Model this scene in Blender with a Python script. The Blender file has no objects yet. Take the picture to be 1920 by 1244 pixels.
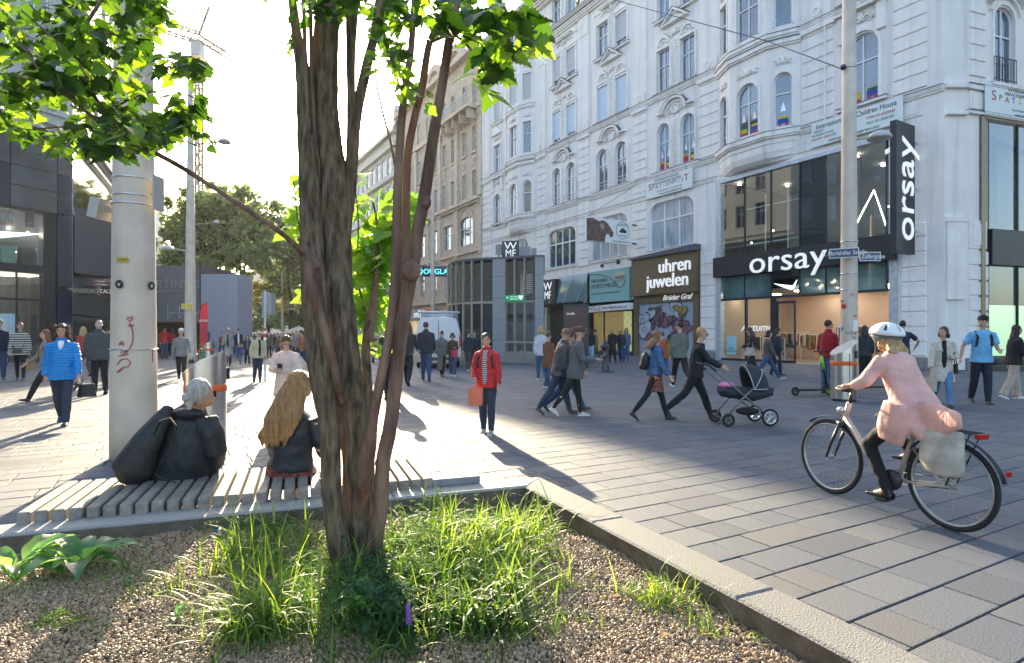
import bpy, bmesh, math, random
from mathutils import Vector, Matrix, noise
# ---------------------------------------------------------------- camera, light, exposure
SC = bpy.context.scene
COL = SC.collection
F, H, HY = 1100.0, 1.5, 628.0          # focal length (photo px), eye height (m), horizon row
R = math.radians
rnd = random.Random(7)
cam = bpy.data.cameras.new('camera'); co = bpy.data.objects.new('camera', cam); COL.objects.link(co)
cam.sensor_width = 36; cam.lens = 36*F/1920; cam.shift_y = (HY-622)/1920
cam.clip_start = .05; cam.clip_end = 3000
co.location = (0, 0, H); co.rotation_euler = (R(90), 0, 0); SC.camera = co
SUN = Vector((-320/F, 1, 393/F)).normalized()
SUN_EL = math.asin(SUN.z); SUN_AZ = math.atan2(SUN.x, SUN.y)
w = bpy.data.worlds.new('World'); SC.world = w; w.use_nodes = True
nt = w.node_tree; sky = nt.nodes.new('ShaderNodeTexSky'); sky.sky_type = 'NISHITA'; sky.sun_disc = False
sky.sun_elevation = SUN_EL; sky.sun_rotation = SUN_AZ; sky.air_density = 1.0; sky.dust_density = 2.2; sky.ozone_density = 1.0
nt.links.new(sky.outputs[0], nt.nodes['Background'].inputs[0]); nt.nodes['Background'].inputs[1].default_value = .15
sl = bpy.data.lights.new('sun', 'SUN'); sl.energy = 4.8; sl.angle = R(.5); sl.color = (1, .845, .57)
so = bpy.data.objects.new('sun', sl); COL.objects.link(so); so.rotation_euler = SUN.to_track_quat('Z', 'Y').to_euler()
SC.view_settings.view_transform = 'Standard'; SC.view_settings.look = 'None'; SC.view_settings.gamma = 1
SC.view_settings.use_curve_mapping = False; SC.view_settings.exposure = 1.92
SC.cycles.max_bounces = 8; SC.cycles.transparent_max_bounces = 16; SC.cycles.use_denoising = True
SC.cycles.use_adaptive_sampling = True; SC.cycles.sample_clamp_indirect = 6

# ---------------------------------------------------------------- helpers
def P(px, py, Z): return Vector(((px-960)/F*Z, Z, H+(HY-py)/F*Z))
def G(px, py, z=0.): return P(px, py, F*(H-z)/(py-HY))
def T(x=0, y=0, z=0): return Matrix.Translation((x, y, z))
def RZ(a): return Matrix.Rotation(a, 4, 'Z')

MATS = {}
def mat(name, col, rough=.7, metal=0, var=.0, scale=4., bump=0., bscale=40., spec=.5, trans=None, emit=None, alpha=None, isl=0., col2=None, stretch=None, coord='Object', dirt=0., vcol=None, streak=0.):
    if name in MATS: return MATS[name]
    m = bpy.data.materials.new(name); m.use_nodes = True; n = m.node_tree.nodes; l = m.node_tree.links
    b = n['Principled BSDF']; c = tuple(col)+(1,)
    b.inputs['Base Color'].default_value = c; b.inputs['Roughness'].default_value = rough; b.inputs['Metallic'].default_value = metal
    b.inputs['Specular IOR Level'].default_value = spec
    tc = n.new('ShaderNodeTexCoord'); vec = tc.outputs[coord]
    if stretch:
        mp = n.new('ShaderNodeMapping'); mp.inputs['Scale'].default_value = stretch; l.new(vec, mp.inputs[0]); vec = mp.outputs[0]
    out = None
    if var or col2:
        nz = n.new('ShaderNodeTexNoise'); nz.inputs['Scale'].default_value = scale; nz.inputs['Detail'].default_value = 6; l.new(vec, nz.inputs['Vector'])
        rp = n.new('ShaderNodeValToRGB'); rp.color_ramp.elements[0].position = .33; rp.color_ramp.elements[1].position = .67
        c2 = col2 or tuple(min(1, x*(1+var)) for x in col); c1 = col if col2 else tuple(x*(1-var) for x in col)
        rp.color_ramp.elements[0].color = tuple(c1)+(1,); rp.color_ramp.elements[1].color = tuple(c2)+(1,)
        l.new(nz.outputs[0], rp.inputs[0]); out = rp.outputs[0]
    if dirt:
        nz = n.new('ShaderNodeTexNoise'); nz.inputs['Scale'].default_value = .6; nz.inputs['Detail'].default_value = 8; nz.inputs['Roughness'].default_value = .7; l.new(tc.outputs['Object'], nz.inputs['Vector'])
        mr = n.new('ShaderNodeMapRange'); mr.inputs[1].default_value = .35; mr.inputs[2].default_value = .7; mr.inputs[3].default_value = 1; mr.inputs[4].default_value = 1-dirt; l.new(nz.outputs[0], mr.inputs[0])
        mx = n.new('ShaderNodeMix'); mx.data_type = 'RGBA'; mx.blend_type = 'MULTIPLY'; mx.inputs[0].default_value = 1
        if out: l.new(out, mx.inputs[6])
        else: mx.inputs[6].default_value = c
        l.new(mr.outputs[0], mx.inputs[7]); out = mx.outputs[2]
    if streak:
        mp2 = n.new('ShaderNodeMapping'); mp2.inputs['Scale'].default_value = (1.6, 1.6, .09); l.new(tc.outputs['Object'], mp2.inputs[0]); nz = n.new('ShaderNodeTexNoise'); nz.inputs['Scale'].default_value = 1.6; nz.inputs['Detail'].default_value = 7; l.new(mp2.outputs[0], nz.inputs['Vector'])
        mr = n.new('ShaderNodeMapRange'); mr.inputs[1].default_value = .5; mr.inputs[2].default_value = .72; mr.inputs[3].default_value = 1; mr.inputs[4].default_value = 1-streak; l.new(nz.outputs[0], mr.inputs[0])
        mx = n.new('ShaderNodeMix'); mx.data_type = 'RGBA'; mx.blend_type = 'MULTIPLY'; mx.inputs[0].default_value = 1
        if out: l.new(out, mx.inputs[6])
        else: mx.inputs[6].default_value = c
        l.new(mr.outputs[0], mx.inputs[7]); out = mx.outputs[2]
    if isl:
        ge = n.new('ShaderNodeNewGeometry'); oi = n.new('ShaderNodeObjectInfo'); ad = n.new('ShaderNodeMath'); ad.operation = 'ADD'
        l.new(ge.outputs['Random Per Island'], ad.inputs[0]); l.new(oi.outputs['Random'], ad.inputs[1])
        fr = n.new('ShaderNodeMath'); fr.operation = 'FRACT'; l.new(ad.outputs[0], fr.inputs[0])
        if vcol:
            r2 = n.new('ShaderNodeValToRGB'); r2.color_ramp.interpolation = 'CONSTANT'
            for i, v in enumerate(vcol):
                e = r2.color_ramp.elements[i] if i < 2 else r2.color_ramp.elements.new(i/len(vcol))
                e.position = i/len(vcol); e.color = tuple(v)+(1,)
            l.new(fr.outputs[0], r2.inputs[0]); f2 = r2.outputs[0]
        else:
            mr = n.new('ShaderNodeMapRange'); mr.inputs[3].default_value = 1-isl; mr.inputs[4].default_value = 1+isl; l.new(fr.outputs[0], mr.inputs[0]); f2 = mr.outputs[0]
        mx = n.new('ShaderNodeMix'); mx.data_type = 'RGBA'; mx.blend_type = 'MULTIPLY'; mx.inputs[0].default_value = 1
        if out: l.new(out, mx.inputs[6])
        else: mx.inputs[6].default_value = c
        l.new(f2, mx.inputs[7]); out = mx.outputs[2]
    if out: l.new(out, b.inputs['Base Color'])
    if bump:
        nz = n.new('ShaderNodeTexNoise'); nz.inputs['Scale'].default_value = bscale; nz.inputs['Detail'].default_value = 5; l.new(vec, nz.inputs['Vector'])
        bp = n.new('ShaderNodeBump'); bp.inputs['Strength'].default_value = bump; bp.inputs['Distance'].default_value = .02; l.new(nz.outputs[0], bp.inputs['Height']); l.new(bp.outputs[0], b.inputs['Normal'])
    if trans:
        tr = n.new('ShaderNodeBsdfTranslucent'); tr.inputs[0].default_value = tuple(trans)+(1,)
        if isl and out:
            m3 = n.new('ShaderNodeMix'); m3.data_type = 'RGBA'; m3.blend_type = 'MULTIPLY'; m3.inputs[0].default_value = 1; m3.inputs[6].default_value = tuple(trans)+(1,); l.new(f2, m3.inputs[7]); l.new(m3.outputs[2], tr.inputs[0])
        ms = n.new('ShaderNodeAddShader'); l.new(b.outputs[0], ms.inputs[0]); l.new(tr.outputs[0], ms.inputs[1]); l.new(ms.outputs[0], n['Material Output'].inputs[0])
    if emit: b.inputs['Emission Color'].default_value = tuple(emit[0])+(1,); b.inputs['Emission Strength'].default_value = emit[1]
    if alpha is not None:
        tp = n.new('ShaderNodeBsdfTransparent'); tp.inputs[0].default_value = tuple(alpha[1])+(1,); ms = n.new('ShaderNodeMixShader')
        lw = n.new('ShaderNodeLayerWeight'); lw.inputs[0].default_value = .5; pw = n.new('ShaderNodeMath'); pw.operation = 'POWER'; pw.inputs[1].default_value = 4; l.new(lw.outputs['Facing'], pw.inputs[0])
        mr = n.new('ShaderNodeMapRange'); mr.inputs[3].default_value = alpha[0]; mr.inputs[4].default_value = 1; l.new(pw.outputs[0], mr.inputs[0]); l.new(mr.outputs[0], ms.inputs[0])
        b = n.new('ShaderNodeBsdfGlossy'); b.inputs['Roughness'].default_value = rough; b.inputs['Color'].default_value = (.9, .95, 1, 1)
        l.new(tp.outputs[0], ms.inputs[1]); l.new(b.outputs[0], ms.inputs[2]); l.new(ms.outputs[0], n['Material Output'].inputs[0])
    MATS[name] = m
    return m

def tag(o, label=None, cat=None, group=None, kind=None):
    if label: o['label'] = label
    if cat: o['category'] = cat
    if group: o['group'] = group
    if kind: o['kind'] = kind
    return o
def empty(name, loc=(0, 0, 0), rz=0, label=None, cat=None, group=None, kind=None):
    o = bpy.data.objects.new(name, None); COL.objects.link(o); o.location = loc; o.rotation_euler = (0, 0, rz); o.empty_display_size = .1
    return tag(o, label, cat, group, kind)
def attach(o, parent, local):
    if parent is not None:
        o.parent = parent
        if not local and parent.parent is None: o.matrix_parent_inverse = parent.matrix_basis.inverted()
    return o
def copy_tree(o, parent=None):
    c = o.copy(); COL.objects.link(c)
    if parent: c.parent = parent; c.matrix_parent_inverse = o.matrix_parent_inverse.copy()
    for ch in [x for x in COL.objects if x.parent == o]: copy_tree(ch, c)
    return c

class MB:
    def __init__(s, M=None): s.v = []; s.f = []; s.M = M; s.sm = []
    def add(s, vs, fs, M=None):
        b = len(s.v)
        M = (s.M @ M if s.M and M else (M or s.M))
        s.v += [M @ Vector(v) for v in vs] if M else [Vector(v) for v in vs]
        s.f += [tuple(i+b for i in q) for q in fs]
        return s
    def box(s, x0, x1, y0, y1, z0, z1, M=None):
        return s.add([(x0, y0, z0), (x1, y0, z0), (x1, y1, z0), (x0, y1, z0), (x0, y0, z1), (x1, y0, z1), (x1, y1, z1), (x0, y1, z1)],
                     [(0, 3, 2, 1), (4, 5, 6, 7), (0, 1, 5, 4), (1, 2, 6, 5), (2, 3, 7, 6), (3, 0, 4, 7)], M)
    def prism(s, poly, y0, y1, M=None):       # polygon in (x, z), extruded along y
        n = len(poly)
        return s.add([(x, y0, z) for x, z in poly]+[(x, y1, z) for x, z in poly],
                     [tuple(range(n)), tuple(range(2*n-1, n-1, -1))]+[(i, i+n, (i+1) % n+n, (i+1) % n) for i in range(n)], M)
    def slab(s, poly, z0, z1, M=None):        # polygon in (x, y), extruded along z
        n = len(poly)
        return s.add([(x, y, z0) for x, y in poly]+[(x, y, z1) for x, y in poly],
                     [tuple(range(n-1, -1, -1)), tuple(range(n, 2*n))]+[(i, (i+1) % n, (i+1) % n+n, i+n) for i in range(n)], M)
    def arc(s, cx, cz, r0, r1, a0, a1, y0, y1, n=10, M=None):   # ring sector in (x, z)
        vs = []; fs = []
        for i in range(n+1):
            a = a0+(a1-a0)*i/n; c, q = math.cos(a), math.sin(a)
            vs += [(cx+r0*c, y0, cz+r0*q), (cx+r1*c, y0, cz+r1*q), (cx+r1*c, y1, cz+r1*q), (cx+r0*c, y1, cz+r0*q)]
            if i:
                b = 4*(i-1)
                fs += [(b, b+1, b+5, b+4), (b+1, b+2, b+6, b+5), (b+2, b+3, b+7, b+6), (b+3, b, b+4, b+7)]
        fs += [(3, 2, 1, 0), (4*n, 4*n+1, 4*n+2, 4*n+3)]
        return s.add(vs, fs, M)
    def lathe(s, prof, n=16, M=None):         # (r, z) pairs
        vs = []; fs = []
        for r, z in prof:
            for i in range(n): a = 2*math.pi*i/n; vs.append((r*math.cos(a), r*math.sin(a), z))
        for j in range(len(prof)-1):
            for i in range(n): fs.append((j*n+i, j*n+(i+1) % n, (j+1)*n+(i+1) % n, (j+1)*n+i))
        fs += [tuple(range(n-1, -1, -1)), tuple(range((len(prof)-1)*n, len(prof)*n))]
        return s.add(vs, fs, M)
    def tube(s, pts, rad, n=8, side=None, M=None, cap=True, jit=None):
        pts = [Vector(p) for p in pts]; k = len(pts)
        if not isinstance(rad, (list, tuple)): rad = [rad]*k
        vs = []; fs = []; pr = None
        for j, p in enumerate(pts):
            t = (pts[min(j+1, k-1)]-pts[max(j-1, 0)]).normalized()
            if side is not None: a = Vector(side)
            else: a = pr if pr is not None else (Vector((1, 0, 0)) if abs(t.x) < .9 else Vector((0, 1, 0)))
            a = (a-t*a.dot(t)).normalized(); pr = a; b = t.cross(a)
            r = rad[j]; ra, rb = r if isinstance(r, tuple) else (r, r)
            for i in range(n):
                q = 2*math.pi*i/n; jj = jit(j, i) if jit else 1
                vs.append(p+a*math.cos(q)*ra*jj+b*math.sin(q)*rb*jj)
        for j in range(k-1):
            for i in range(n): fs.append((j*n+i, j*n+(i+1) % n, (j+1)*n+(i+1) % n, (j+1)*n+i))
        if cap: fs += [tuple(range(n-1, -1, -1)), tuple(range((k-1)*n, k*n))]
        return s.add(vs, fs, M)
    def ball(s, c, r, n=10, M=None):
        r = r if isinstance(r, tuple) else (r, r, r); m = n//2+1
        vs = []; fs = []
        for j in range(m+1):
            t = math.pi*(j if 0 < j < m else (.02 if j == 0 else m-.02))/m
            for i in range(n): a = 2*math.pi*i/n; vs.append((c[0]+r[0]*math.sin(t)*math.cos(a), c[1]+r[1]*math.sin(t)*math.sin(a), c[2]+r[2]*math.cos(t)))
        for j in range(m):
            for i in range(n): fs.append((j*n+i, (j+1)*n+i, (j+1)*n+(i+1) % n, j*n+(i+1) % n))
        fs += [tuple(range(n)), tuple(range((m+1)*n-1, m*n-1, -1))]
        return s.add(vs, fs, M)
    def quad(s, a, b, c, d, M=None): return s.add([a, b, c, d], [(0, 1, 2, 3)], M)
    def mesh(s, name, m=None, smooth=False):
        me = bpy.data.meshes.new(name); me.from_pydata(s.v, [], s.f)
        if m: me.materials.append(m)
        if smooth: me.shade_smooth() if hasattr(me, 'shade_smooth') else None
        return me
    def build(s, name, m=None, parent=None, smooth=False, local=False, **k):
        o = bpy.data.objects.new(name, s.mesh(name, m, smooth)); COL.objects.link(o); attach(o, parent, local)
        return tag(o, **k)
def inst(name, me, parent, M, local=False):
    o = bpy.data.objects.new(name, me); COL.objects.link(o); attach(o, parent, local)
    o.matrix_basis = M
    return o
BAKE = []
def remesh(o, vox, smooth=2, wr=0., wsize=.1, dec=None):
    m = o.modifiers.new('r', 'REMESH'); m.mode = 'VOXEL'; m.voxel_size = vox; m.use_smooth_shade = True
    if smooth: m = o.modifiers.new('s', 'SMOOTH'); m.factor = .6; m.iterations = smooth
    if wr:
        k = 'w%d' % int(wsize*1000); t = bpy.data.textures.get(k) or bpy.data.textures.new(k, 'CLOUDS'); t.noise_scale = wsize; t.noise_depth = 2
        m = o.modifiers.new('d', 'DISPLACE'); m.texture = t; m.strength = wr; m.mid_level = .5; m.texture_coords = 'GLOBAL'
    BAKE.append(o); return o
def bevel(o, wd=.01, seg=1):
    m = o.modifiers.new('b', 'BEVEL'); m.width = wd; m.segments = seg; m.limit_method = 'ANGLE'; BAKE.append(o); return o
def text(s, size, M, m, name='lettering', parent=None, ext=.01, align='CENTER', sx=1., local=False, shear=0, sp=1.):
    c = bpy.data.curves.new(name, 'FONT'); c.body = s; c.size = size; c.extrude = ext; c.align_x = align; c.align_y = 'CENTER'; c.materials.append(m); c.shear = shear; c.space_character = sp; c.resolution_u = 3
    o = bpy.data.objects.new(name, c); COL.objects.link(o); attach(o, parent, local)
    o.matrix_basis = M @ Matrix.Rotation(R(90), 4, 'X') @ Matrix.Diagonal((sx, 1, 1, 1))
    return o
# ---------------------------------------------------------------- materials
plaster = mat('white_plaster', (.88, .825, .785), .85, var=.03, scale=1.3, bump=.12, bscale=25, dirt=.07, streak=.16)
plaster2 = mat('white_trim', (.89, .84, .80), .8, var=.05, scale=3, bump=.1, bscale=30, dirt=.08, streak=.2)
stonegrey = mat('plinth_stone', (.22, .22, .24), .7, var=.15, scale=8, bump=.15)
zinc = mat('zinc_flashing', (.11, .115, .14), .5, metal=.3, var=.2)
frame_w = mat('window_frame_white', (.74, .74, .76), .45, var=.05)
pane_m = mat('window_glass', (.05, .08, .12), .03, spec=1.0, var=.5, scale=.8)
pane_m.node_tree.nodes['Principled BSDF'].inputs['IOR'].default_value = 1.9
pane_l = mat('window_glass_curtained', (.38, .42, .46), .08, spec=.9, var=.3, scale=1.5, stretch=(3, 3, .5))
pane_m2 = mat('shop_glass_dark', (.02, .025, .03), .03, spec=1.0)
pane_c = mat('window_glass_blinds', (.20, .28, .38), .05, spec=1., var=.25, scale=1.2, stretch=(2, 2, .4))
blind_m = mat('roller_blind', (.5, .51, .53), .7, bump=.3, bscale=3, stretch=(.1, .1, 12), var=.06)
blind_b = mat('roller_blind_bluish', (.55, .64, .76), .6, var=.04)
glass_t = mat('shop_glass', (.7, .8, .8), .02, spec=.8, alpha=(.2, (.8, .9, .88)))
glass_g = mat('green_glass', (.10, .17, .17), .04, spec=1., var=.4, scale=.7)
black_m = mat('anthracite_metal', (.022, .024, .032), .42, var=.15, spec=.5)
dark_m = mat('dark_metal', (.04, .042, .048), .4, metal=.4, var=.2)
steel = mat('stainless_steel', (.62, .62, .62), .28, metal=1, var=.08, scale=2, stretch=(1, 1, 20), bump=.03)
alu = mat('pale_aluminium', (.5, .55, .6), .5, metal=.5, var=.15, scale=6)
pole_m = mat('pole_paint', (.64, .53, .43), .6, streak=.18, var=.09, scale=3, dirt=.12, bump=.03)
orange_m = mat('orange_band', (.75, .13, .02), .5)
white_l = mat('white_lettering', (.85, .85, .85), .5, emit=((1, 1, 1), .12))
white_p = mat('white_paint', (.8, .8, .8), .5)
navy = mat('enamel_navy', (.015, .03, .12), .25)
red_m = mat('red_paint', (.5, .03, .03), .5)
rubber = mat('tyre_rubber', (.02, .02, .02), .8)
# ---------------------------------------------------------------- ground and paving
joint = mat('paving_joint', (.035, .034, .033), .95, var=.3, scale=20)
pv = [(.9, .92, 1.0), (1.02, 1.02, 1.02), (.68, .71, .80), (1.2, 1.17, 1.1), (.86, .88, .95), (.98, .98, 1.0), (1.04, .96, .9), (.8, .84, .92), (1.05, 1.06, 1.06), (.94, .95, .98)]
paver_m = mat('granite_paver', (.118, .127, .146), .64, var=.5, scale=115, bump=.6, bscale=170, isl=1, vcol=pv, dirt=.14, spec=.45)
kerb_m = mat('granite_kerb', (.36, .345, .32), .7, var=.22, scale=160, bump=.4, bscale=120, dirt=.1)
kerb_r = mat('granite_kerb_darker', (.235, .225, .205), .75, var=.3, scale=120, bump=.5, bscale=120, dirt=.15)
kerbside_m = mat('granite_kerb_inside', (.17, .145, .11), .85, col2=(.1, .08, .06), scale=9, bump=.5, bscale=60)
g = MB(); g.quad((-900, -60, -.035), (900, -60, -.035), (900, 1600, -.035), (-900, 1600, -.035)); g.build('street', joint, kind='structure')
farpave = mat('far_paving', (.14, .14, .14), .6, var=.2, scale=1.5)
gA = Vector((.875, .4848, 0)).normalized(); gB = Vector((-gA.y, gA.x, 0))
MP = Matrix(((gA.x, gB.x, 0, 0), (gA.y, gB.y, 0, 0), (0, 0, 1, 0), (0, 0, 0, 1)))
KO = [Vector((.235, 4.96)), Vector((1.9, 1.39)), Vector((3.0, -.97))]   # outer kerb line, right side
K0 = Vector((.235, 4.96)); KR = Vector((.422, -.906)).normalized(); KL = Vector((-.941, -.3385)).normalized()
KI = Vector((.075, 4.60))
def in_planter(x, y, m=.03):
    d = Vector((x, y))-K0; a = KR.x*d.y-KR.y*d.x; b = KL.x*d.y-KL.y*d.x
    return a < m and b > -m
zfar = 44
pav = empty('pavement', (0, 0, 0), kind='structure')
# the joint a kerb stone row leaves between planter and paving
p0 = G(1400, 1040); base_b = gB.dot(p0)
a0 = gA.dot(p0)
cells = []
row = 0; r2 = random.Random(3)
b = base_b-16*.3
while True:
    if b > zfar*1.25: break
    a = -70+r2.random()*.6
    while a < 62:
        L = r2.choice((.3, .4, .45, .5, .6, .6))
        c = gA*(a+L/2)+gB*(b+.15)
        if 1.2 < c.y < zfar and abs(c.x) < .9*c.y+1.2 and not in_planter(c.x, c.y, .1):
            if c.x < 33.5-.6*c.y-.1+ (c.y > 24)*0 or c.y < 24: cells.append((c.length_squared, a, b, L))
        a += L
    b += .3
cells.sort()
drain_b = gB.dot(G(930, 793))
def paver_box(mb, a, b, L, z=0, M=None):
    q = .005; e = .012; t = z
    mb.add([(a+q, b+q, -.05), (a+L-q, b+q, -.05), (a+L-q, b+.3-q, -.05), (a+q, b+.3-q, -.05), (a+q, b+q, t-.004), (a+L-q, b+q, t-.004), (a+L-q, b+.3-q, t-.004), (a+q, b+.3-q, t-.004),
            (a+q+.005, b+q+.005, t), (a+L-q-.005, b+q+.005, t), (a+L-q-.005, b+.3-q-.005, t), (a+q+.005, b+.3-q-.005, t)],
           [(0, 1, 5, 4), (1, 2, 6, 5), (2, 3, 7, 6), (3, 0, 4, 7), (4, 5, 9, 8), (5, 6, 10, 9), (6, 7, 11, 10), (7, 4, 8, 11), (8, 9, 10, 11)], M)
pm = {}
for L in (.3, .4, .45, .5, .6):
    mb = MB(); paver_box(mb, 0, 0, L); pm[L] = mb.mesh('paver', paver_m)
near = [c for c in cells if abs(c[2]+.15-drain_b) > .2]
seen = [c for c in near if (lambda v: v.y > 1.9 and abs(v.x) < .89*v.y)(gA*(c[1]+c[3]/2)+gB*(c[2]+.15))]
first = set(id(c) for c in seen[:300])
mb = MB(MP)
for c in near:
    _, a, b_, L = c; z = r2.uniform(-.003, .001)
    if id(c) in first: inst('paver', pm[L], pav, MP @ T(a, b_, z))
    else: paver_box(mb, a, b_, L, z)
mb.build('paver_field', paver_m, pav, kind='stuff')
mb = MB(MP)
k = -60.
while k < 60:
    c = gA*(k+.5)+gB*drain_b
    if 1.5 < c.y < zfar and not in_planter(c.x, c.y, .1) and c.x < 33-.6*c.y and abs(c.x) < .9*c.y+1: mb.box(k+.004, k+.996, drain_b-.19, drain_b+.19, -.05, -.002)
    k += 1
mb.build('drain_cover', mat('cast_drain', (.085, .085, .09), .6, var=.2, scale=40, bump=.2), pav, kind='stuff')
g = MB(); g.quad((-120, zfar-.5, -.006), (90, zfar-.5, -.006), (300, 900, -.006), (-500, 900, -.006)); g.build('far_pavement', farpave, kind='structure')

# ---------------------------------------------------------------- planter
pl = empty('planter', (0, 3, 0), label='low granite-edged planting bed full of gravel and weeds round the multi-stemmed tree', cat='planter')
KZ = .30
wl, wr_ = .235, .25
nL = Vector((-KL.y, KL.x)); nR = Vector((KR.y, -KR.x))
if nL.dot(Vector((0, -1))) < 0: nL = -nL
if nR.dot(Vector((-1, 0))) < 0: nR = -nR
def stone(p, d, n, a, b, wdt, ca=0, cb=0, km=None):
    q = .002
    A = p+d*(a+q); B = p+d*(b-q); C = p+d*(b-q+cb)+n*wdt; D = p+d*(a+q+ca)+n*wdt
    mb = MB(); e = .012
    mb.slab([(A.x, A.y), (B.x, B.y), (C.x, C.y), (D.x, D.y)], -.05, KZ-e)
    ct = (A+B+C+D)/4
    pts = [A, B, C, D]; v = [(x.x, x.y, KZ-e) for x in pts]
    ins = [x+((B-A).normalized()*e*(1 if i in (0, 3) else -1))+n*e*(1 if i < 2 else -1) for i, x in enumerate(pts)]
    v += [(x.x, x.y, KZ) for x in ins]
    mb.add(v, [(0, 1, 5, 4), (1, 2, 6, 5), (2, 3, 7, 6), (3, 0, 4, 7), (4, 5, 6, 7)])
    o = mb.build('kerb_stone', km or kerb_m, pl)
    return o
mit = .20
for i in range(5): stone(K0, KL, nL, i*1.25, (i+1)*1.25, wl, ca=.19 if i == 0 else 0)
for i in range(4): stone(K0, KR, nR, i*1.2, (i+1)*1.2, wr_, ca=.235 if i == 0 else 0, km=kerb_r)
# inner faces, weathered
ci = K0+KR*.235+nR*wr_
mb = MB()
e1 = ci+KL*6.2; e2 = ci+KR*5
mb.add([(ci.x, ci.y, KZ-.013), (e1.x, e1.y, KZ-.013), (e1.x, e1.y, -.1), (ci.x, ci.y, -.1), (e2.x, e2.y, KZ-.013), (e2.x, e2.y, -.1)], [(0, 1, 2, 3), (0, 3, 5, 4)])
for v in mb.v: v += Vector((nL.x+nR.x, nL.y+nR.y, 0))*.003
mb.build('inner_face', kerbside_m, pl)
# earth under the gravel, gently mounded
def gz(x, y):
    d = Vector((x, y))-ci; a = abs(KR.x*d.y-KR.y*d.x); b_ = abs(KL.x*d.y-KL.y*d.x)
    e = min(a, b_, .5)/.5
    c_ = math.exp(-((x-ci.x)**2+(y-ci.y)**2)/.5)
    return .195+.03*e-.06*c_+.030*noise.noise(Vector((x*1.6, y*1.6, 0)))+.015*noise.noise(Vector((x*6, y*6, 3)))
mb = MB(); N = 90
pts = {}
for j in range(N):
    for i in range(N):
        u = i/(N-1)*6.0; v_ = j/(N-1)*4.8
        q = ci+KL*u+KR*v_; pts[i, j] = len(mb.v); mb.v.append(Vector((q.x, q.y, gz(q.x, q.y)-.004)))
for j in range(N-1):
    for i in range(N-1): mb.f.append((pts[i, j], pts[i+1, j], pts[i+1, j+1], pts[i, j+1]))
mb.build('gravel_bed', mat('gravel_earth', (.15, .11, .075), .95, var=.5, scale=90, bump=1, bscale=90), pl, smooth=True)
# pebbles (instanced on points)
def scatter(name, pts, meshes, m, parent, smin, smax, label=None, cat=None, kind='stuff', flat=False, rot=None):
    me = bpy.data.meshes.new(name); me.from_pydata(pts, [], []); me.materials.append(m)
    o = bpy.data.objects.new(name, me); COL.objects.link(o); attach(o, parent, False); tag(o, label, cat, None, kind)
    ng = bpy.data.node_groups.new(name, 'GeometryNodeTree'); ng.interface.new_socket('Geometry', in_out='INPUT', socket_type='NodeSocketGeometry'); ng.interface.new_socket('Geometry', in_out='OUTPUT', socket_type='NodeSocketGeometry')
    n = ng.nodes; l = ng.links; gi = n.new('NodeGroupInput'); go = n.new('NodeGroupOutput')
    ip = n.new('GeometryNodeInstanceOnPoints'); ico = n.new('GeometryNodeMeshIcoSphere'); ico.inputs['Radius'].default_value = 1; ico.inputs['Subdivisions'].default_value = 2
    tr = n.new('GeometryNodeTransform'); tr.inputs['Scale'].default_value = (1, .72, .55); l.new(ico.outputs[0], tr.inputs[0])
    sp = n.new('GeometryNodeSetPosition'); nz = n.new('ShaderNodeTexNoise'); nz.inputs['Scale'].default_value = 1.1
    vm = n.new('ShaderNodeVectorMath'); vm.operation = 'MULTIPLY_ADD'; vm.inputs[1].default_value = (.7, .7, .7); vm.inputs[2].default_value = (-.35, -.35, -.35)
    l.new(nz.outputs['Color'], vm.inputs[0]); l.new(vm.outputs[0], sp.inputs['Offset']); l.new(tr.outputs[0], sp.inputs[0])
    sm = n.new('GeometryNodeSetMaterial'); sm.inputs['Material'].default_value = m; l.new(sp.outputs[0], sm.inputs[0])
    rr = n.new('FunctionNodeRandomValue'); rr.data_type = 'FLOAT_VECTOR'; rr.inputs[1].default_value = (6.3, 6.3, 6.3)
    rs = n.new('FunctionNodeRandomValue'); rs.data_type = 'FLOAT'; rs.inputs[2].default_value = smin; rs.inputs[3].default_value = smax; rs.inputs['Seed'].default_value = 5
    l.new(gi.outputs[0], ip.inputs['Points']); l.new(sm.outputs[0], ip.inputs['Instance']); l.new(rr.outputs[0], ip.inputs['Rotation']); l.new(rs.outputs[1], ip.inputs['Scale'])
    l.new(ip.outputs[0], go.inputs[0])
    md = o.modifiers.new('gn', 'NODES'); md.node_group = ng
    return o
peb = mat('river_pebble', (.36, .275, .185), .5, var=.25, scale=60, isl=1, vcol=[(1.05, 1.0, .95), (.72, .66, .6), (.95, .82, .66), (1.25, 1.22, 1.2), (.55, .5, .46), (.9, .75, .6), (1.1, 1.02, .9), (.65, .62, .6), (1.0, .88, .72), (.8, .68, .55)])
pp = []
for _ in range(200000):
    y = rnd.uniform(1.6, 4.65); x = rnd.uniform(-3.4, 1.7)
    if abs(x) > .9*y+.12: continue
    d = Vector((x, y))-ci; a = KR.x*d.y-KR.y*d.x; b_ = KL.x*d.y-KL.y*d.x
    if not (a < -.0 and b_ > .0): continue
    if rnd.random() > min(1, (3.2/y)**2*.8): continue
    pp.append((x, y, gz(x, y)+rnd.uniform(-.004, .006)))
scatter('pebbles', pp, None, peb, pl, .0048, .0118)
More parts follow.
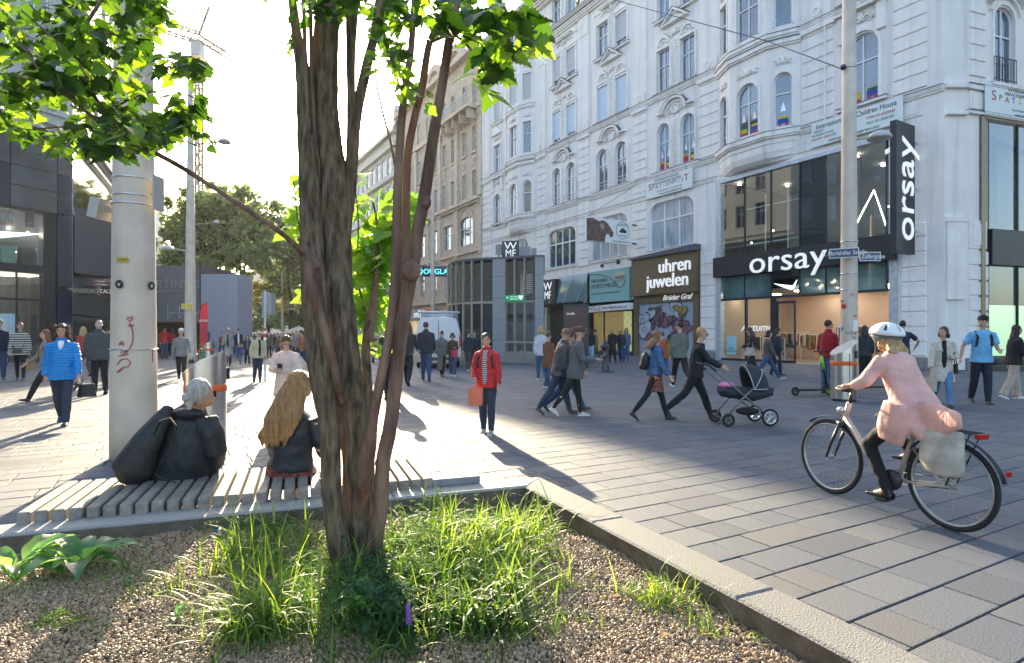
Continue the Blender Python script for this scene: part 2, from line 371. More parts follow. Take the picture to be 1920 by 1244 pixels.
# ---------------------------------------------------------------- facades
def facade_matrix(o, d):
    d = Vector((d[0], d[1], 0)).normalized(); n = Vector((-d.y, d.x, 0))
    return Matrix(((d.x, n.x, 0, o[0]), (d.y, n.y, 0, o[1]), (0, 0, 1, 0), (0, 0, 0, 1)))
def wall_holes(name, M, s0, s1, z0, z1, holes, m, parent, depth=.25, arches=(), y=0.):
    xs = sorted(set([s0, s1]+[v for h in holes for v in h[:2] if s0 < v < s1])); zs = sorted(set([z0, z1]+[v for h in holes for v in h[2:4] if z0 < v < z1]))
    mb = MB(M)
    for i in range(len(xs)-1):
        for j in range(len(zs)-1):
            cx, cz = (xs[i]+xs[i+1])/2, (zs[j]+zs[j+1])/2
            if any(h[0] < cx < h[1] and h[2] < cz < h[3] for h in holes): continue
            mb.quad((xs[i], y, zs[j]), (xs[i+1], y, zs[j]), (xs[i+1], y, zs[j+1]), (xs[i], y, zs[j+1]))
    for h in holes:
        a, b, c, d = h[:4]; q = y-depth
        mb.quad((a, y, c), (a, q, c), (a, q, d), (a, y, d)); mb.quad((b, q, c), (b, y, c), (b, y, d), (b, q, d))
        mb.quad((a, y, c), (b, y, c), (b, q, c), (a, q, c))
        if len(h) > 4 and h[4]:                     # round arch: fill the spandrels
            r = (b-a)/2; cx = (a+b)/2; zc = d-r*h[4]; n = 10
            P_ = [(cx+r*math.cos(math.pi*i/n), zc+r*h[4]*math.sin(math.pi*i/n)) for i in range(n+1)]
            for i in range(n):
                (x0, q0), (x1, q1) = P_[i], P_[i+1]
                mb.quad((x0, y, q0), (x1, y, q1), (x1, y, d+.001), (x0, y, d+.001)); mb.quad((x0, y, q0), (x0, q, q0), (x1, q, q1), (x1, y, q1))
        else: mb.quad((a, q, d), (b, q, d), (b, y, d), (a, y, d))
    return mb.build(name, m, parent)
def window(M, a, b, c, d, parent, arch=0, depth=.2, muls=1, tr=.62, glass=None, fm=None, blind=None, fw=.065, sill=None, rail=False, extra=None, trs=None):
    fm = fm or frame_w; y = -depth; mb = MB(M); r = (b-a)/2; top = d-r*arch if arch else d
    mb.box(a, a+fw, y, y+.07, c, top); mb.box(b-fw, b, y, y+.07, c, top); mb.box(a+fw, b-fw, y, y+.07, c, c+fw)
    if arch:
        n = 8
        for i in range(n):
            t0, t1 = math.pi*i/n, math.pi*(i+1)/n; cx = (a+b)/2
            q = [(cx+rr*math.cos(t), top+(rr*arch)*math.sin(t)) for rr, t in ((r, t0), (r-fw, t0), (r-fw, t1), (r, t1))]
            mb.prism(q, y, y+.07)
    else: mb.box(a+fw, b-fw, y, y+.07, d-fw, d)
    for zt in (trs or [c+(d-c)*tr]): mb.box(a+fw, b-fw, y, y+.09, zt-fw*.6, zt+fw*.6)
    for i in range(muls):
        x = a+(b-a)*(i+1)/(muls+1); mb.box(x-fw*.55, x+fw*.55, y, y+.085, c+fw, d-fw*1.2)
    w_ = mb.build('window', fm, parent)
    p = MB(M); yy = y+.03; n = 10
    if arch:
        pts = [(a, yy, c), (b, yy, c)]+[((a+b)/2+r*math.cos(math.pi*i/n), yy, top+r*arch*math.sin(math.pi*i/n)) for i in range(n+1)]
        p.add(pts, [tuple(range(len(pts)))])
    else: p.quad((a, yy, c), (b, yy, c), (b, yy, d), (a, yy, d))
    p.build('pane', glass or pane_m, w_)
    if blind:
        k, bm = blind; q = MB(M); q.box(a+.02, b-.02, y+.1, y+.125, c+(d-c)*k, d-.16); q.build('blind', bm, w_); q = MB(M); q.box(a-.02, b+.02, y+.08, y+.24, d-.17, d); q.build('blind_box', plaster2, w_)
    if rail:
        q = MB(M); q.box(a, b, -.02, .01, c+.55, c+.58); q.box(a, b, -.02, .01, c+.3, c+.32)
        q.build('rail', frame_w, w_)
    return w_
def part(fn, name, m, parent, M, **k):
    mb = MB(M); fn(mb); return mb.build(name, m, parent, **k)

# ================================================================= the white corner building
MW = facade_matrix((17.5, 26.6), (-.6, 1))
B = empty('white_apartment_building', (22, 40, 0), label='tall white stucco apartment building with oriels, arched windows and shops at street level', cat='building')
TOP = 31.0; S0, S1 = -1.84, 39.9
E_ = [(13.85, 14.98), (11.75, 12.93)]; D_ = [(20.02, 21.32), (17.98, 19.24)]; C_ = [(26.06, 27.24), (24.03, 25.31)]
holes = []; wins = []
lit = set()
for name, prs in (('E', E_), ('D', D_), ('C', C_)):
    for k, (a, b) in enumerate(prs):
        wins += [(a, b, 12.45, 15.5, 1, name, 2, k), (a, b, 17.75, 20.45, 0, name, 3, k), (a, b, 22.6, 25.05, 0, name, 4, k), (a, b, 27.75, 29.9, 0, name, 5, k)]
wins += [(.82, 2.36, 12.6, 15.85, .9, 'G', 2, 0), (.82, 2.36, 17.75, 20.7, 0, 'G', 3, 0), (.82, 2.36, 22.6, 25.2, 0, 'G', 4, 0)]
wins += [(36.15, 37.49, 12.2, 15.4, 1, 'W', 2, 0), (36.15, 37.49, 17.6, 20.3, 0, 'W', 3, 0), (36.15, 37.49, 22.6, 25., 0, 'W', 4, 0), (36.15, 37.49, 27.75, 29.9, 0, 'W', 5, 0)]
holes = [w_[:5] for w_ in wins]
mez = [(11.9, 15.75), (18.0, 22.1), (24.1, 28.0), (31.2, 34.4)]
for a, b in mez: holes.append((a, b, 7.2, 10.35, 0))
holes += [(0.0, 10.1, 0, 10.7, 0), (11.35, 17.25, 0, 6.75, 0), (17.45, 22.9, 0, 6.3, 0), (23.2, 28.8, 0, 6.0, 0), (30, 38.6, 0, 5.2, 0)]
wall_holes('wall', MW, S0, S1, 0, TOP, holes, plaster, B, .3)
# building mass behind the skin (roof, party walls)
def mass(mb):
    mb.box(-1.5, S1, -12, -.65, 11.0, TOP-.2); mb.box(11.0, S1, -12, -.9, 0, 11.0); mb.box(-1.2, 11.0, -12, -7, 0, 11)
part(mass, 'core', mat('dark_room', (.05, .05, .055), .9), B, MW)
part(lambda mb: mb.prism([(-.5, 0), (-13, 0), (-9, 2.2), (-2.2, 2.0)], S0-.3, S1, Matrix(((0, 1, 0, 0), (1, 0, 0, 0), (0, 0, 1, TOP+.1), (0, 0, 0, 1)))), 'roof', mat('slate_roof', (.07, .07, .08), .7, var=.2), B, MW)
for a, b, c, d, ar, nm, lv, k in wins:
    bl = None; gl = (pane_m, pane_m, pane_c)[int(a*7+c*3) % 3]
    if nm == 'C' and lv == 3: bl = (.1, blind_b)
    if nm == 'D' and lv == 3: bl = (0, blind_b)
    if lv == 4 and (nm == 'C' or (nm == 'D' and k == 1)): bl = (.16, blind_m)
    if nm == 'W' and lv == 4: bl = (0, blind_m)
    wd = window(MW, a, b, c, d, B, arch=ar, glass=gl, blind=bl, tr=.6, rail=(lv == 2 and nm in 'DC'))
def paintwin(M, a, b, c, parent, kind=0):   # paper cut-outs behind the kindergarten panes
    n = 2 if b-a > .9 else 1; cols = [(.02, .06, .35), (.7, .45, .03), (.5, .03, .03)]
    for i in range(n):
        x = a+(b-a)*(i+.5)/n; wdt = (b-a)/n*.66; q = MB(M); q.prism([(x-wdt/2, c+.2), (x+wdt/2, c+.2), (x+wdt/2, c+.42), (x+wdt/3, c+.52), (x-wdt/2.5, c+.46)], -.165, -.16)
        q.build('paper_wagon', mat('paper%d' % ((i+kind) % 3), cols[(i+kind) % 3], .6), parent)
        q = MB(M)
        for e in (-.28, .28): q.arc(x+wdt*e, c+.16, 0.01, .09, 0, 6.28, -.158, -.15, 8)
        q.build('paper_wheels', mat('paper_red', (.5, .04, .12), .6), parent)
        q = MB(M)
        for e in (-.3, -.1, .1, .3): q.arc(x+wdt*e, c+.53, .01, .075, 0, 6.28, -.158, -.15, 8)
        q.build('paper_dots', mat('paper_yellow' if (i+kind) % 2 == 0 else 'paper_green', (.75, .5, .04) if (i+kind) % 2 == 0 else (.02, .14, .06), .6), parent)
        if kind != 9:
            q = MB(M); q.prism([(x-.14, c+.85), (x+.14, c+.85), (x, c+1.35)], -.158, -.15); q.build('paper_cone', mat('foil', (.6, .62, .66), .2, metal=.8), parent)
for (a, b) in E_: paintwin(MW, a, b, 12.45, B, 1)
paintwin(MW, .82, 2.36, 12.6, B, 9)
# mezzanine windows with scooped shoulders
for i, (a, b) in enumerate(mez):
    window(MW, a, b, 7.2, 10.35, B, muls=3 if i else 2, trs=[9.15], glass=pane_l if i != 2 else pane_m, depth=.22, fw=.09)
    for sx, sg in ((a, 1), (b, -1)):
        pts = [(sx, 10.35)]+[(sx+sg*(.75-.75*math.sin(math.pi/2*t/6)), 10.35-.75*(1-math.cos(math.pi/2*t/6))) for t in range(7)]
        mb = MB(MW); mb.prism(pts, -.2, -.004); mb.build('scooped_shoulder', plaster2, B)
    part(lambda mb: mb.box(a-.25, b+.25, 0, .12, 7.02, 7.16), 'sill', plaster2, B, MW)
    part(lambda mb: mb.box(a-.25, b+.25, 0, .14, 7.16, 7.19), 'sill_flashing', zinc, B, MW)
# string courses and cornices, broken at the pilasters
pil = [(9.9, 11.4), (16.0, 17.3), (22.3, 23.6), (28.3, 29.6), (38.2, 39.9), (2.95, 4.6), (-1.2, .2)]
def course(z, h, out, zn=True, s0=S0, s1=S1, name='string_course', skip=()):
    segs = []; c = s0
    for a, b in sorted(skip):
        if a > c: segs.append((c, a))
        c = max(c, b)
    if c < s1: segs.append((c, s1))
    for a, b in segs:
        def fn(mb):
            mb.box(a, b, 0, out, z, z+h*.55); mb.box(a, b, 0, out*.6, z-h*.6, z)
            mb.box(a, b, 0, out*1.25, z+h*.55, z+h)
        part(fn, name, plaster2, B, MW)
        if zn: part(lambda mb: mb.box(a, b, 0, out*1.3+.02, z+h, z+h+.025), 'flashing', zinc, B, MW)
bays = [(4.75, 10.0), (30.04, 35.01)]
course(10.85, .14, .08, skip=[(0, 10.1)], s0=0)
course(12.02, .16, .12, skip=bays)
course(17.3, .2, .16, skip=bays)
course(26.7, .25, .3, skip=bays); course(27.1, .2, .42, skip=bays, zn=True)
course(30.2, .3, .5); course(30.7, .3, .8, name='eaves_cornice')
# plain pilaster strips above, rusticated blocks below
qm = {}
def block(M, a, b, z, h, out=.06, name='quoin_block', parent=None, m=None):
    key = (round(b-a, 2), h, out)
    if key not in qm:
        mb = MB(); w2 = b-a; e = .03
        mb.add([(0, 0, 0), (w2, 0, 0), (w2, 0, h), (0, 0, h), (e, out, e), (w2-e, out, e), (w2-e, out, h-e), (e, out, h-e)], [(0, 1, 5, 4), (1, 2, 6, 5), (2, 3, 7, 6), (3, 0, 4, 7), (4, 5, 6, 7)])
        qm[key] = mb.mesh(name, m or plaster2)
    return inst(name, qm[key], parent or B, (M @ T(a, 0, z)))
B0 = T(-22, -40, 0)
def blk(M, a, b, z, h, **k):
    o = block(M, a, b, z, h, **k); o.matrix_parent_inverse = (o.parent.matrix_basis.inverted()); return o
for a, b in pil:
    z = 12.35
    while z < 16.9: blk(MW, a, b, z, .58, out=.07); z += .64
    z = 6.9 if a > 10.2 else 11.3
    if a > 10.2:
        while z < 11.7: blk(MW, a, b, z, .58, out=.09); z += .64
    part(lambda mb: (mb.box(a, b, .0, .1, 17.55, 26.6), mb.box(a-.1, b+.1, 0, .18, 16.98, 17.25)), 'pilaster', plaster, B, MW)
    part(lambda mb: (mb.box(a+.15, b-.15, .1, .14, 25.0, 26.2),), 'pilaster_panel', plaster2, B, MW)
    part(lambda mb: (mb.box(a+.1, b-.1, 0, .16, 17.55, 18.2), mb.arc((a+b)/2, 17.9, .15, .25, 0, 6.28, .1, .2, 10)), 'pilaster_base', plaster2, B, MW)
z = .55
while z < 6.2:
    blk(MW, 10.25, 11.3, z, .6, out=.07); blk(MW, -1.15, -.15, z, .6, out=.07); z += .66
z = 7.7
while z < 10.4: z += .66
part(lambda mb: mb.box(10.2, 11.35, 0, .12, 0, .5), 'plinth', stonegrey, B, MW); part(lambda mb: mb.box(-1.84, -.05, 0, .12, 0, .5), 'plinth', stonegrey, B, MW)
# window dressings
def scroll(mb, cx, cz, r, out=.09): mb.arc(cx, cz, r*.35, r, -1.2, 4.2, .0, out, 8)
def ornament(M, cx, cz, w2, h, parent, seed=0, name='stucco_ornament'):
    r3 = random.Random(seed*13+5); mb = MB(M)
    mb.ball((cx, .07, cz), (h*.22, .09, h*.3), 8)
    for sgn in (-1, 1):
        for i in range(5):
            x = cx+sgn*w2*(.15+.17*i); zz = cz+h*.25*math.sin(i*1.7+seed); r = h*(.22-.02*i)
            mb.arc(x, zz, r*.5, r, r3.uniform(0, 2), r3.uniform(4, 6), .0, .09, 7)
        mb.tube([(cx+sgn*w2*.1, .05, cz-h*.3), (cx+sgn*w2*.5, .07, cz-h*.05), (cx+sgn*w2, .05, cz-h*.35)], [.03, .05, .02], 5)
    return mb.build(name, plaster2, parent)
def surround(M, a, b, c, d, arch, parent, wd=.14, out=.06):
    mb = MB(M); r = (b-a)/2; top = d-r*arch if arch else d
    mb.box(a-wd, a-.01, 0, out, c, top); mb.box(b+.01, b+wd, 0, out, c, top)
    if arch: mb.arc((a+b)/2, top, r+.01, r+wd, 0, math.pi, 0, out, 12)
    else: mb.box(a-wd, b+wd, 0, out, d+.01, d+wd)
    return mb.build('window_surround', plaster2, parent)
for a, b, c, d, ar, nm, lv, k in wins: surround(MW, a, b, c, d, ar, B, .13, .10)
def beads(mb, x, z0, z1, st=.22):
    z = z0
    while z < z1: mb.ball((x, .06, z), (.07, .06, .07), 6); z += st
for nm, prs in (('E', E_), ('D', D_), ('C', C_)):
    a, b = prs[1][0], prs[0][1]; cx = (a+b)/2; w2 = (b-a)/2
    for zs, ww in ((12.3, .45), (17.55, .3), (22.45, .3), (27.6, .3)):
        part(lambda mb: mb.box(a-ww, b+ww, 0, .2, zs-.12, zs+.02), 'sill', plaster2, B, MW); part(lambda mb: mb.box(a-ww-.02, b+ww+.02, 0, .23, zs+.02, zs+.05), 'sill_flashing', zinc, B, MW)
    # curved hood over the arched pair
    def hood(mb):
        mb.arc(cx, 15.75, 1.05, 1.2, .35, math.pi-.35, 0, .3, 14); mb.arc(cx, 15.75, .85, .98, .3, math.pi-.3, 0, .14, 14)
        mb.box(cx-w2*.95, cx-.95, 0, .28, 16.1, 16.22); mb.box(cx+.95, cx+w2*.95, 0, .28, 16.1, 16.22)
        mb.arc(cx, 16.2, .22, .34, 0, 6.28, 0, .13, 12); mb.ball((cx, .05, 16.2), (.16, .12, .2), 8)
    part(hood, 'curved_hood', plaster2, B, MW); part(lambda mb: mb.arc(cx, 15.75, 1.2, 1.225, .35, math.pi-.35, 0, .32, 14), 'hood_flashing', zinc, B, MW)
    ornament(MW, cx, 16.15, w2*.95, .75, B, 1); ornament(MW, cx, 16.95, w2*.5, .35, B, 2)
    for zt, k in ((20.62, 3), (25.2, 4)):
        zp = zt+1.15
        if k == 3:
            part(lambda mb: (mb.prism([(cx-1.15, zp), (cx+1.15, zp), (cx+1.15, zp+.1), (cx-1.15, zp+.1)], 0, .3), mb.prism([(cx-1.15, zp+.1), (cx-.95, zp+.1), (cx, zp+.78), (cx, zp+.95)], 0, .32), mb.prism([(cx+1.15, zp+.1), (cx, zp+.95), (cx, zp+.78), (cx+.95, zp+.1)], 0, .32), mb.prism([(cx-.7, zp+.15), (cx+.7, zp+.15), (cx, zp+.65)], 0, .12)), 'pediment', plaster2, B, MW)
            part(lambda mb: (mb.prism([(cx-1.18, zp+.12), (cx, zp+.96), (cx, zp+.99), (cx-1.18, zp+.15)], 0, .35), mb.prism([(cx+1.18, zp+.12), (cx+1.18, zp+.15), (cx, zp+.99), (cx, zp+.96)], 0, .35)), 'pediment_flashing', zinc, B, MW)
            for x0, x1 in prs: part(lambda mb: (mb.arc((x0+x1)/2, zt+.12, .42, .55, 0, math.pi, 0, .12, 10), mb.arc((x0+x1)/2, zt+.12, .2, .28, 0, math.pi, 0, .08, 8)), 'lunette', plaster2, B, MW)
        else:
            part(lambda mb: (mb.box(cx-1.1, cx+1.1, 0, .26, zt+.75, zt+.85), mb.box(cx-1.25, cx+1.25, 0, .32, zt+.85, zt+.93)), 'flat_hood', plaster2, B, MW)
        ornament(MW, cx, zt+.6, w2*.8, .7, B, k)
        part(lambda mb: (beads(mb, cx, zt-2.4, zt+.2), mb.box(cx-.13, cx+.13, 0, .03, zt-2.6, zt+.2)), 'bead_strip', plaster2, B, MW)
    part(lambda mb: (beads(mb, cx, 12.6, 15.6), mb.box(cx-.13, cx+.13, 0, .03, 12.5, 15.7)), 'bead_strip', plaster2, B, MW)
    part(lambda mb: mb.box(cx-2.1, cx+2.1, 0, .05, 25.9, 26.4), 'frieze_panel', plaster2, B, MW)
for nm, a, b in (('G', .82, 2.36), ('W', 36.15, 37.49)):
    cx = (a+b)/2
    for zs in (12.5, 17.55, 22.45): part(lambda mb: mb.box(a-.4, b+.4, 0, .2, zs-.12, zs+.02), 'sill', plaster2, B, MW); part(lambda mb: mb.box(a-.42, b+.42, 0, .23, zs+.02, zs+.05), 'sill_flashing', zinc, B, MW)
    part(lambda mb: (mb.box(cx-1.2, cx+1.2, 0, .3, 17.0, 17.12), mb.box(cx-1.1, cx-.7, 0, .14, 15.7, 17), mb.box(cx+.7, cx+1.1, 0, .14, 15.7, 17)), 'window_head', plaster2, B, MW)
    ornament(MW, cx, 16.6, .75, .7, B, 7)
    part(lambda mb: (mb.prism([(cx-.95, 21.3), (cx+.95, 21.3), (cx, 22.2)], 0, .25)), 'pediment', plaster2, B, MW)
    ornament(MW, cx, 20.95, .7, .5, B, 8)
# ---------- oriels
def oriel(a, b, zb, zt, wl_, label_seed):
    d = .75; x1, x2 = a+1.45, b-1.45
    poly = [(a, 0), (x1, d), (x2, d), (b, 0)]
    Mx = MW
    segs = [((a, 0), (x1, d)), ((x1, d), (x2, d)), ((x2, d), (b, 0))]
    for i, (p, q) in enumerate(segs):
        L = math.hypot(q[0]-p[0], q[1]-p[1]); th = math.atan2(q[1]-p[1], q[0]-p[0])
        M2 = Mx @ T(p[0], p[1], 0) @ RZ(th)
        ww = (.86, 1.38, .86)[i]; hs = []
        lev = [(12.55, 15.4), (17.9, 20.7), (22.7, 25.2), (27.6, 29.6)]
        for c, e in lev: hs.append((L/2-ww/2, L/2+ww/2, c, e, 1 if c < 13 else 0))
        wall_holes('oriel_wall', M2, 0, L, zb, zt, hs, plaster, B, .3)
        for j, h in enumerate(hs):
            bl = (0, blind_m) if (label_seed == 2 and j == 2) else None
            window(M2, h[0], h[1], h[2], h[3], B, arch=h[4], muls=1 if i == 1 else 0, tr=.62, blind=bl, glass=pane_m)
            surround(M2, h[0], h[1], h[2], h[3], h[4], B, .1)
            if label_seed == 1 and j == 0: paintwin(M2, h[0], h[1], 12.55, B, 0)
            if j < 3: ornament(M2, L/2, h[3]+.6, ww*.5, .5, B, j)
        for z, hh, o in ((12.1, .25, .2), (16.9, .22, .2), (17.35, .2, .16), (22.0, .2, .15), (26.7, .3, .35)):
            part(lambda mb: (mb.box(-.05, L+.05, -.02, o*.6, z-.1, z), mb.box(-.06, L+.06, -.02, o, z, z+hh)), 'string_course', plaster2, B, M2); part(lambda mb: mb.box(-.08, L+.08, -.02, o+.03, z+hh, z+hh+.025), 'flashing', zinc, B, M2)
    # corbelled underside
    def under(mb):
        prev = None; vs = []; fs = []
        prof = [(1.0, 12.1), (1.0, 11.75), (.93, 11.7), (.9, 11.35), (.74, 11.05), (.45, 10.86), (.1, 10.78)]
        cx = (a+b)/2
        for k, z in prof: vs += [(cx+(x-cx)*(.72+.28*k), y*k, z) for x, y in poly]
        for j in range(len(prof)-1):
            for i in range(3): fs.append((j*4+i, j*4+i+1, j*4+i+5, j*4+i+4))
        mb.add(vs, fs)
    part(under, 'oriel_corbel', plaster2, B, MW, smooth=False)
    part(lambda mb: mb.slab(poly, zt-.1, zt, None), 'oriel_roof', zinc, B, MW)
oriel(4.75, 10.0, 12.0, 30.9, 0, 1); oriel(30.04, 35.01, 12.0, 30.9, 0, 2)
for a, b in ((.25, 2.9), (-1.1, .15)): part(lambda mb: (mb.box(a+.1, b-.1, 0, .05, 11.15, 11.85), mb.box(a+.2, b-.2, .05, .07, 11.25, 11.75)), 'panel', plaster2, B, MW)
part(lambda mb: mb.box(4.0, 10.0, .0, .05, 11.0, 11.7) , 'panel', plaster2, B, MW)
for a, b in pil[1:5]: part(lambda mb: (mb.box(a+.1, b-.1, 0, .05, 11.0, 11.85)), 'panel', plaster2, B, MW)
part(lambda mb: mb.tube([(3.35, .12, 11), (3.35, .12, 26.5)], .05, 8), 'downpipe', plaster2, B, MW)
# ---------- chamfered corner and the side-street front
cA = MW @ Vector((-1.84, 0, 0))
cB = Vector((19.35, 25.05, 0))
Mc = facade_matrix((cB.x, cB.y), (cA.x-cB.x, cA.y-cB.y)); Lc = (cA-cB).length
wall_holes('corner_wall', Mc, 0, Lc, 0, TOP, [], plaster, B)
part(lambda mb: (mb.box(.05, Lc-.05, 0, .12, 3.0, 6.3), mb.box(0, Lc, 0, .16, 6.3, 6.5), mb.box(0, Lc, 0, .2, 10.85, 11.0), mb.box(0, Lc, 0, .2, 12.0, 12.2), mb.box(0, Lc, 0, .2, 17.2, 17.5)), 'corner_pier', plaster2, B, Mc)
MS = facade_matrix((34.0, 25.05+(34-19.35)*.3293), (-1, -.3293))      # s runs from the far right back to the corner
LS = math.hypot(34-19.35, (34-19.35)*.3293)
def sS(px):   # photo column -> s on the side front
    r = (px-960)/F; t = (r*25.05-19.35)/(.9498-r*.3128); return LS-t
hs = [(sS(1901)-.0, sS(1863.5), 12.6, 15.9, .9), (LS-9, LS-7.2, 12.6, 15.9, .9), (0, sS(1836), 0, 10.9, 0)]
for z in (17.7, 22.6): hs += [(sS(1901), sS(1863.5), z, z+2.7, 0)]
wall_holes('side_wall', MS, 0, LS, 0, TOP, hs, plaster, B, .3)
for h in hs:
    if h[2] > 1: window(MS, h[0], h[1], h[2], h[3], B, arch=h[4], glass=pane_m); surround(MS, h[0], h[1], h[2], h[3], h[4], B)
def grill(mb):
    a, b = sS(1903), sS(1861); mb.box(a, b, .05, .08, 13.6, 13.64); mb.box(a, b, .05, .08, 12.65, 12.68)
    for i in range(9): x = a+(b-a)*i/8; mb.box(x-.012, x+.012, .05, .075, 12.6, 13.6)
part(grill, 'window_grille', dark_m, B, MS)
cx = (sS(1901)+sS(1863.5))/2
part(lambda mb: (mb.arc(cx, 15.6, 1.0, 1.2, .3, math.pi-.3, 0, .3, 12), mb.arc(cx, 15.4, .9, 1.0, .2, math.pi-.2, 0, .14, 12)), 'curved_hood', plaster2, B, MS)
part(lambda mb: mb.box(cx-1.1, cx+1.1, 0, .24, 12.3, 12.45), 'sill', plaster2, B, MS)
z = 12.6
while z < 30: blk(MS, LS-1.2, LS-.2, z, .62, out=.07); z += .68
z = .55
while z < 5: blk(MS, LS-1.35, LS-.2, z, .6, out=.07); z += .66
for z, h in ((12.0, .2), (17.3, .25), (10.95, .12)): part(lambda mb: mb.box(0, LS, 0, .16, z, z+h), 'string_course', plaster2, B, MS); part(lambda mb: mb.box(0, LS, 0, .2, z+h, z+h+.03), 'flashing', zinc, B, MS)
part(lambda mb: (mb.box(LS-1.25, LS-.2, 0, .06, 5.2, 6.4), mb.box(LS-1.1, LS-.35, .06, .09, 5.35, 6.25)), 'panel', plaster2, B, MS)
part(lambda mb: (mb.box(LS-1.25, LS-.2, 0, .06, 11.1, 11.95), mb.box(LS-1.1, LS-.35, .06, .09, 11.2, 11.85)), 'panel', plaster2, B, MS)
part(lambda mb: mb.box(sS(1836), LS, 0, .12, -.05, .5), 'plinth', stonegrey, B, MS)
# side shop: bronze reveal, glass, dark band
bronze = mat('bronze_cladding', (.2, .165, .12), .35, metal=.7, var=.1)
sa = sS(1836)
part(lambda mb: (mb.box(sa-.25, sa, -.1, .1, 0, 10.9), mb.box(sa-.62, sa-.27, -.25, -.05, 0, 10.9)), 'shop_reveal', bronze, B, MS)
part(lambda mb: mb.box(0, sa-.64, -.05, .12, 4.55, 6.1), 'fascia', black_m, B, MS)
part(lambda mb: [mb.box(sa-.7-i*1.9, sa-.64-i*1.9, -.15, -.05, 0, 10.85) for i in range(4)]+[mb.box(0, sa-.64, -.15, -.05, 0, .12)], 'shop_frame', dark_m, B, MS)
part(lambda mb: mb.quad((0, -.14, .1), (sa-.64, -.14, .1), (sa-.64, -.14, 10.85), (0, -.14, 10.85)), 'shop_pane', glass_t, B, MS)
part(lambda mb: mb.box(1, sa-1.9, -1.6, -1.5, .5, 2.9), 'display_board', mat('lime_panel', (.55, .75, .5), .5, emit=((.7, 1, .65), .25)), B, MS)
part(lambda mb: mb.box(0, sa, -3.4, -3.3, 0, 10.8), 'shop_back_wall', mat('shop_wall_dark', (.10, .09, .08), .8), B, MS)
# ================================================================= shops in the white building (each a thing of its own)
def lampm(): return mat('lamp_warm', (1, .9, .7), .5, emit=((1, .86, .68), 9))
warm = mat('shop_wall_peach', (.58, .45, .36), .8)
def swoosh(M, s, pts, y0, y1, m, parent, name='tick_emblem'):
    return part(lambda mb: mb.prism([(x*s, z*s) for x, z in pts], y0, y1), name, m, parent, M)
SW = [(0, .62), (.12, .3), (.22, .12), (.38, .03), (.55, .06), (1.6, .5), (.5, .3), (.3, .28), (.2, .36), (.14, .46)]
O = empty('fashion_shop', MW @ Vector((5, 0, 0)), label='two-storey glass shop front with orsay fascia and tick emblem over the open door', cat='shop front')
part(lambda mb: (mb.box(9.75, 10.1, -.3, .08, 0, 10.7), mb.box(0, .35, -.3, .08, 0, 10.7), mb.box(.35, 9.75, -.3, .1, 10.5, 10.7)), 'shop_surround', alu, O, MW)
part(lambda mb: mb.box(.0, 10.13, -.1, .3, 4.92, 6.08), 'fascia', black_m, O, MW)
vm = [9.72, 8.16, 6.47, 4.79, 3.38, 1.9, .5]
for i in range(6):
    a, b = vm[i+1], vm[i]
    part(lambda mb: mb.box(a-.03, a+.03, -.12, .0, 6.08, 10.5), 'mullion', dark_m, O, MW)
    part(lambda mb: mb.quad((a+.03, -.06, 6.1), (b-.03, -.06, 6.1), (b-.03, -.06, 10.48), (a+.03, -.06, 10.48)), 'glass_panel', glass_t if i not in (3,) else pane_m2, O, MW)
    part(lambda mb: mb.quad((a+.03, -.06, 3.62), (b-.03, -.06, 3.62), (b-.03, -.06, 4.9), (a+.03, -.06, 4.9)), 'glass_panel', glass_g if i != 2 else glass_t, O, MW)
part(lambda mb: [mb.box(x-.03, x+.03, -.12, 0, 3.6, 4.92) for x in vm[1:]]+[mb.box(.35, 9.75, -.15, .02, 3.5, 3.62)], 'transom', dark_m, O, MW)
part(lambda mb: (mb.box(6.1, 6.45, -.2, .05, 0, 3.5), mb.box(8.0, 8.14, -.12, 0, 0, 3.5), mb.box(6.45, 9.75, -.15, .02, 0, .12)), 'door_post', black_m, O, MW)
part(lambda mb: (mb.quad((8.14, -.06, .12), (9.75, -.06, .12), (9.75, -.06, 3.5), (8.14, -.06, 3.5)), mb.quad((6.45, -.06, .12), (8.0, -.06, .12), (8.0, -.06, 3.5), (6.45, -.06, 3.5))), 'shop_window', glass_t, O, MW)
d_ = part(lambda mb: (mb.box(6.0, 6.08, -.05, .02, 0, 3.3), mb.box(5.0, 5.08, -.05, .02, 0, 3.3), mb.box(5.08, 6.0, -.05, .02, 3.18, 3.3), mb.box(5.08, 6.0, -.05, .02, 0, .12)), 'door', black_m, O, MW)
part(lambda mb: mb.quad((5.08, -.02, .12), (6, -.02, .12), (6, -.02, 3.18), (5.08, -.02, 3.18)), 'pane', glass_t, d_, MW)
text('orsay', 1.75, MW @ T(5.35, .36, 5.45) @ RZ(R(180)), white_l, parent=O, ext=.03, sx=1.15, sp=1.02)
Mf = MW @ RZ(R(180))
swoosh(Mf @ T(-6.2, 0, 3.85), .86, [(1.6-x, z) for x, z in SW], -.1, -.14, mat('tick_white', (.7, .95, .9), .5, emit=((.8, 1, .95), .5)), O)
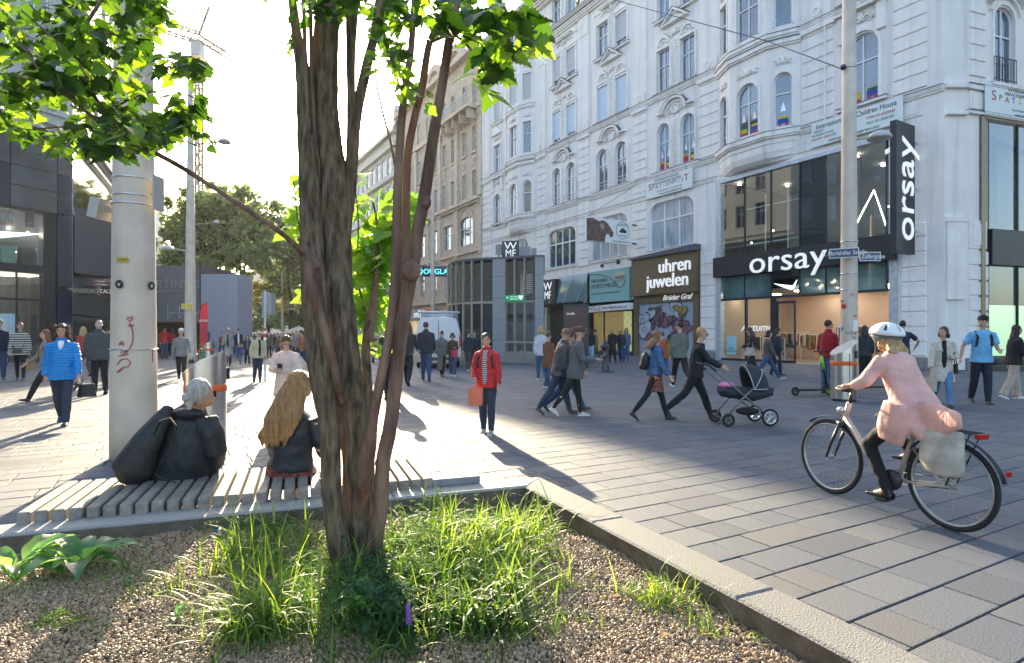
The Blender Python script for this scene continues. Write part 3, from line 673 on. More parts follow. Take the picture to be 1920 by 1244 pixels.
# interiors
part(lambda mb: (mb.box(.3, 9.8, -6.6, -6.5, 0, 4.0), mb.box(.2, .3, -6.6, -.3, 0, 4), mb.box(9.8, 9.9, -6.6, -.3, 0, 4)), 'inner_wall', warm, O, MW)
part(lambda mb: (mb.box(.3, 9.8, -6.5, -.3, -.02, .02), mb.box(.3, 9.8, -6.5, -.3, 5.3, 5.4)), 'inner_floor', mat('shop_floor', (.25, .2, .16), .4), O, MW)
part(lambda mb: (mb.box(.3, 9.8, -6.6, -6.5, 5.4, 10.6), mb.box(.3, 9.8, -6.5, -.3, 10.6, 10.7), mb.box(.3, 9.8, -6.5, -.3, 4.0, 4.05)), 'upper_wall', mat('upper_shop', (.42, .38, .34), .8), O, MW)
r4 = random.Random(11)
for i in range(14):
    x, y = r4.uniform(.8, 9.3), r4.uniform(-5.8, -1.2)
    part(lambda mb: mb.box(x-.2, x+.2, y-.2, y+.2, 3.93, 3.97), 'ceiling_lamp', lampm(), O, MW)
for i in range(12):
    x, y = r4.uniform(.8, 9.3), r4.uniform(-5.5, -1.0)
    part(lambda mb: mb.box(x-.07, x+.07, y-.07, y+.07, 10.45, 10.5) if i % 2 else mb.ball((x, y, r4.uniform(7, 9)), .05, 6), 'spot_lamp', lampm(), O, MW)
cl = [(.5, .45, .38), (.05, .05, .06), (.35, .2, .08), (.2, .12, .07), (.6, .55, .5), (.12, .13, .09), (.4, .25, .18), (.28, .05, .04)]
for k, (x0, x1, y, z) in enumerate([(.8, 2.6, -3.5, 1.5), (3.0, 4.6, -3.4, 1.5), (6.2, 7.8, -4.8, 1.5), (.7, 3.9, -6.2, 2.0), (4.4, 6.4, -6.2, 2.0), (7.5, 9.4, -5.2, 1.6), (1.2, 2.2, -1.8, 1.15), (3.4, 4.4, -1.9, 1.15), (6.7, 7.7, -1.6, 1.3), (8.4, 9.3, -1.8, 1.4)]):
    rk = part(lambda mb: (mb.box(x0, x1, y-.015, y+.015, z, z+.03), mb.box(x0, x0+.03, y-.02, y+.02, 0, z), mb.box(x1-.03, x1, y-.02, y+.02, 0, z)), 'clothes_rack', white_p, O, MW)
    x = x0+.08
    while x < x1-.08:
        wd = r4.uniform(.05, .12); hh = r4.uniform(.5, .95)*(1 if z > 1.2 else .6)
        c = r4.randrange(8); part(lambda mb: mb.prism([(x, z-hh), (x+wd, z-hh+.04), (x+wd*.8, z-.06), (x+wd*.2, z-.04)], y-.22, y+.22), 'hanging_garment', mat('cloth%d' % c, cl[c], .9), rk, MW)
        x += wd+.02
part(lambda mb: [mb.box(x, x+.05, -1.2, -1.15, 6.1, 9.6) for x in (9.0, 7.6, 6.2, 5.2)]+[mb.box(5.2, 9.0, -1.2, -1.15, z, z+.05) for z in (6.8, 8.9)], 'display_scaffold', white_p, O, MW)
part(lambda mb: mb.tube([(2.3, -.5, 6.6), (1.3, -.5, 8.4), (.75, -.5, 6.6)], .03, 5), 'neon_triangle', mat('neon', (1, 1, .8), .5, emit=((1, .95, .7), 6)), O, MW)
part(lambda mb: mb.box(8.75, 9.4, -.045, -.035, .35, 1.4), 'window_sticker', mat('sticker_blue', (.3, .6, .65), .6), O, MW)
text('NEUE\nADRESSE', .16, MW @ T(9.08, -.03, .62) @ RZ(R(180)), mat('print_dark', (.03, .03, .04), .6), parent=O, ext=.002)
text('Autumn', .62, MW @ T(7.4, -.03, 1.9) @ RZ(R(180)), white_l, parent=O, ext=.003, shear=.3)
part(lambda mb: (mb.box(2.55, 2.6, .1, .14, 0, 1.15), mb.box(3.55, 3.6, .1, .14, 0, 1.15), mb.box(2.55, 3.6, .1, .14, 1.1, 1.15), mb.box(3.0, 3.05, -1, -.95, 0, 1.9), mb.box(3.3, 3.35, -1, -.95, 0, 1.9), mb.box(3, 3.35, -1, -.95, 1.85, 1.9), mb.box(3, 3.35, -1.05, -.9, 0, .4)), 'security_gate', white_p, O, MW)
# blade sign
Mb = facade_matrix((MW @ Vector((-.75, .4, 0))).to_tuple()[:2], (-.8575, -.5145))
bs = empty('blade_sign', MW @ Vector((-.75, 1, 5)), label='tall dark vertical sign reading orsay projecting from the building corner', cat='sign')
part(lambda mb: mb.box(0, 1.55, -.13, .13, 5.0, 10.62), 'sign_box', black_m, bs, Mb)
Mt = Mb @ T(.78, 0, 7.7)
for sg in (1, -1):
    Mq = Mb @ T(.78, .15*sg, 7.75) @ (RZ(R(180)) if sg > 0 else Matrix.Identity(4)) @ Matrix.Rotation(R(-90), 4, 'Y')
    text('orsay', 2.05, Mq, white_l, parent=bs, ext=.02, sx=1.0)
part(lambda mb: [mb.box(-.4, 0, -.04, .04, z, z+.1) for z in (6.0, 7.9, 9.9)], 'bracket', alu, bs, Mb)
# banners
def banner(name, s0, s1, z0, z1, M, label, lines, y=.2):
    e = empty(name, M @ Vector(((s0+s1)/2, y, z0)), label=label, cat='banner')
    part(lambda mb: mb.box(s0, s1, y-.03, y, z0, z1), 'board', mat('banner_white', (.72, .76, .76), .5), e, M)
    for (tx, sz, cx, cz, col, *o) in lines:
        text(tx, sz, M @ T(cx, y+.006, cz) @ RZ(R(180)), mat('ink_%s' % str(col), col, .6), parent=e, ext=.003, sx=o[0] if o else 1, shear=o[1] if len(o) > 1 else 0)
    return e
RD, GN, BL, BK, YE = (.45, .02, .03), (.03, .25, .06), (.03, .15, .5), (.02, .02, .02), (.7, .5, .05)
def spatz(s0, s1, z0, z1, M, label):
    cx = (s0+s1)/2; w2 = s1-s0; lines = [('INTERNATIONALER\nPRIVATKINDERGARTEN', .2, cx+.15, z0+(z1-z0)*.8, BK, 1.2), ('Tel.: 01-526 46 87 \u2022 Fax: 01-522 62 82', .14, cx-.1, z0+.33, BK, 1), ('www.privat-kindergarten.at', .18, cx-.2, z0+.14, BK, 1)]
    cols = [RD, GN, RD, BL, YE, GN, RD, BL, YE, GN]
    x = s1-w2*.1
    for i, ch in enumerate('SPATZENNEST'):
        sz = .62 if i in (0, 10) else .36
        lines.append((ch, sz, x, z0+(z1-z0)*(.55 if i else .6)+.03*math.sin(i*2), cols[i % 10], 1.1)); x -= w2*.078
    banner('kindergarten_banner', s0, s1, z0, z1, M, label, lines)
spatz(11.8, 15.9, 10.72, 11.95, MW, 'white banner with multicoloured SPATZENNEST letters under a pair of arched windows')
banner('children_house_banner', -.3, 4.0, 11.02, 12.2, MW, 'white banner for International Pre Children House above the glass shop front', [('International Pre Children House', .36, 1.85, 11.98, BK, .78), ('PRIVAT', .15, 3.6, 11.75, BK), ('NURSERY AND', .17, 3.4, 11.57, GN), ('CRAWL GROUPS', .17, 3.35, 11.38, RD), ('FON: 01-5225666', .19, .65, 11.66, RD, .9, .2), ('FAX: 01-5226302', .19, .68, 11.42, GN, .9, .2), ('www.privat-kindergarten.com', .22, 1.9, 11.16, BK, .9)])
spatz(sS(1990), sS(1838), 11.0, 12.35, MS, 'white kindergarten banner on the side-street front beside the building corner')
# hidden in-between: wool shop, jeweller, cookware shop
J = empty('jewellers_shop', MW @ Vector((14.4, 0, 0)), label='closed jewellers with brown fascia reading uhren juwelen over a graffiti-covered roller shutter', cat='shop front')
brown = mat('brown_cladding', (.14, .10, .055), .5, var=.08)
part(lambda mb: mb.box(11.4, 17.2, -.1, .32, 4.18, 6.72), 'fascia', brown, J, MW)
part(lambda mb: (mb.box(11.3, 17.3, -.1, .5, 6.72, 6.8), mb.prism([(11.3, 6.8), (17.3, 6.8), (17.3, 6.86), (11.3, 7.1)], 0, .5)), 'cap', zinc, J, MW)
part(lambda mb: (mb.box(11.4, 11.85, -.2, .1, 0, 4.18), mb.box(16.8, 17.2, -.2, .1, 0, 4.18), mb.box(11.85, 16.8, -.1, .06, 3.65, 4.18)), 'shop_surround', brown, J, MW)
text('uhren', 1.25, MW @ T(13.1, .42, 5.95) @ RZ(R(180)), white_l, parent=J, ext=.05, sx=.95); text('juwelen', 1.25, MW @ T(13.75, .42, 5.0) @ RZ(R(180)), white_l, parent=J, ext=.05, sx=.95)
text('Br\u00fcder Graf', .5, MW @ T(13.2, .1, 3.92) @ RZ(R(180)), white_l, parent=J, ext=.01, shear=.35)
sh = part(lambda mb: [mb.box(11.85, 16.8, -.12, -.08+.015*(i % 2), i*.1, i*.1+.1) for i in range(37)], 'roller_shutter', mat('shutter_blue', (.36, .42, .52), .5), J, MW)
r5 = random.Random(5)
gcol = [(.16, .08, .10), (.30, .22, .05), (.42, .48, .55), (.13, .06, .09), (.25, .30, .38), (.22, .10, .14)]
gm = [mat('graffiti%d' % i, c, .6) for i, c in enumerate(gcol)]+[mat('graffiti_black', (.015, .012, .03), .6)]
yy = -.06
for i in range(34):
    x, z, r_ = r5.uniform(12.2, 16.5), r5.uniform(.3, 3.3), r5.uniform(.12, .5); c = gm[r5.randrange(6)]; yy += .0008
    el = r5.uniform(.6, 1.8); a0 = r5.uniform(0, 3)
    pts = []
    for j in range(14):
        t = 2*math.pi*j/14; rr = r_*(1+.35*math.sin(2*t+a0)+.2*math.sin(3*t)); px_, pz_ = x+rr*math.cos(t), z+rr*el*math.sin(t)
        pts.append((min(16.78, max(11.87, px_)), min(3.62, max(.02, pz_))))
    part(lambda mb: mb.prism([(x+(p[0]-x)*1.13, z+(p[1]-z)*1.13) for p in pts], yy-.002, yy), 'graffiti_shape', gm[6], sh, MW); yy += .0008
    part(lambda mb: mb.prism(pts, yy-.002, yy), 'graffiti_shape', c, sh, MW)
    if i % 3 == 0: yy += .0008; part(lambda mb: (mb.arc(x, z, r_*.35, r_*.45, 0, 6.28, yy-.002, yy, 10)), 'graffiti_ring', gm[6], sh, MW)
for i in range(12):
    x, z = r5.uniform(12.2, 16.4), r5.uniform(.6, 3.2); part(lambda mb: mb.tube([(x, yy+.01, z), (x+r5.uniform(-.5, .5), yy+.01, z+.4), (x+r5.uniform(-.6, .6), yy+.01, z+r5.uniform(-.6, .4))], .025, 4), 'graffiti_line', gm[6], sh, MW)
Kc = empty('wool_shop', MW @ Vector((20, 0, 0)), label='shop window with turquoise hoarding showing a giant spoon and a white strip reading AUS WOLLE', cat='shop front')
turq = mat('turquoise_print', (.22, .42, .42), .35, var=.1, scale=.6)
part(lambda mb: mb.box(17.45, 21.9, .0, .3, 3.95, 6.3), 'hoarding', turq, Kc, MW)
prn = mat('print_dark', (.03, .03, .04), .6)
text('WIR HABEN\nDIE BESTE MEDIZIN', .42, MW @ T(21.7, .32, 5.35) @ RZ(R(180)), prn, parent=Kc, ext=.002, align='LEFT', sx=.85)
text('f\u00fcr gesunden und erholsamen Schlaf', .22, MW @ T(21.6, .32, 4.62) @ RZ(R(180)), prn, parent=Kc, ext=.002, align='LEFT')
part(lambda mb: (mb.tube([(21.8, .32, 6.15), (20.6, .32, 6.05), (19.6, .32, 5.75), (18.9, .32, 5.3)], [.03, .05, .04, .06], 6), mb.arc(18.4, 5.45, .5, .56, math.pi, 2*math.pi, .3, .34, 12), mb.box(17.8, 19.0, .3, .33, 5.4, 5.45)), 'printed_spoon', mat('spoon_grey', (.15, .2, .2), .3), Kc, MW)
part(lambda mb: [mb.box(17.9, 18.9, .3, .325, z, z+.18) for z in (5.55,)], 'printed_layer', mat('layer_brown', (.25, .14, .06), .6), Kc, MW); part(lambda mb: [mb.box(17.9, 18.9, .3, .325, z, z+.2) for z in (5.8, )], 'printed_layer', mat('layer_cream', (.55, .5, .35), .6), Kc, MW)
part(lambda mb: (mb.prism([(17.3, 3.3), (22.4, 3.2), (22.4, 3.62), (17.3, 3.75)], .0, .6)), 'awning_strip', white_p, Kc, MW)
text('AUS WOLLE.', .42, MW @ T(21.3, .63, 3.45) @ RZ(R(180)), prn, parent=Kc, ext=.002); text('www.villgraternatur.at', .3, MW @ T(18.7, .63, 3.5) @ RZ(R(180)), prn, parent=Kc, ext=.002)
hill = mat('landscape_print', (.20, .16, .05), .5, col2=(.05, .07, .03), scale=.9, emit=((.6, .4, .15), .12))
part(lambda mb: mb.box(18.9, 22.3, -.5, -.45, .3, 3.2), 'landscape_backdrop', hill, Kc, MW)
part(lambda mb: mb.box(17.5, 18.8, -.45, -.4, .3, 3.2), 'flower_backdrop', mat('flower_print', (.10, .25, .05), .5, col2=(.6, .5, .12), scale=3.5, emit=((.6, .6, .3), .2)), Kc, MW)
part(lambda mb: mb.quad((17.45, -.1, .3), (22.4, -.1, .3), (22.4, -.1, 3.2), (17.45, -.1, 3.2)), 'shop_window', glass_t, Kc, MW)
part(lambda mb: (mb.box(22.4, 22.9, -.3, 0, 0, 4), mb.box(20.6, 20.68, -.15, -.05, 0, 3.2), mb.box(17.3, 17.45, -.3, .05, 0, 4), mb.box(17.3, 22.4, -.2, 0, 0, .3)), 'shop_frame', dark_m, Kc, MW)
C2 = empty('cookware_shop', MW @ Vector((26, 0, 0)), label='cookware shop with slanted blue-grey glass canopy and a black square sign lettered WMF', cat='shop front')
canopy = mat('blue_glass_canopy', (.07, .17, .22), .1, var=.1, spec=.8)
for a, b in ((22.3, 24.1), (24.1, 26.1), (28.2, 29.4)): part(lambda mb: mb.add([(a+.03, .5, 4.1), (b-.03, .5, 4.1), (b-.03, .12, 6.3), (a+.03, .12, 6.3)], [(0, 1, 2, 3)]), 'canopy_pane', canopy, C2, MW)
part(lambda mb: (mb.box(26.15, 28.2, .1, .55, 4.1, 6.15)), 'sign_box', black_m, C2, MW)
text('W', .95, MW @ T(27.2, .57, 5.55) @ RZ(R(180)), white_l, parent=C2, ext=.02, sx=1.25); text('MF', .95, MW @ T(27.2, .57, 4.8) @ RZ(R(180)), white_l, parent=C2, ext=.02, sx=.85)
for x in (22.3, 24.1, 26.1, 28.6): part(lambda mb: mb.tube([(x+.9, .6, 4.1), (x, .1, 6.3)], .03, 5), 'tie_rod', alu, C2, MW)
part(lambda mb: (mb.box(23.2, 28.8, -3.6, -3.5, 0, 4), mb.box(23.0, 28.8, -.1, .1, 3.9, 4.1)), 'inner_wall', mat('shop_wall_dark', (.10, .09, .08), .8), C2, MW)
for i in range(9): part(lambda mb: mb.box(27.0+.1*i, 27.07+.1*i, -2.6, -2.4, .5+.3*(i % 5), .75+.3*(i % 5)), 'shelf_lamp', lampm(), C2, MW)
part(lambda mb: (mb.box(27.7, 28.8, -.1, 0, 0, 4), mb.quad((23.2, -.2, 0), (26, -.2, 0), (26, -.2, 3.9), (23.2, -.2, 3.9))), 'shop_window', glass_t, C2, MW)
# sheep sign
Mv = facade_matrix((MW @ Vector((16.96, .57, 0))).to_tuple()[:2], (-.8575, -.5145))
vs_ = empty('wool_sign', MW @ Vector((16.96, 2, 7)), label='white projecting sign with the photo of a brown sheep head and an oval emblem', cat='sign')
part(lambda mb: mb.box(0, 4.0, -.09, .09, 7.72, 9.32), 'sign_box', white_p, vs_, Mv)
Mv2 = Mv @ RZ(R(180))
sheep = mat('sheep_wool', (.16, .10, .085), .9, var=.5, scale=9)
shp = [(-3.98, 7.75), (-2.45, 7.75), (-2.4, 8.2), (-2.15, 8.35), (-1.95, 8.1), (-1.75, 8.15), (-1.7, 8.4), (-1.95, 8.75), (-2.3, 9.1), (-2.6, 9.2), (-3.0, 9.1), (-3.5, 9.28), (-3.98, 9.2)]
part(lambda mb: mb.prism([(x+.02, z) for x, z in shp], -.11, -.092), 'printed_sheep', sheep, vs_, Mv2)
part(lambda mb: mb.prism([(-2.9, 8.9), (-2.6, 9.0), (-2.45, 8.7), (-2.7, 8.5)], -.115, -.11), 'printed_ear', mat('sheep_ear', (.3, .27, .33), .8), vs_, Mv2)
part(lambda mb: mb.arc(-.85, 8.65, .56, .59, 0, 6.28, -.1, -.092, 20), 'oval_emblem', prn, vs_, Mv2)
part(lambda mb: (mb.prism([(-1.15, 8.6), (-.85, 8.85), (-.5, 8.65), (-.5, 8.5), (-1.1, 8.5)], -.1, -.092)), 'house_emblem', prn, vs_, Mv2)
text('VILLGRATER', .17, Mv2 @ T(-.85, -.1, 9.02), prn, parent=vs_, ext=.003); text('NATUR', .17, Mv2 @ T(-.85, -.1, 8.28), prn, parent=vs_, ext=.003); text('www.villgraternatur.at', .17, Mv2 @ T(-.95, -.1, 7.88), prn, parent=vs_, ext=.003)
part(lambda mb: [mb.box(-.6, 0, -.04, .04, z, z+.1) for z in (7.8, 9.1)], 'bracket', dark_m, vs_, Mv)
part(lambda mb: mb.tube([(3.9, 0, 9.3), (-.5, 0, 12.0)], .015, 4), 'stay_wire', dark_m, vs_, Mv)
fl = empty('wall_floodlight', MW @ Vector((19.5, .3, 6.7)), label='small black twin floodlight on the white wall over the turquoise hoarding', cat='lamp')
part(lambda mb: (mb.box(18.6, 20.2, .3, .34, 6.75, 6.8), mb.ball((20.3, .4, 6.65), (.16, .12, .16), 8), mb.ball((18.5, .4, 6.75), (.2, .14, .2), 8)), 'lamp_arm', black_m, fl, MW)
# ================================================================= brown stone building
BB = empty('brown_stone_building', MW @ Vector((52, 0, 0)), label='ornate brown stone apartment house with bracketed balcony next to the white building', cat='building')
bst = mat('brown_sandstone', (.60, .475, .36), .85, var=.1, scale=1.5, bump=.2, bscale=14, dirt=.25); bst2 = mat('brown_sandstone_trim', (.64, .515, .40), .85, var=.12, scale=3, bump=.2, bscale=20, dirt=.15)
cols_ = [41.8, 44.2, 47.1, 49.5, 51.8, 54.6, 57.4, 60.0, 62.6]
hb = []
for x in cols_:
    hb += [(x-.42, x+.42, 16.3, 19.0, 0), (x-.42, x+.42, 21.15, 23.75, 0), (x-.42, x+.42, 26.2, 28.7, .9)]
low = [(42.0, 45.6, 11.3, 14.35, .5), (47.2, 49.7, 11.35, 14.1, 0), (51.2, 53.4, 11.35, 14.1, 0), (55, 57.4, 11.35, 14.1, 0), (59, 61.5, 11.35, 14.1, 0)]
hb += low; hb += [(a+.3, b-.3, 6.3, 9.0, 0) for a, b, *_ in low]
hb += [(40.8, 64.6, 0, 4.6, 0)]
wall_holes('wall', MW, 39.93, 65.2, 0, 32.3, hb, bst, BB, .3)
for h in hb[:-1]: window(MW, h[0], h[1], h[2], h[3], BB, arch=h[4], muls=1 if h[1]-h[0] < 1 else 2, depth=.24, glass=pane_m); surround(MW, h[0], h[1], h[2], h[3], h[4], BB, .2, .09).data.materials[0] = bst2
def bp(fn, name): return part(fn, name, bst2, BB, MW)
for x in cols_:
    bp(lambda mb: mb.box(x-.7, x+.7, 0, .2, 16.05, 16.25), 'sill'); bp(lambda mb: mb.box(x-.65, x+.65, 0, .15, 20.85, 21.1), 'sill')
    bp(lambda mb: (mb.box(x-.45, x+.45, 0, .08, 19.6, 20.6), mb.arc(x, 20.1, .15, .3, 0, 6.28, .08, .14, 8)), 'stone_panel')
for i, x in enumerate([40.3, 46.0, 50.6, 54.2, 58.2, 62.0, 64.9]):
    bp(lambda mb: (mb.box(x-.4, x+.4, 0, .22, 16.1, 25.2), mb.box(x-.5, x+.5, 0, .3, 24.6, 25.2), mb.arc(x, 15.2, .2, .5, 0, 6.28, 0, .25, 10), mb.box(x-.35, x+.35, 0, .2, 10, 15)), 'stone_pilaster')
    o_ = ornament(MW, x, 17.2, .5, 1.6, BB, i); o_.data.materials[0] = bst2
for z, h, o in ((15.45, .25, .3), (15.7, .2, .5), (10.3, .3, .25), (25.3, .3, .35), (5.2, .35, .4), (31.6, .4, .7)): bp(lambda mb: mb.box(39.95, 65.2, 0, o, z, z+h), 'cornice')
for z in [z_*1.1+5.7 for z_ in range(4)]+[z_*1.05+10.8 for z_ in range(4)]: bp(lambda mb: [mb.box(a, b, 0, .05, z, z+.95) for a, b in ((39.98, 41.6), (45.8, 46.9), (49.9, 51), (53.7, 54.8))], 'ashlar_block')
for x in (46.5, 52.2, 58.0): bp(lambda mb: (mb.arc(x, 31.9, 1.6, 2.3, 0, math.pi, -.4, .3, 14), mb.box(x-1.6, x+1.6, -.3, 0, 31.9, 33.1)), 'gable_arch')
bp(lambda mb: mb.box(40.6, 48.2, 0, 1.5, 25.2, 25.5), 'balcony_slab')
bp(lambda mb: [mb.prism([(-.1, 24.2), (.1, 24.2), (.1, 25.2), (-.1, 25.2)], 0, 1.2, T(x, 0, 0)) for x in (41.2, 43, 44.8, 46.4, 47.8)], 'bracket')
part(lambda mb: [mb.box(x, x+.03, 1.42, 1.45, 25.5, 26.6) for x in [40.7+.25*i for i in range(30)]]+[mb.box(40.65, 48.15, 1.4, 1.47, 26.6, 26.68)], 'balcony_railing', mat('rail_grey', (.45, .46, .48), .5), BB, MW)
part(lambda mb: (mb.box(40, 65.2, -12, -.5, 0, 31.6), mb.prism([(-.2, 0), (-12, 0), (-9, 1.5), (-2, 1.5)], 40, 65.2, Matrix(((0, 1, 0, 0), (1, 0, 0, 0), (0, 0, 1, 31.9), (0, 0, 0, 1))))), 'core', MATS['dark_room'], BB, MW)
part(lambda mb: mb.box(52, 64.6, -.1, .35, 3.4, 4.8), 'fascia', mat('lilac_fascia', (.3, .3, .36), .5), BB, MW)
text('im\u20ac(c)', 1.3, MW @ T(56.5, .37, 4.1) @ RZ(R(180)), white_l, parent=BB, ext=.02)
part(lambda mb: mb.quad((40.9, -.15, 0), (64.5, -.15, 0), (64.5, -.15, 4.6), (40.9, -.15, 4.6)), 'shop_window', pane_l, BB, MW)
# grey modern block further down
GB = empty('grey_office_building', MW @ Vector((78, 0, 0)), label='pale grey modern building with long window bands beyond the brown house', cat='building')
gr_ = mat('pale_render', (.52, .49, .45), .8, var=.06)
hb = []
for z in (7, 11.5, 16, 20.5, 25):
    hb += [(65.6+2.5*i, 65.6+2.5*i+1.7, z, z+2.6, 0) for i in range(16)]
wall_holes('wall', MW, 65.2, 106, 0, 30.2, hb, gr_, GB, .25)
for h in hb: window(MW, h[0], h[1], h[2], h[3], GB, muls=1, depth=.18)
for z in (10.2, 14.7, 19.2, 23.8, 28.2): part(lambda mb: mb.box(65.2, 106, 0, .6, z, z+.5), 'ledge', gr_, GB, MW)
part(lambda mb: (mb.box(65.2, 106, -12, -.5, 0, 30), mb.prism([(.7, 0), (-12, 0), (-12, .3), (-.2, 1.9), (.7, .5)], 65.2, 106, Matrix(((0, 1, 0, 0), (1, 0, 0, 0), (0, 0, 1, 30.2), (0, 0, 0, 1))))), 'roof', mat('metal_roof', (.35, .34, .33), .5, metal=.3), GB, MW)
part(lambda mb: (mb.box(65.2, 66.4, -1, .3, 30, 33), mb.prism([(65.0, 33), (66.6, 33), (65.8, 34)], -1, .3)), 'chimney', gr_, GB, MW)
far_b = [empty('townhouse', MW @ Vector((x, 0, 0)), label=l_, cat='building') for x, l_ in ((117, 'plain pale house next after the grey office block'), (139, 'lower plain house second after the grey office block'), (170, 'tall plain house third after the grey office block'), (225, 'farthest house at the end of the right-hand row'))]
for i, (a, b, z) in enumerate([(106, 128, 26), (128, 150, 23), (150, 190, 27), (190, 260, 24)]): part(lambda mb: mb.box(a, b, -14, 0, 0, z), 'wall', gr_, far_b[i], MW)
# ================================================================= left-hand buildings
Q1 = Vector((-24.7, 33.0, 0)); D1 = Vector((-.3896, -.921)); D2 = Vector((.434, -.901))
M1 = facade_matrix((Q1.x, Q1.y), D1)            # s grows towards the camera
LEN2 = 34.
M2_ = facade_matrix((Q1.x-D2.x*LEN2, Q1.y-D2.y*LEN2), D2)   # s = LEN2 at the corner
def s1(px): r = (px-960)/F; return (r*Q1.y-Q1.x)/(D1.x-r*D1.y)
def s2(px): r = (px-960)/F; return LEN2+(r*Q1.y-Q1.x)/(D2.x-r*D2.y)
L = empty('sports_store_building', Q1, label='dark glass corner store with giant white tick and pale upper storeys on the left', cat='building')
navyg = mat('navy_glass_cladding', (.018, .026, .05), .12, var=.25, scale=.5, spec=.6)
greyg = mat('grey_glass_cladding', (.06, .07, .08), .12, var=.4, scale=.4, spec=.8)
lpl = mat('pale_stone_left', (.5, .49, .47), .8, var=.08, dirt=.12)
a85, a110, a138 = s1(85), s1(108), 0
hu = []
for z in (14.6, 18.8, 23.0): hu += [(1.2+2.6*i, 2.5+2.6*i, z, z+2.7, 0) for i in range(5)]
wall_holes('wall', M1, 0, 14, 12.6, 27, hu, lpl, L, .3)
for h in hu: window(M1, h[0], h[1], h[2], h[3], L, muls=1)
hv = []
for z in (14.6, 18.8, 23.0): hv += [(1+2.6*i, 2.3+2.6*i, z, z+2.7, 0) for i in range(12)]
wall_holes('wall', M2_, 0, LEN2, 12.6, 27, hv, lpl, L, .3)
for h in hv: window(M2_, h[0], h[1], h[2], h[3], L, muls=1)
for M_, ln in ((M1, 14), (M2_, LEN2)):
    for z, h, o in ((12.5, .3, .35), (12.8, .25, .6), (13.5, .15, .2), (26.5, .5, .8)): part(lambda mb: mb.box(0, ln, 0, o, z, z+h), 'cornice', lpl, L, M_)
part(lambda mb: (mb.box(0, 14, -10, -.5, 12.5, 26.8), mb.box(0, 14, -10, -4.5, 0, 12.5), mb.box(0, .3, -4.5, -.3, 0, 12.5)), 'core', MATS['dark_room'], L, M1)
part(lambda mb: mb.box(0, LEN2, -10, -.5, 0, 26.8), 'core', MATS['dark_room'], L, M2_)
zz = [8.15, 9.3, 10.35, 12.5]
for i, (a, b) in enumerate([(0, a110), (a110, a110+2.2), (a110+2.2, a110+4.4), (a110+4.4, 14)]):
    for j in range(3): part(lambda mb: mb.box(a+.02, b-.02, -.2, 0, zz[j]+.02, zz[j+1]-.02), 'glass_panel', navyg if (j != 2 and i != 1) else greyg, L, M1)
for j, z in enumerate((0, 2.0, 4.1, 6.1)): part(lambda mb: mb.box(.03, a110-.02, -.2, 0, z+.02, z+2.0), 'glass_panel', navyg, L, M1)
part(lambda mb: (mb.box(a110, a85, -.6, -.15, 0, 8.15), mb.box(a85, 14, -.4, .02, 4.75, 5.2), mb.box(a85, 14, -.4, .0, 8.0, 8.15)), 'black_portal', black_m, L, M1)
part(lambda mb: mb.quad((a85, -.2, 5.2), (14, -.2, 5.2), (14, -.2, 8.0), (a85, -.2, 8.0)), 'display_window', glass_t, L, M1)
part(lambda mb: (mb.quad((a85, -.3, 0), (14, -.3, 0), (14, -.3, 3.3), (a85, -.3, 3.3)), mb.quad((a85, -.3, 3.4), (14, -.3, 3.4), (14, -.3, 4.7), (a85, -.3, 4.7))), 'entrance_glass', glass_t, L, M1)
part(lambda mb: [mb.box(a85+.05+1.1*i, a85+.13+1.1*i, -.35, -.25, 0, 4.75) for i in range(9)]+[mb.box(a85, 14, -.36, -.24, 3.3, 3.42)], 'door_frame', black_m, L, M1)
part(lambda mb: mb.box(a85, 14, -3, -.4, 4.66, 4.72), 'lit_soffit', mat('soffit_light', (1, .9, .7), .5, emit=((1, .85, .6), 1.2)), L, M1)
part(lambda mb: (mb.box(a85, 14, -4.4, -4.3, 0, 8.1)), 'store_back_wall', mat('store_wall', (.16, .12, .1), .8), L, M1)
part(lambda mb: mb.box(a85, 14, -4.3, -.4, 4.8, 4.95), 'store_floor', mat('store_floor', (.08, .07, .07), .6), L, M1)
for i in range(9):
    x, y, z = a85+.3+.55*i, -1.0-.7*(i % 3), 7.0+.25*(i % 4); part(lambda mb: mb.ball((x, y, z), .06, 6), 'spot_lamp', mat('spot_bright', (1, 1, 1), .5, emit=((1, .85, .6), 60)), L, M1)
tp = a85+.02
part(lambda mb: mb.prism([(tp, 6.95), (tp+1.7, 6.5), (tp+3.5, 6.0), (tp+4.6, 6.2), (tp+4.8, 7.2), (tp+3.8, 6.7), (tp+2.4, 6.75)], -.19, -.15), 'tick_emblem', MATS['tick_white'], L, M1)
part(lambda mb: (mb.box(a85+.9, a85+1.6, -1.4, -.9, 4.95, 6.2), mb.ball((a85+2.2, -1.2, 5.6), (.35, .3, .7), 8)), 'display_stand', mat('teal_cloth', (.05, .16, .14), .8), L, M1)
part(lambda mb: mb.box(a85+.25, a85+.55, -1.7, -1.65, 5.6, 6.3), 'poster', mat('poster_pale', (.5, .42, .35), .7), L, M1)
part(lambda mb: mb.box(a85+1.0, a85+2.6, -.8, -.75, .4, 2.6), 'shoe_poster', mat('shoe_poster', (.12, .22, .32), .5, col2=(.4, .1, .04), scale=1.6, emit=((.3, .5, .7), .15)), L, M1)
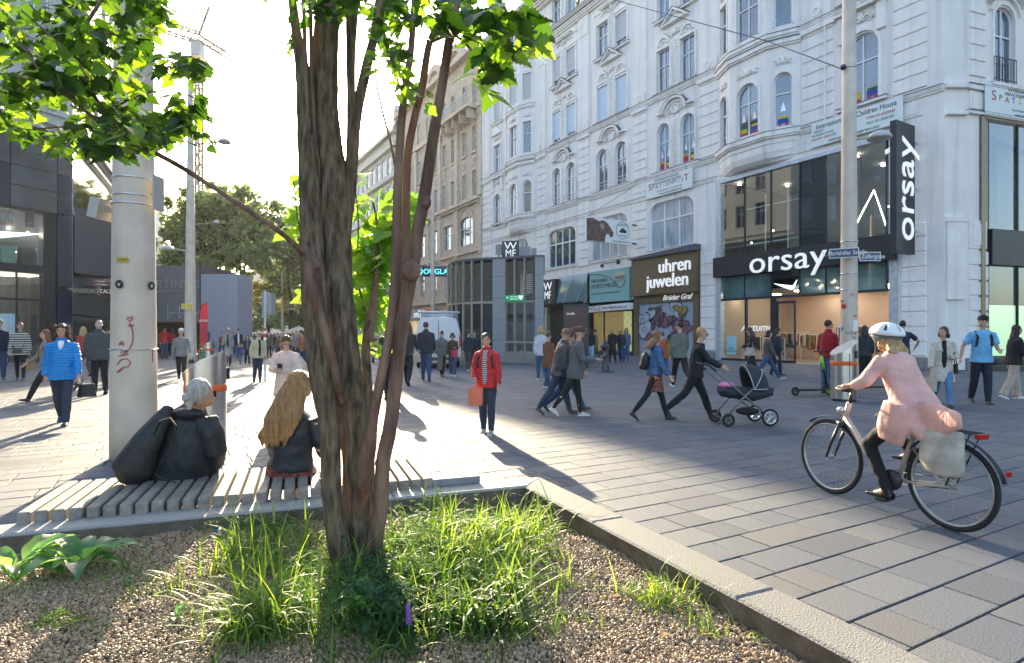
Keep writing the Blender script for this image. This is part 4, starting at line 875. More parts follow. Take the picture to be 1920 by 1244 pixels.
# second face
for k in range(14):
    b = LEN2-1.55*k; a = b-1.5
    for z0, z1_ in ((0, 2.6), (2.65, 5.3), (5.35, 8.3), (8.35, 10.9), (10.95, 12.4)): part(lambda mb: mb.box(a, b, -.2, 0, z0+.02, z1_), 'glass_panel', greyg if z0 < 8 else mat('mirror_glass', (.4, .42, .42), .05, metal=1, var=.3, scale=.6), L, M2_)
part(lambda mb: (mb.box(LEN2-13, LEN2-.1, 0, .25, 12.2, 12.5), mb.box(LEN2-12, LEN2-.1, 0, .06, 8.3, 8.4)), 'steel_edge', alu, L, M2_)
gf = mat('grey_banner_cloth', (.075, .075, .085), .6, var=.1)
sb = s2(163)
Nb = empty('grey_corner_banner', M2_ @ Vector((sb, 1, 5)), label='tall grey box banner with small white ticks hung on the dark glass side', cat='banner')
part(lambda mb: mb.slab([(LEN2-.1, .05), (sb, .05), (sb, 2.3), (sb+.2, 2.35)], 5.0, 8.7), 'banner_cloth', gf, Nb, M2_)
part(lambda mb: mb.box(sb-.1, sb+.02, .05, 2.35, 5.0, 8.75), 'banner_edge', gf, Nb, M2_)
Mk = facade_matrix((M2_ @ Vector((sb+.22, 2.36, 0))).to_tuple()[:2], (M2_.to_3x3() @ Vector((-.0, -1, 0))).to_tuple()[:2])
swoosh(Mk @ T(.3, .03, 5.45), 1.0, SW, 0, .03, white_l, Nb)
def bladesign(M, s, out0, out1, z0, z1, txt, m, tm, lbl, sz, name='blade_sign', vert=False, sx=1):
    e = empty(name, M @ Vector((s, out0, z0)), label=lbl, cat='sign')
    part(lambda mb: mb.box(s-.1, s+.1, out0, out1, z0, z1), 'sign_box', m, e, M)
    d = (M.to_3x3() @ Vector((0, 1, 0))); o = M @ Vector((s, (out0+out1)/2, (z0+z1)/2))
    for sg in (1, -1):
        Mx = facade_matrix((o.x, o.y), (d.x, d.y)) @ (RZ(R(180)) if sg > 0 else Matrix.Identity(4)) @ T(0, -.12, o.z)
        if vert: Mx = Mx @ Matrix.Rotation(R(90), 4, 'Y')
        text(txt, sz, Mx, tm, parent=e, ext=.01, sx=sx)
    return e
bladesign(M2_, s2(186), .1, 1.7, 4.1, 4.75, 'CALZEDONIA', black_m, white_l, 'small black projecting sign lettered CALZEDONIA on the dark glass side', .36, sx=.75)
bladesign(M2_, s2(213), .1, 1.3, 4.3, 9.2, 'HUMANIC', mat('sign_red', (.4, .04, .03), .5), white_l, 'tall red vertical sign with white letters beyond the CALZEDONIA sign', 1.0, vert=True)
# houses out of the frame that the shop glass mirrors
for (ox, oy, dx, dy, ln, hh, lb) in ((26.8, 11.5, -.6, 1, -1, 24, 'pale house across the side street, mirrored in the shop glass'), (-31.5, 13, .1, -1, 45, 23, 'long pale house opposite the fashion shop, only seen in its glass')):
    if ln < 0: ox, oy, ln = ox+.6*36, oy-36, 42.
    Mo = facade_matrix((ox, oy), (dx, dy)); e = empty('mirrored_house', Vector((ox, oy, 0)), label=lb, cat='building')
    hq = [(1.2+3.*i, 2.6+3.*i, z, z+2.3, 0) for i in range(int(ln/3)-1) for z in (5.5, 9.3, 13.1, 16.9)]
    wall_holes('wall', Mo, 0, ln, 0, hh, hq, lpl, e, .25)
    for h in hq: window(Mo, h[0], h[1], h[2], h[3], e, muls=1)
    part(lambda mb: (mb.box(0, ln, -10, -.4, 0, hh-.1), mb.box(0, ln, 0, .6, hh-.6, hh)), 'core', lpl, e, Mo); part(lambda mb: mb.box(.5, ln-.5, 0, .15, 0, 4), 'shop_band', mat('shop_band_dark', (.03, .03, .035), .2), e, Mo)
# next houses on the left
M3 = facade_matrix((-62., 105.), (Vector((Q1.x-D2.x*LEN2, Q1.y-D2.y*LEN2))-Vector((-62, 105))).to_tuple())
L3 = (Vector((Q1.x-D2.x*LEN2, Q1.y-D2.y*LEN2))-Vector((-62, 105))).length
LB2 = empty('bronze_glass_building', (-50, 85, 0), label='metal-clad department building catching sunlight behind the big pole', cat='building')
part(lambda mb: mb.box(0, L3, -12, 0, 0, 21), 'wall', mat('metal_cladding', (.36, .34, .31), .3, metal=.6, var=.4, scale=.5, stretch=(1, 1, .3)), LB2, M3)
part(lambda mb: [mb.box(L3-2*i-.08, L3-2*i, 0, .3, 0, 20) for i in range(1, 16)], 'fin', alu, LB2, M3)
part(lambda mb: [mb.box(L3-2*i-1.9, L3-2*i-.1, 0, .1, z, z+2.4) for i in range(1, 16) for z in (5, 9, 13)], 'window_band', pane_m, LB2, M3)
# hoardings
Zh = 45.
def flat(px0, px1, z0, z1, Z, th, m, name, parent): 
    p = P(px0, HY, Z); q = P(px1, HY, Z); mb = MB(); mb.box(p.x, q.x, Z, Z+th, z0, z1); return mb.build(name, m, parent)
hr = empty('plain_grey_hoarding', P(410, HY, Zh)-Vector((0, 0, 1.5)), label='tall plain grey hoarding wall beneath the street trees', cat='hoarding')
flat(377, 446, 0, 6.15, Zh, 2.5, mat('hoarding_grey', (.34, .35, .42), .7, var=.03), 'panel', hr)
for i in range(1, 3): flat(376+23*i, 376.6+23*i, 0, 6.15, Zh-.01, .01, mat('seam', (.27, .28, .34), .7), 'seam', hr)
sc = empty('printed_scaffold_net', P(330, HY, Zh)-Vector((0, 0, 1.5)), label='grey printed scaffold net reading WERTINVEST over a dark passage', cat='hoarding')
netm = mat('scaffold_net', (.2, .2, .225), .9, var=.06, scale=2)
flat(222, 374, 2.65, 6.85, Zh+.5, .1, netm, 'net', sc); flat(222, 374, 0, 2.65, Zh+4, .2, MATS['dark_room'], 'passage_back', sc); flat(374, 376.5, 0, 6.9, Zh+.2, 5, mat('rust_edge', (.12, .09, .08), .8), 'edge', sc)
flat(222, 374, 2.5, 2.68, Zh+.4, 4, mat('passage_roof', (.2, .2, .2), .8), 'passage_roof', sc)
text('WERTINVEST', .95, T(P(318, HY, Zh).x, Zh+.45, 5.4), mat('faded_print', (.33, .33, .36), .8), parent=sc, ext=.004)
text('PROPERTY PARTNERS', .3, T(P(318, HY, Zh).x, Zh+.45, 4.85), MATS['faded_print'], parent=sc, ext=.004)
for i, (dx, dz) in enumerate([(0, 0), (.9, 0), (1.8, 0)]):
    b_ = P(308, HY, Zh).x+dx; part(lambda mb: (mb.tube([(b_, Zh+.45, 2.7), (b_, Zh+.45, 3.8)], .03, 4), mb.tube([(b_, Zh+.45, 2.8), (b_+.9, Zh+.45, 3.6)], .02, 4), mb.tube([(b_, Zh+.45, 3.2), (b_+.9, Zh+.45, 3.2)], .02, 4)), 'scaffold_tube', alu, sc, None)
# ================================================================= metro pavilion
pv_ = empty('louvred_pavilion', G(940, 682), label='round metro entrance pavilion of dark louvres, granite piers and glass doors', cat='pavilion')
gran = mat('granite_cladding', (.27, .28, .30), .55, var=.12, scale=60, bump=.1, bscale=60)
lou = mat('bronze_louvre', (.34, .31, .27), .45, metal=.2, var=.1)
A_ = P(947, HY, 31.7); A_.z = 0; Bp = P(1003, HY, 30.9); Bp.z = 0
dv = (Bp-A_).normalized(); nv = Vector((dv.y, -dv.x, 0))            # towards the camera
def gbox(p, q, th, z0, z1, name, m, parent, out=0.):
    d = (q-p).normalized(); n = Vector((d.y, -d.x, 0)); mb = MB()
    pts = [p+n*out, q+n*out, q-n*th, p-n*th]; mb.slab([(v.x, v.y) for v in pts], z0, z1); return mb.build(name, m, parent)
pl_ = P(924, HY, 31.9); pl_.z = 0
z = 0
for h in (1.2, 1.15, 1.1, 1.2, .95):
    gbox(pl_, A_, .5, z+.01, z+h-.01, 'granite_slab', gran, pv_, .05); q = P(1019, HY, 31.0); q.z = 0; gbox(Bp, q, .6, z+.01, z+h-.01, 'granite_slab', gran, pv_, .05); z += h
cen = A_+Vector((-.1, 3.5, 0)); rad = (pl_-cen).length
a0_ = math.atan2((pl_-cen).y, (pl_-cen).x); 
arc_pts = [cen+Vector((rad*math.cos(a0_-t), rad*math.sin(a0_-t), 0)) for t in [i*math.pi*.95/16 for i in range(17)]]
segs = list(zip(arc_pts[:-1], arc_pts[1:]))+[(A_+(Bp-A_)*(i/3), A_+(Bp-A_)*((i+1)/3)) for i in range(3)]
for i, (p, q) in enumerate(segs):
    p2, q2 = (q, p) if i < 16 else (p, q)
    d = (q2-p2); ln = d.length; Ms = Matrix(((d.x/ln, d.y/ln, 0, p2.x), (d.y/ln, -d.x/ln, 0, p2.y), (0, 0, 1, 0), (0, 0, 0, 1)))  # y = outwards
    part(lambda mb: [mb.add([(.04, -.12, z), (ln-.04, -.12, z), (ln-.04, .02, z+.05), (.04, .02, z+.05), (.04, -.1, z-.015), (ln-.04, -.1, z-.015), (ln-.04, .03, z+.035), (.04, .03, z+.035)], [(0, 1, 2, 3), (4, 7, 6, 5), (3, 2, 6, 7)]) for z in [3.35+.105*k for k in range(20)]], 'louvre_bank', lou, pv_, Ms)
    part(lambda mb: (mb.box(-.035, .035, -.1, .07, 0, 5.55),), 'post', lou, pv_, Ms)
    part(lambda mb: mb.quad((.03, -.05, .6), (ln-.03, -.05, .6), (ln-.03, -.05, 3.25), (.03, -.05, 3.25)), 'glass_panel', mat('pavilion_glass', (.025, .03, .032), .06, spec=.7) if i < 16 else glass_t, pv_, Ms)
    part(lambda mb: (mb.box(.03, ln-.03, -.06, .03, 0, .6), mb.box(.03, ln-.03, -.06, .04, 3.2, 3.32)), 'base_panel', lou, pv_, Ms)
    if i >= 16: part(lambda mb: (mb.box(.03, ln-.03, -.04, .05, 1.05, 1.15),), 'push_bar', lou, pv_, Ms)
mb = MB(); rp = [pl_, A_+nv*.0, Bp, P(1019, HY, 31.0), P(1019, HY, 40.0)]+[arc_pts[-1]]+arc_pts[::-1][1:-1]
cc = sum((Vector((v.x, v.y, 0)) for v in rp), Vector())/len(rp)
mb.slab([(cc.x+(v.x-cc.x)*1.02, cc.y+(v.y-cc.y)*1.02) for v in rp], 5.58, 5.7); mb.build('roof', zinc, pv_)
mb = MB(); mb.slab([(cc.x+(v.x-cc.x)*.6, cc.y+(v.y-cc.y)*.6) for v in rp], 0, 5.5); mb.build('inner_core', mat('pavilion_core', (.09, .07, .05), .8), pv_)
Mg = facade_matrix((A_+(Bp-A_)*.45).to_tuple()[:2], dv.to_tuple()[:2]) 
part(lambda mb: mb.box(-.7, .4, -.2, -.08, 3.28, 3.62), 'green_sign', mat('rescue_green', (.0, .22, .08), .5, emit=((0, .5, .2), .1)), pv_, Mg)
text('NOTRUF\nDEFI AED', .12, Mg @ T(-.15, -.22, 3.45), white_l, parent=pv_, ext=.003); text('+', .3, Mg @ T(-.55, -.22, 3.47), white_l, parent=pv_, ext=.003); text('\u2665', .26, Mg @ T(.25, -.22, 3.45), white_l, parent=pv_, ext=.003)
wm = empty('square_roof_sign', P(955, 485, 36), label='black square box sign lettered WMF flanked by grey plates above the pavilion', cat='sign')
zt = lambda y, Z: H+(HY-y)/F*Z
x0, x1 = P(941, HY, 36).x, P(973, HY, 36).x
part(lambda mb: mb.box(x0, x1, 36, 36.5, zt(486, 36), zt(452, 36)), 'sign_box', black_m, wm, None)
text('W', .62, T((x0+x1)/2, 35.98, zt(462, 36)), white_l, parent=wm, ext=.01, sx=1.2); text('MF', .62, T((x0+x1)/2, 35.98, zt(476, 36)), white_l, parent=wm, ext=.01, sx=.85)
gp = mat('grey_plate', (.25, .26, .27), .5)
for a, b, c, d in ((929, 941, 459, 478), (973, 995, 463, 480), (996, 1006, 466, 484)): part(lambda mb: mb.box(P(a, HY, 36.2).x, P(b, HY, 36.2).x, 36.2, 36.3, zt(d, 36.2), zt(c, 36.2)), 'grey_plate', gp, wm, None)
part(lambda mb: [mb.tube([(P(x, HY, 36.2).x, 36.25, 5.5), (P(x, HY, 36.2).x, 36.25, zt(465, 36.2))], .04, 6) for x in (935, 957, 985, 1000)], 'support', dark_m, wm, None)
e = empty('perfumery_sign', P(818, 510, 50), label='navy projecting sign lettered DOUGLAS crossed by a white lamp pole', cat='sign')
part(lambda mb: mb.box(P(791, HY, 50).x, P(838, HY, 50).x, 50, 50.3, zt(519, 50), zt(499, 50)), 'sign_box', mat('sign_navy', (.01, .03, .09), .4), e, None)
text('DOUGLAS', .62, T(P(815, HY, 50).x, 49.98, zt(510, 50)), mat('cyan_letter', (.1, .6, .7), .5, emit=((.1, .7, .8), .6)), parent=e, ext=.01)
# ================================================================= street furniture
def pole(px, foot_y, dia, hgt, label, taper=.55, name='street_pole'):
    g = G(px, foot_y); e = empty(name, g, label=label, cat='pole')
    mb = MB(T(g.x, g.y, 0)); mb.lathe([(dia*.5, 0), (dia*.5, .5), (dia*(.5-.5*(1-taper)*.2), hgt*.2), (dia*.5*(1-(1-taper)*.55), hgt*.55), (dia*.5*taper, hgt)], 28)
    mb.build('shaft', pole_m, e, smooth=True); return e, g
e, g = pole(251, 857, .51, 10.5, 'massive beige pole with red scribbles beside the seated pair', .62)
def band(e, g, r, z, h, m=steel, name='clamp_band'): 
    mb = MB(T(g.x, g.y, z)); mb.lathe([(r, 0), (r+.006, .002), (r+.006, h-.002), (r, h)], 24); return mb.build(name, m, e, smooth=True)
for y in (340, 372, 388): band(e, g, .255-.012*zt(y, 7.2)*.62, zt(y, 7.2), .02)
band(e, g, .256, 1.32, .012)
def poledot(g, rad, Z, px, py, w_, h_, m, e, name, shape='box'):   # a sticker lying on the pole's skin
    x = (px-960)/F*(Z-rad)-g.x; x = max(-rad*.98, min(rad*.98, x)); y = -math.sqrt(max(0, rad*rad-x*x)); a = math.atan2(x, -y)
    M = T(g.x+x*1.006, g.y+y*1.006, zt(py, Z+y)) @ RZ(a)
    mb = MB(M)
    if shape == 'disc': mb.arc(0, 0, .001, w_/2, 0, 6.283, -.003, 0, 14)
    else: mb.box(-w_/2, w_/2, -.003, 0, -h_/2, h_/2)
    return mb.build(name, m, e), M
blk_s = mat('sticker_black', (.02, .02, .02), .5); yel_s = mat('sticker_yellow', (.6, .45, .02), .5); scr = mat('red_marker', (.42, .03, .08), .6)
o, M = poledot(g, .25, 7.2, 229, 487, .13, .05, yel_s, e, 'sticker'); text('ZUBAI', .045, M @ T(0, -.005, 0), blk_s, parent=e, ext=.001)
for px, py in ((223, 533), (280, 536)): o, M = poledot(g, .25, 7.2, px, py, .1, .1, blk_s, e, 'sticker', 'disc'); text('v', .09, M @ T(0, -.005, 0), white_p, parent=e, ext=.001)
def scribble(e, g, rad, Z, pts, m, w_=.006):
    out = []
    for px, py in pts:
        x = (px-960)/F*(Z-rad)-g.x; x = max(-rad*.99, min(rad*.99, x)); y = -math.sqrt(max(0, rad*rad-x*x)); out.append((g.x+x*1.012, g.y+y*1.012, zt(py, Z+y)))
    mb = MB(); mb.tube(out, w_, 4); return mb.build('scribble', m, e)
scribble(e, g, .253, 7.2, [(241, 603), (236, 598), (237, 594), (240, 597), (244, 593), (245, 598), (240, 603)], scr)
scribble(e, g, .253, 7.2, [(238, 612), (243, 609), (241, 606), (238, 612), (247, 611), (242, 608), (245, 625), (245, 640), (240, 655), (233, 662), (228, 655), (226, 663), (231, 666), (235, 657), (238, 665), (222, 668)], scr)
scribble(e, g, .253, 7.2, [(223, 647), (228, 640), (231, 648), (222, 643), (233, 643), (223, 647)], scr)
scribble(e, g, .253, 7.2, [(219, 684), (226, 675), (236, 673), (242, 680), (238, 688), (228, 690), (218, 699), (222, 698), (230, 692)], scr)
scribble(e, g, .253, 7.2, [(288, 655), (284, 665), (283, 680), (287, 672)], scr)
fb = MB(T(g.x, g.y, 0)); z = zt(395, 7.2); fb.box(-.42, -.3, -.2, .1, z-.12, z+.12, T(-.36, 0, z) @ Matrix.Rotation(R(12), 4, 'Y') @ T(.36, 0, -z)); fb.tube([(-.32, 0, z), (-.2, 0, z)], .03, 6); fb.build('floodlight', mat('floodlight_beige', (.42, .4, .36), .5), e)
fb = MB(T(g.x, g.y, 0)); z = zt(365, 7.2); fb.box(.30, .315, -.12, .1, z-.2, z+.22); fb.tube([(.2, 0, z), (.31, 0, z)], .02, 5); fb.build('back_plate', MATS['floodlight_beige'], e)
e2, g2 = pole(1592, 744, .40, 11, 'pale pole plastered with stickers and street signs before the fashion shop', .7)
Z2 = g2.y
for y in (455, 482, 515, 545): band(e2, g2, .19, zt(y, Z2), .025)
for px, py, m, w_ in ((1587, 575, red_m, .13), (1598, 553, mat('sticker_pink', (.5, .3, .3), .5), .1), (1583, 617, mat('sticker_cyan', (.05, .3, .5), .5), .1)): poledot(g2, .19, Z2, px, py, w_, w_, m, e2, 'sticker', 'disc')
poledot(g2, .19, Z2, 1604, 611, .13, .26, white_p, e2, 'paper_notice'); poledot(g2, .19, Z2, 1584, 565, .06, .04, blk_s, e2, 'sticker'); poledot(g2, .19, Z2, 1604, 593, .08, .05, orange_m, e2, 'sticker')
scribble(e2, g2, .192, Z2, [(1589, 622), (1592, 627), (1595, 621), (1597, 629), (1600, 622), (1603, 628), (1606, 622)], blk_s, .01); scribble(e2, g2, .192, Z2, [(1597, 634), (1600, 631), (1602, 638), (1605, 632)], blk_s, .01)
band(e2, g2, .165, zt(130, Z2), .03); bb = MB(); bb.ball((g2.x-.2, g2.y-.1, zt(130, Z2)), .07, 8); bb.build('clamp', dark_m, e2)
def plate(name, px0, px1, py0, py1, Z, rot, txt, label, m=navy, sz=.16):
    c = P((px0+px1)/2, (py0+py1)/2, Z); w_ = (px1-px0)/F*Z/math.cos(rot); h_ = (py1-py0)/F*Z
    e = empty(name, c, label=label, cat='street sign'); M = T(c.x, c.y, c.z) @ RZ(rot)
    part(lambda mb: mb.box(-w_/2, w_/2, -.01, .01, -h_/2, h_/2), 'plate', m, e, M); part(lambda mb: (mb.box(-w_/2, w_/2, -.014, -.0105, -h_/2, -h_/2+.015), mb.box(-w_/2, w_/2, -.014, -.0105, h_/2-.015, h_/2), mb.box(-w_/2, -w_/2+.015, -.014, -.0105, -h_/2+.015, h_/2-.015), mb.box(w_/2-.015, w_/2, -.014, -.0105, -h_/2+.015, h_/2-.015)), 'rim', white_p, e, M)
    text(txt, sz, M @ T(0, -.013, 0), white_p, parent=e, ext=.002, sx=.8); return e
plate('street_name_sign', 1561, 1604, 466, 484, Z2-.3, R(-28), '7., Mariahilfer Stra\u00dfe', 'navy enamel street sign reading Mariahilfer Stra\u00dfe on the stickered pole', sz=.14)
plate('street_name_sign', 1612, 1650, 473, 490, Z2, R(-3), '7., Zollergasse', 'navy enamel street sign reading Zollergasse on the stickered pole', sz=.15)
wb = MB(); wb.tube([(g2.x-.17, g2.y, zt(130, Z2)), P(1440, 78, 18), P(1150, 0, 26), P(900, -60, 36)], .014, 4); wb.build('span_wire', dark_m, label='thin dark span wire running from the stickered pole to the upper left', cat='wire')
def lamp(e, g, z, dx, dy, length):
    d = Vector((dx, dy, 0)).normalized(); mb = MB(T(g.x, g.y, z)); mb.tube([(0, 0, 0), d*length*.8+Vector((0, 0, .12))], .035, 6); mb.build('lamp_arm', pole_m, e)
    mb = MB(T(g.x, g.y, z+.12) @ T(*(d*length))); mb.lathe([(.01, -.07), (.26, -.04), (.28, 0), (.2, .1), (.08, .16), (.01, .17)], 14); mb.build('lamp_head', mat('lamp_grey', (.5, .5, .5), .4), e, smooth=True)
lamp(e2, g2, zt(263, Z2), 1, .2, .85)
e3, g3 = pole(357, 692, .5, 12.6, 'tall pale lamp pole with two lamp arms near the cycling sign', .4, 'lamp_pole'); lamp(e3, g3, zt(272, g3.y), 1, 0, 1.5); lamp(e3, g3, zt(472, g3.y), -1, 0, 1.0)
pb = plate('arrow_sign', 340, 362, 570, 580, g3.y-.3, 0, '\u2190', 'small yellow and black arrow sign strapped to the lamp pole', m=yel_s, sz=.2)
e4, g4 = pole(364, 665, .2, 11.4, 'slim grey lamp pole just behind the tall pale lamp pole', .6, 'lamp_pole'); lamp(e4, g4, zt(421, g4.y), 1, 0, 1.7)
e5, g5 = pole(811, 668, .36, 16.5, 'slender white lamp pole rising behind the white van', .6, 'lamp_pole'); lamp(e5, g5, zt(385, g5.y), -1, 0, .9); lamp(e5, g5, zt(500, g5.y), 1, 0, 1.3)
e6, g6 = pole(529, 652, .32, 9, 'distant pale lamp pole before the trees', .6, 'lamp_pole'); lamp(e6, g6, zt(582, g6.y), 1, 0, 1.2)
# litter bins with slanted lids
def bin_(px, dia_px, top_y, foot_y, dia, label, sa=60):
    g = G(px, foot_y); hgt = zt(top_y, g.y); e = empty('litter_bin', g, label=label, cat='litter bin', group='steel litter bins with orange bands'); r = dia/2
    mb = MB(T(g.x, g.y, 0)); n = 32; vs = []; lo = hgt-dia*.62
    zt_ = lambda x: lo+(hgt-lo)*(x+r)/(2*r)
    for i in range(n): a = 2*math.pi*i/n; vs.append((r*math.cos(a), r*math.sin(a), .06))
    for i in range(n): a = 2*math.pi*i/n; x = r*math.cos(a); vs.append((x, r*math.sin(a), zt_(x)))
    mb.add(vs, [(i, (i+1) % n, n+(i+1) % n, n+i) for i in range(n)]); mb.build('bin_body', steel, e, smooth=True)
    lb = MB(T(g.x, g.y, 0)); vs = [(r*1.02*math.cos(2*math.pi*i/n), r*1.02*math.sin(2*math.pi*i/n), zt_(r*math.cos(2*math.pi*i/n))+d) for d in (0, .03) for i in range(n)]
    lb.add(vs, [(i, (i+1) % n, n+(i+1) % n, n+i) for i in range(n)]+[tuple(range(n, 2*n)), tuple(range(n-1, -1, -1))]); lb.build('lid', mat('brushed_lid', (.66, .66, .66), .35, metal=.9, var=.06), e)
    mb = MB(T(g.x, g.y, 0)); mb.lathe([(r+.004, hgt*.60), (r+.008, hgt*.60+.005), (r+.008, hgt*.60+.09), (r+.004, hgt*.60+.095)], n); mb.build('orange_band', orange_m, e, smooth=True)
    mb = MB(T(g.x, g.y, 0) @ RZ(R(sa))); mb.box(r-.05, r+.012, -.13, .13, hgt*.72, hgt*.84); mb.build('slot', black_m, e)
    mb = MB(T(g.x, g.y, 0)); mb.lathe([(r*.9, 0), (r*.9, .07)], n); mb.build('foot', dark_m, e)
    mb = MB(T(g.x, g.y, 0) @ RZ(R(-60))); mb.box(r-.01, r+.006, -.24, -.232, .1, hgt*.8); mb.build('door_seam', dark_m, e); return e
bin_(385, 72, 662, 843, .5, 'steel litter bin with slanted lid behind the grey-haired seated person')
bin_(1582, 46, 640, 752, .54, 'steel litter bin beside the stickered pole and the cyclist', -40)
bin_(391, 14, 640, 684, .5, 'small distant litter bin near the hire bicycle')
# advertising column
g = G(1080, 690); e = empty('advertising_column', g, label='free-standing black poster display with dark red poster reading JETZT BUCHEN', cat='poster display')
M = T(g.x, g.y, 0) @ RZ(R(-6)); hh = zt(574, g.y); w_ = 47/F*g.y
part(lambda mb: (mb.box(-w_/2, w_/2, -.12, .12, 0, hh), mb.box(-w_/2-.03, w_/2+.03, -.15, .15, hh, hh+.06)), 'casing', black_m, e, M)
part(lambda mb: mb.box(-w_/2+.12, w_/2-.1, -.13, -.122, .7, hh-.12), 'poster', mat('poster_wine', (.07, .008, .02), .3, col2=(.02, .008, .02), scale=.8), e, M)
text('Laudia', .14, M @ T(-.25, -.135, hh-.35), white_l, parent=e, ext=.002, shear=.3); text('JETZT BUCHEN\nSTATT SUCHEN', .155, M @ T(0, -.135, hh-1.15), mat('pale_red', (.4, .15, .2), .5), parent=e, ext=.002)
# cast-iron hydrant post
g = G(1134, 698); e = empty('cast_iron_post', g, label='ornate dark cast-iron post standing right of the poster display', cat='bollard')
k = zt(637, g.y)/1.3; mb = MB(T(g.x, g.y, 0)); mb.lathe([(.36, 0), (.36, .04), (.2, .05), (.17, .12), (.19, .2), (.13, .28), (.115, .6), (.16, .68), (.12, .74), (.13, .95), (.2, 1.0), (.2, 1.06), (.12, 1.1), (.1, 1.2), (.04, 1.26), (.03, 1.33)], 16, Matrix.Scale(k, 4)); mb.build('post', mat('cast_iron', (.055, .06, .07), .4, metal=.3, var=.2), e, smooth=True)
# no-cycling sign, flag, banded post
g = G(365, 683); e = empty('round_sign', g, label='round red and white no-entry style sign on a grey post by the lamp pole', cat='street sign')
mb = MB(T(g.x, g.y, 0)); mb.tube([(0, 0, 0), (0, 0, zt(592, g.y))], .05, 8); mb.build('post', alu, e)
M = T(g.x, g.y-.07, zt(601, g.y)); part(lambda mb: mb.arc(0, 0, .001, .2, 0, 6.283, 0, .02, 20), 'disc', red_m, e, M); part(lambda mb: (mb.arc(-.07, 0, .035, .06, 0, 6.283, -.01, 0, 12), mb.arc(.07, 0, .035, .06, 0, 6.283, -.01, 0, 12), mb.box(-.07, .07, -.01, 0, -.01, .02)), 'symbol', white_p, e, M)
g = G(378, 680); e = empty('feather_flag', g, label='red feather flag with white letters in front of the grey hoarding', cat='flag')
hz = zt(567, g.y); M = T(g.x, g.y, 0); part(lambda mb: mb.tube([(-.12, 0, 0), (-.12, 0, hz-.7), (-.02, 0, hz-.2), (.28, 0, hz)], .015, 5), 'mast', dark_m, e, M); part(lambda mb: mb.prism([(-.1, .6), (.33, .75), (.33, hz-.02), (.2, hz-.04), (.0, hz-.2), (-.08, hz-.6)], -.006, .006), 'cloth', mat('flag_red', (.42, .03, .05), .7, trans=(.2, .01, .01)), e, M); text('ANSA', .2, M @ T(.12, -.012, zt(602, g.y)), white_p, parent=e, ext=.002)
g = G(497, 716); e = empty('banded_sign_post', g, label='thin post with red and white bands carrying back-turned traffic signs', cat='sign post')
M = T(g.x, g.y, 0); hz = zt(545, g.y)
part(lambda mb: mb.tube([(0, 0, 0), (0, 0, hz)], .035, 8), 'post', alu, e, M)
for i, (y0, y1, m) in enumerate(((616, 621, red_m), (621, 626, white_p), (626, 633, red_m), (633, 638, white_p), (659, 664, red_m), (664, 669, white_p), (669, 673, red_m))): part(lambda mb: mb.tube([(0, 0, zt(y1, g.y)), (0, 0, zt(y0, g.y))], .045, 8), 'band', m, e, M)
for dx, y0, y1 in ((-.07, 547, 596), (.13, 550, 590)): part(lambda mb: mb.box(dx-.05, dx+.06, .03, .36, zt(y1, g.y), zt(y0, g.y)), 'sign_back', mat('sign_back_grey', (.3, .31, .34), .5), e, M)
g = G(560, 655); e = empty('market_parasol', g, label='cream market parasol among the distant crowd', cat='parasol')
M = T(g.x, g.y, 0); zc = zt(612, g.y); part(lambda mb: mb.lathe([(1.75, zc-.75), (1.7, zc-.6), (.05, zc), (.01, zc+.05)], 8), 'canopy', mat('parasol_cream', (.6, .57, .5), .8, trans=(.3, .28, .22)), e, M); part(lambda mb: mb.tube([(0, 0, 0), (0, 0, zc)], .03, 6), 'pole', alu, e, M)
# ================================================================= crane, steeple
e = empty('tower_crane', P(370, 600, 190), label='yellow tower crane with lattice jib above the street', cat='crane')
cr = mat('crane_steel', (.04, .035, .03), .9); Z = 190.; k = Z/F
def lattice(p, q, wdt, n, name, up=Vector((0, 0, 1)), tb=.42):
    p = Vector(p); q = Vector(q); d = (q-p).normalized(); a = d.cross(Vector((0, 1, 0)) if abs(d.y) < .9 else up).normalized()*wdt/2; b = d.cross(a).normalized()*wdt/2; mb = MB()
    cs = (a+b, a-b, -a-b, -a+b)
    for c in cs: mb.tube([p+c, q+c], tb, 4)
    for i in range(n):
        u, v = p+(q-p)*(i/n), p+(q-p)*((i+1)/n)
        for j in range(4): mb.tube([u+cs[j], v+cs[(j+1) % 4]] if i % 2 else [u+cs[(j+1) % 4], v+cs[j]], tb*.62, 3)
    return mb.build(name, cr, e)
lattice(P(370, 640, Z), P(370, 122, Z), 14*k*.9, 40, 'mast'); lattice(P(374, 72, Z), P(230, 25, Z-8), 3.0, 22, 'jib', tb=.26); lattice(P(374, 72, Z), P(422, 102, Z), 1.6, 6, 'counter_jib', tb=.3)
part(lambda mb: mb.box(P(362, 0, Z).x, P(379, 0, Z).x, Z-1.5, Z+1.5, zt(108, Z), zt(78, Z)), 'cab', mat('crane_blue', (.05, .14, .25), .4), e, None); part(lambda mb: mb.box(P(362, 0, Z).x, P(379, 0, Z).x, Z-1.6, Z+1.6, zt(121, Z), zt(108, Z)), 'cab_base', mat('crane_yellow', (.65, .35, .03), .5), e, None)
part(lambda mb: (mb.tube([P(373, 66, Z), P(392, 14, Z)], .5, 4), mb.tube([P(392, 14, Z), P(422, 100, Z)], .07, 3), mb.tube([P(392, 14, Z), P(250, 5, Z-8)], .07, 3), mb.tube([P(392, 14, Z), P(300, 46, Z-5)], .05, 3), mb.tube([P(422, 100, Z), P(422, 116, Z)], .15, 3)), 'stay', cr, e, None)
e = empty('church_steeple', P(428, 600, 420), label='faint domed church steeple far beyond the hoarding', cat='church')
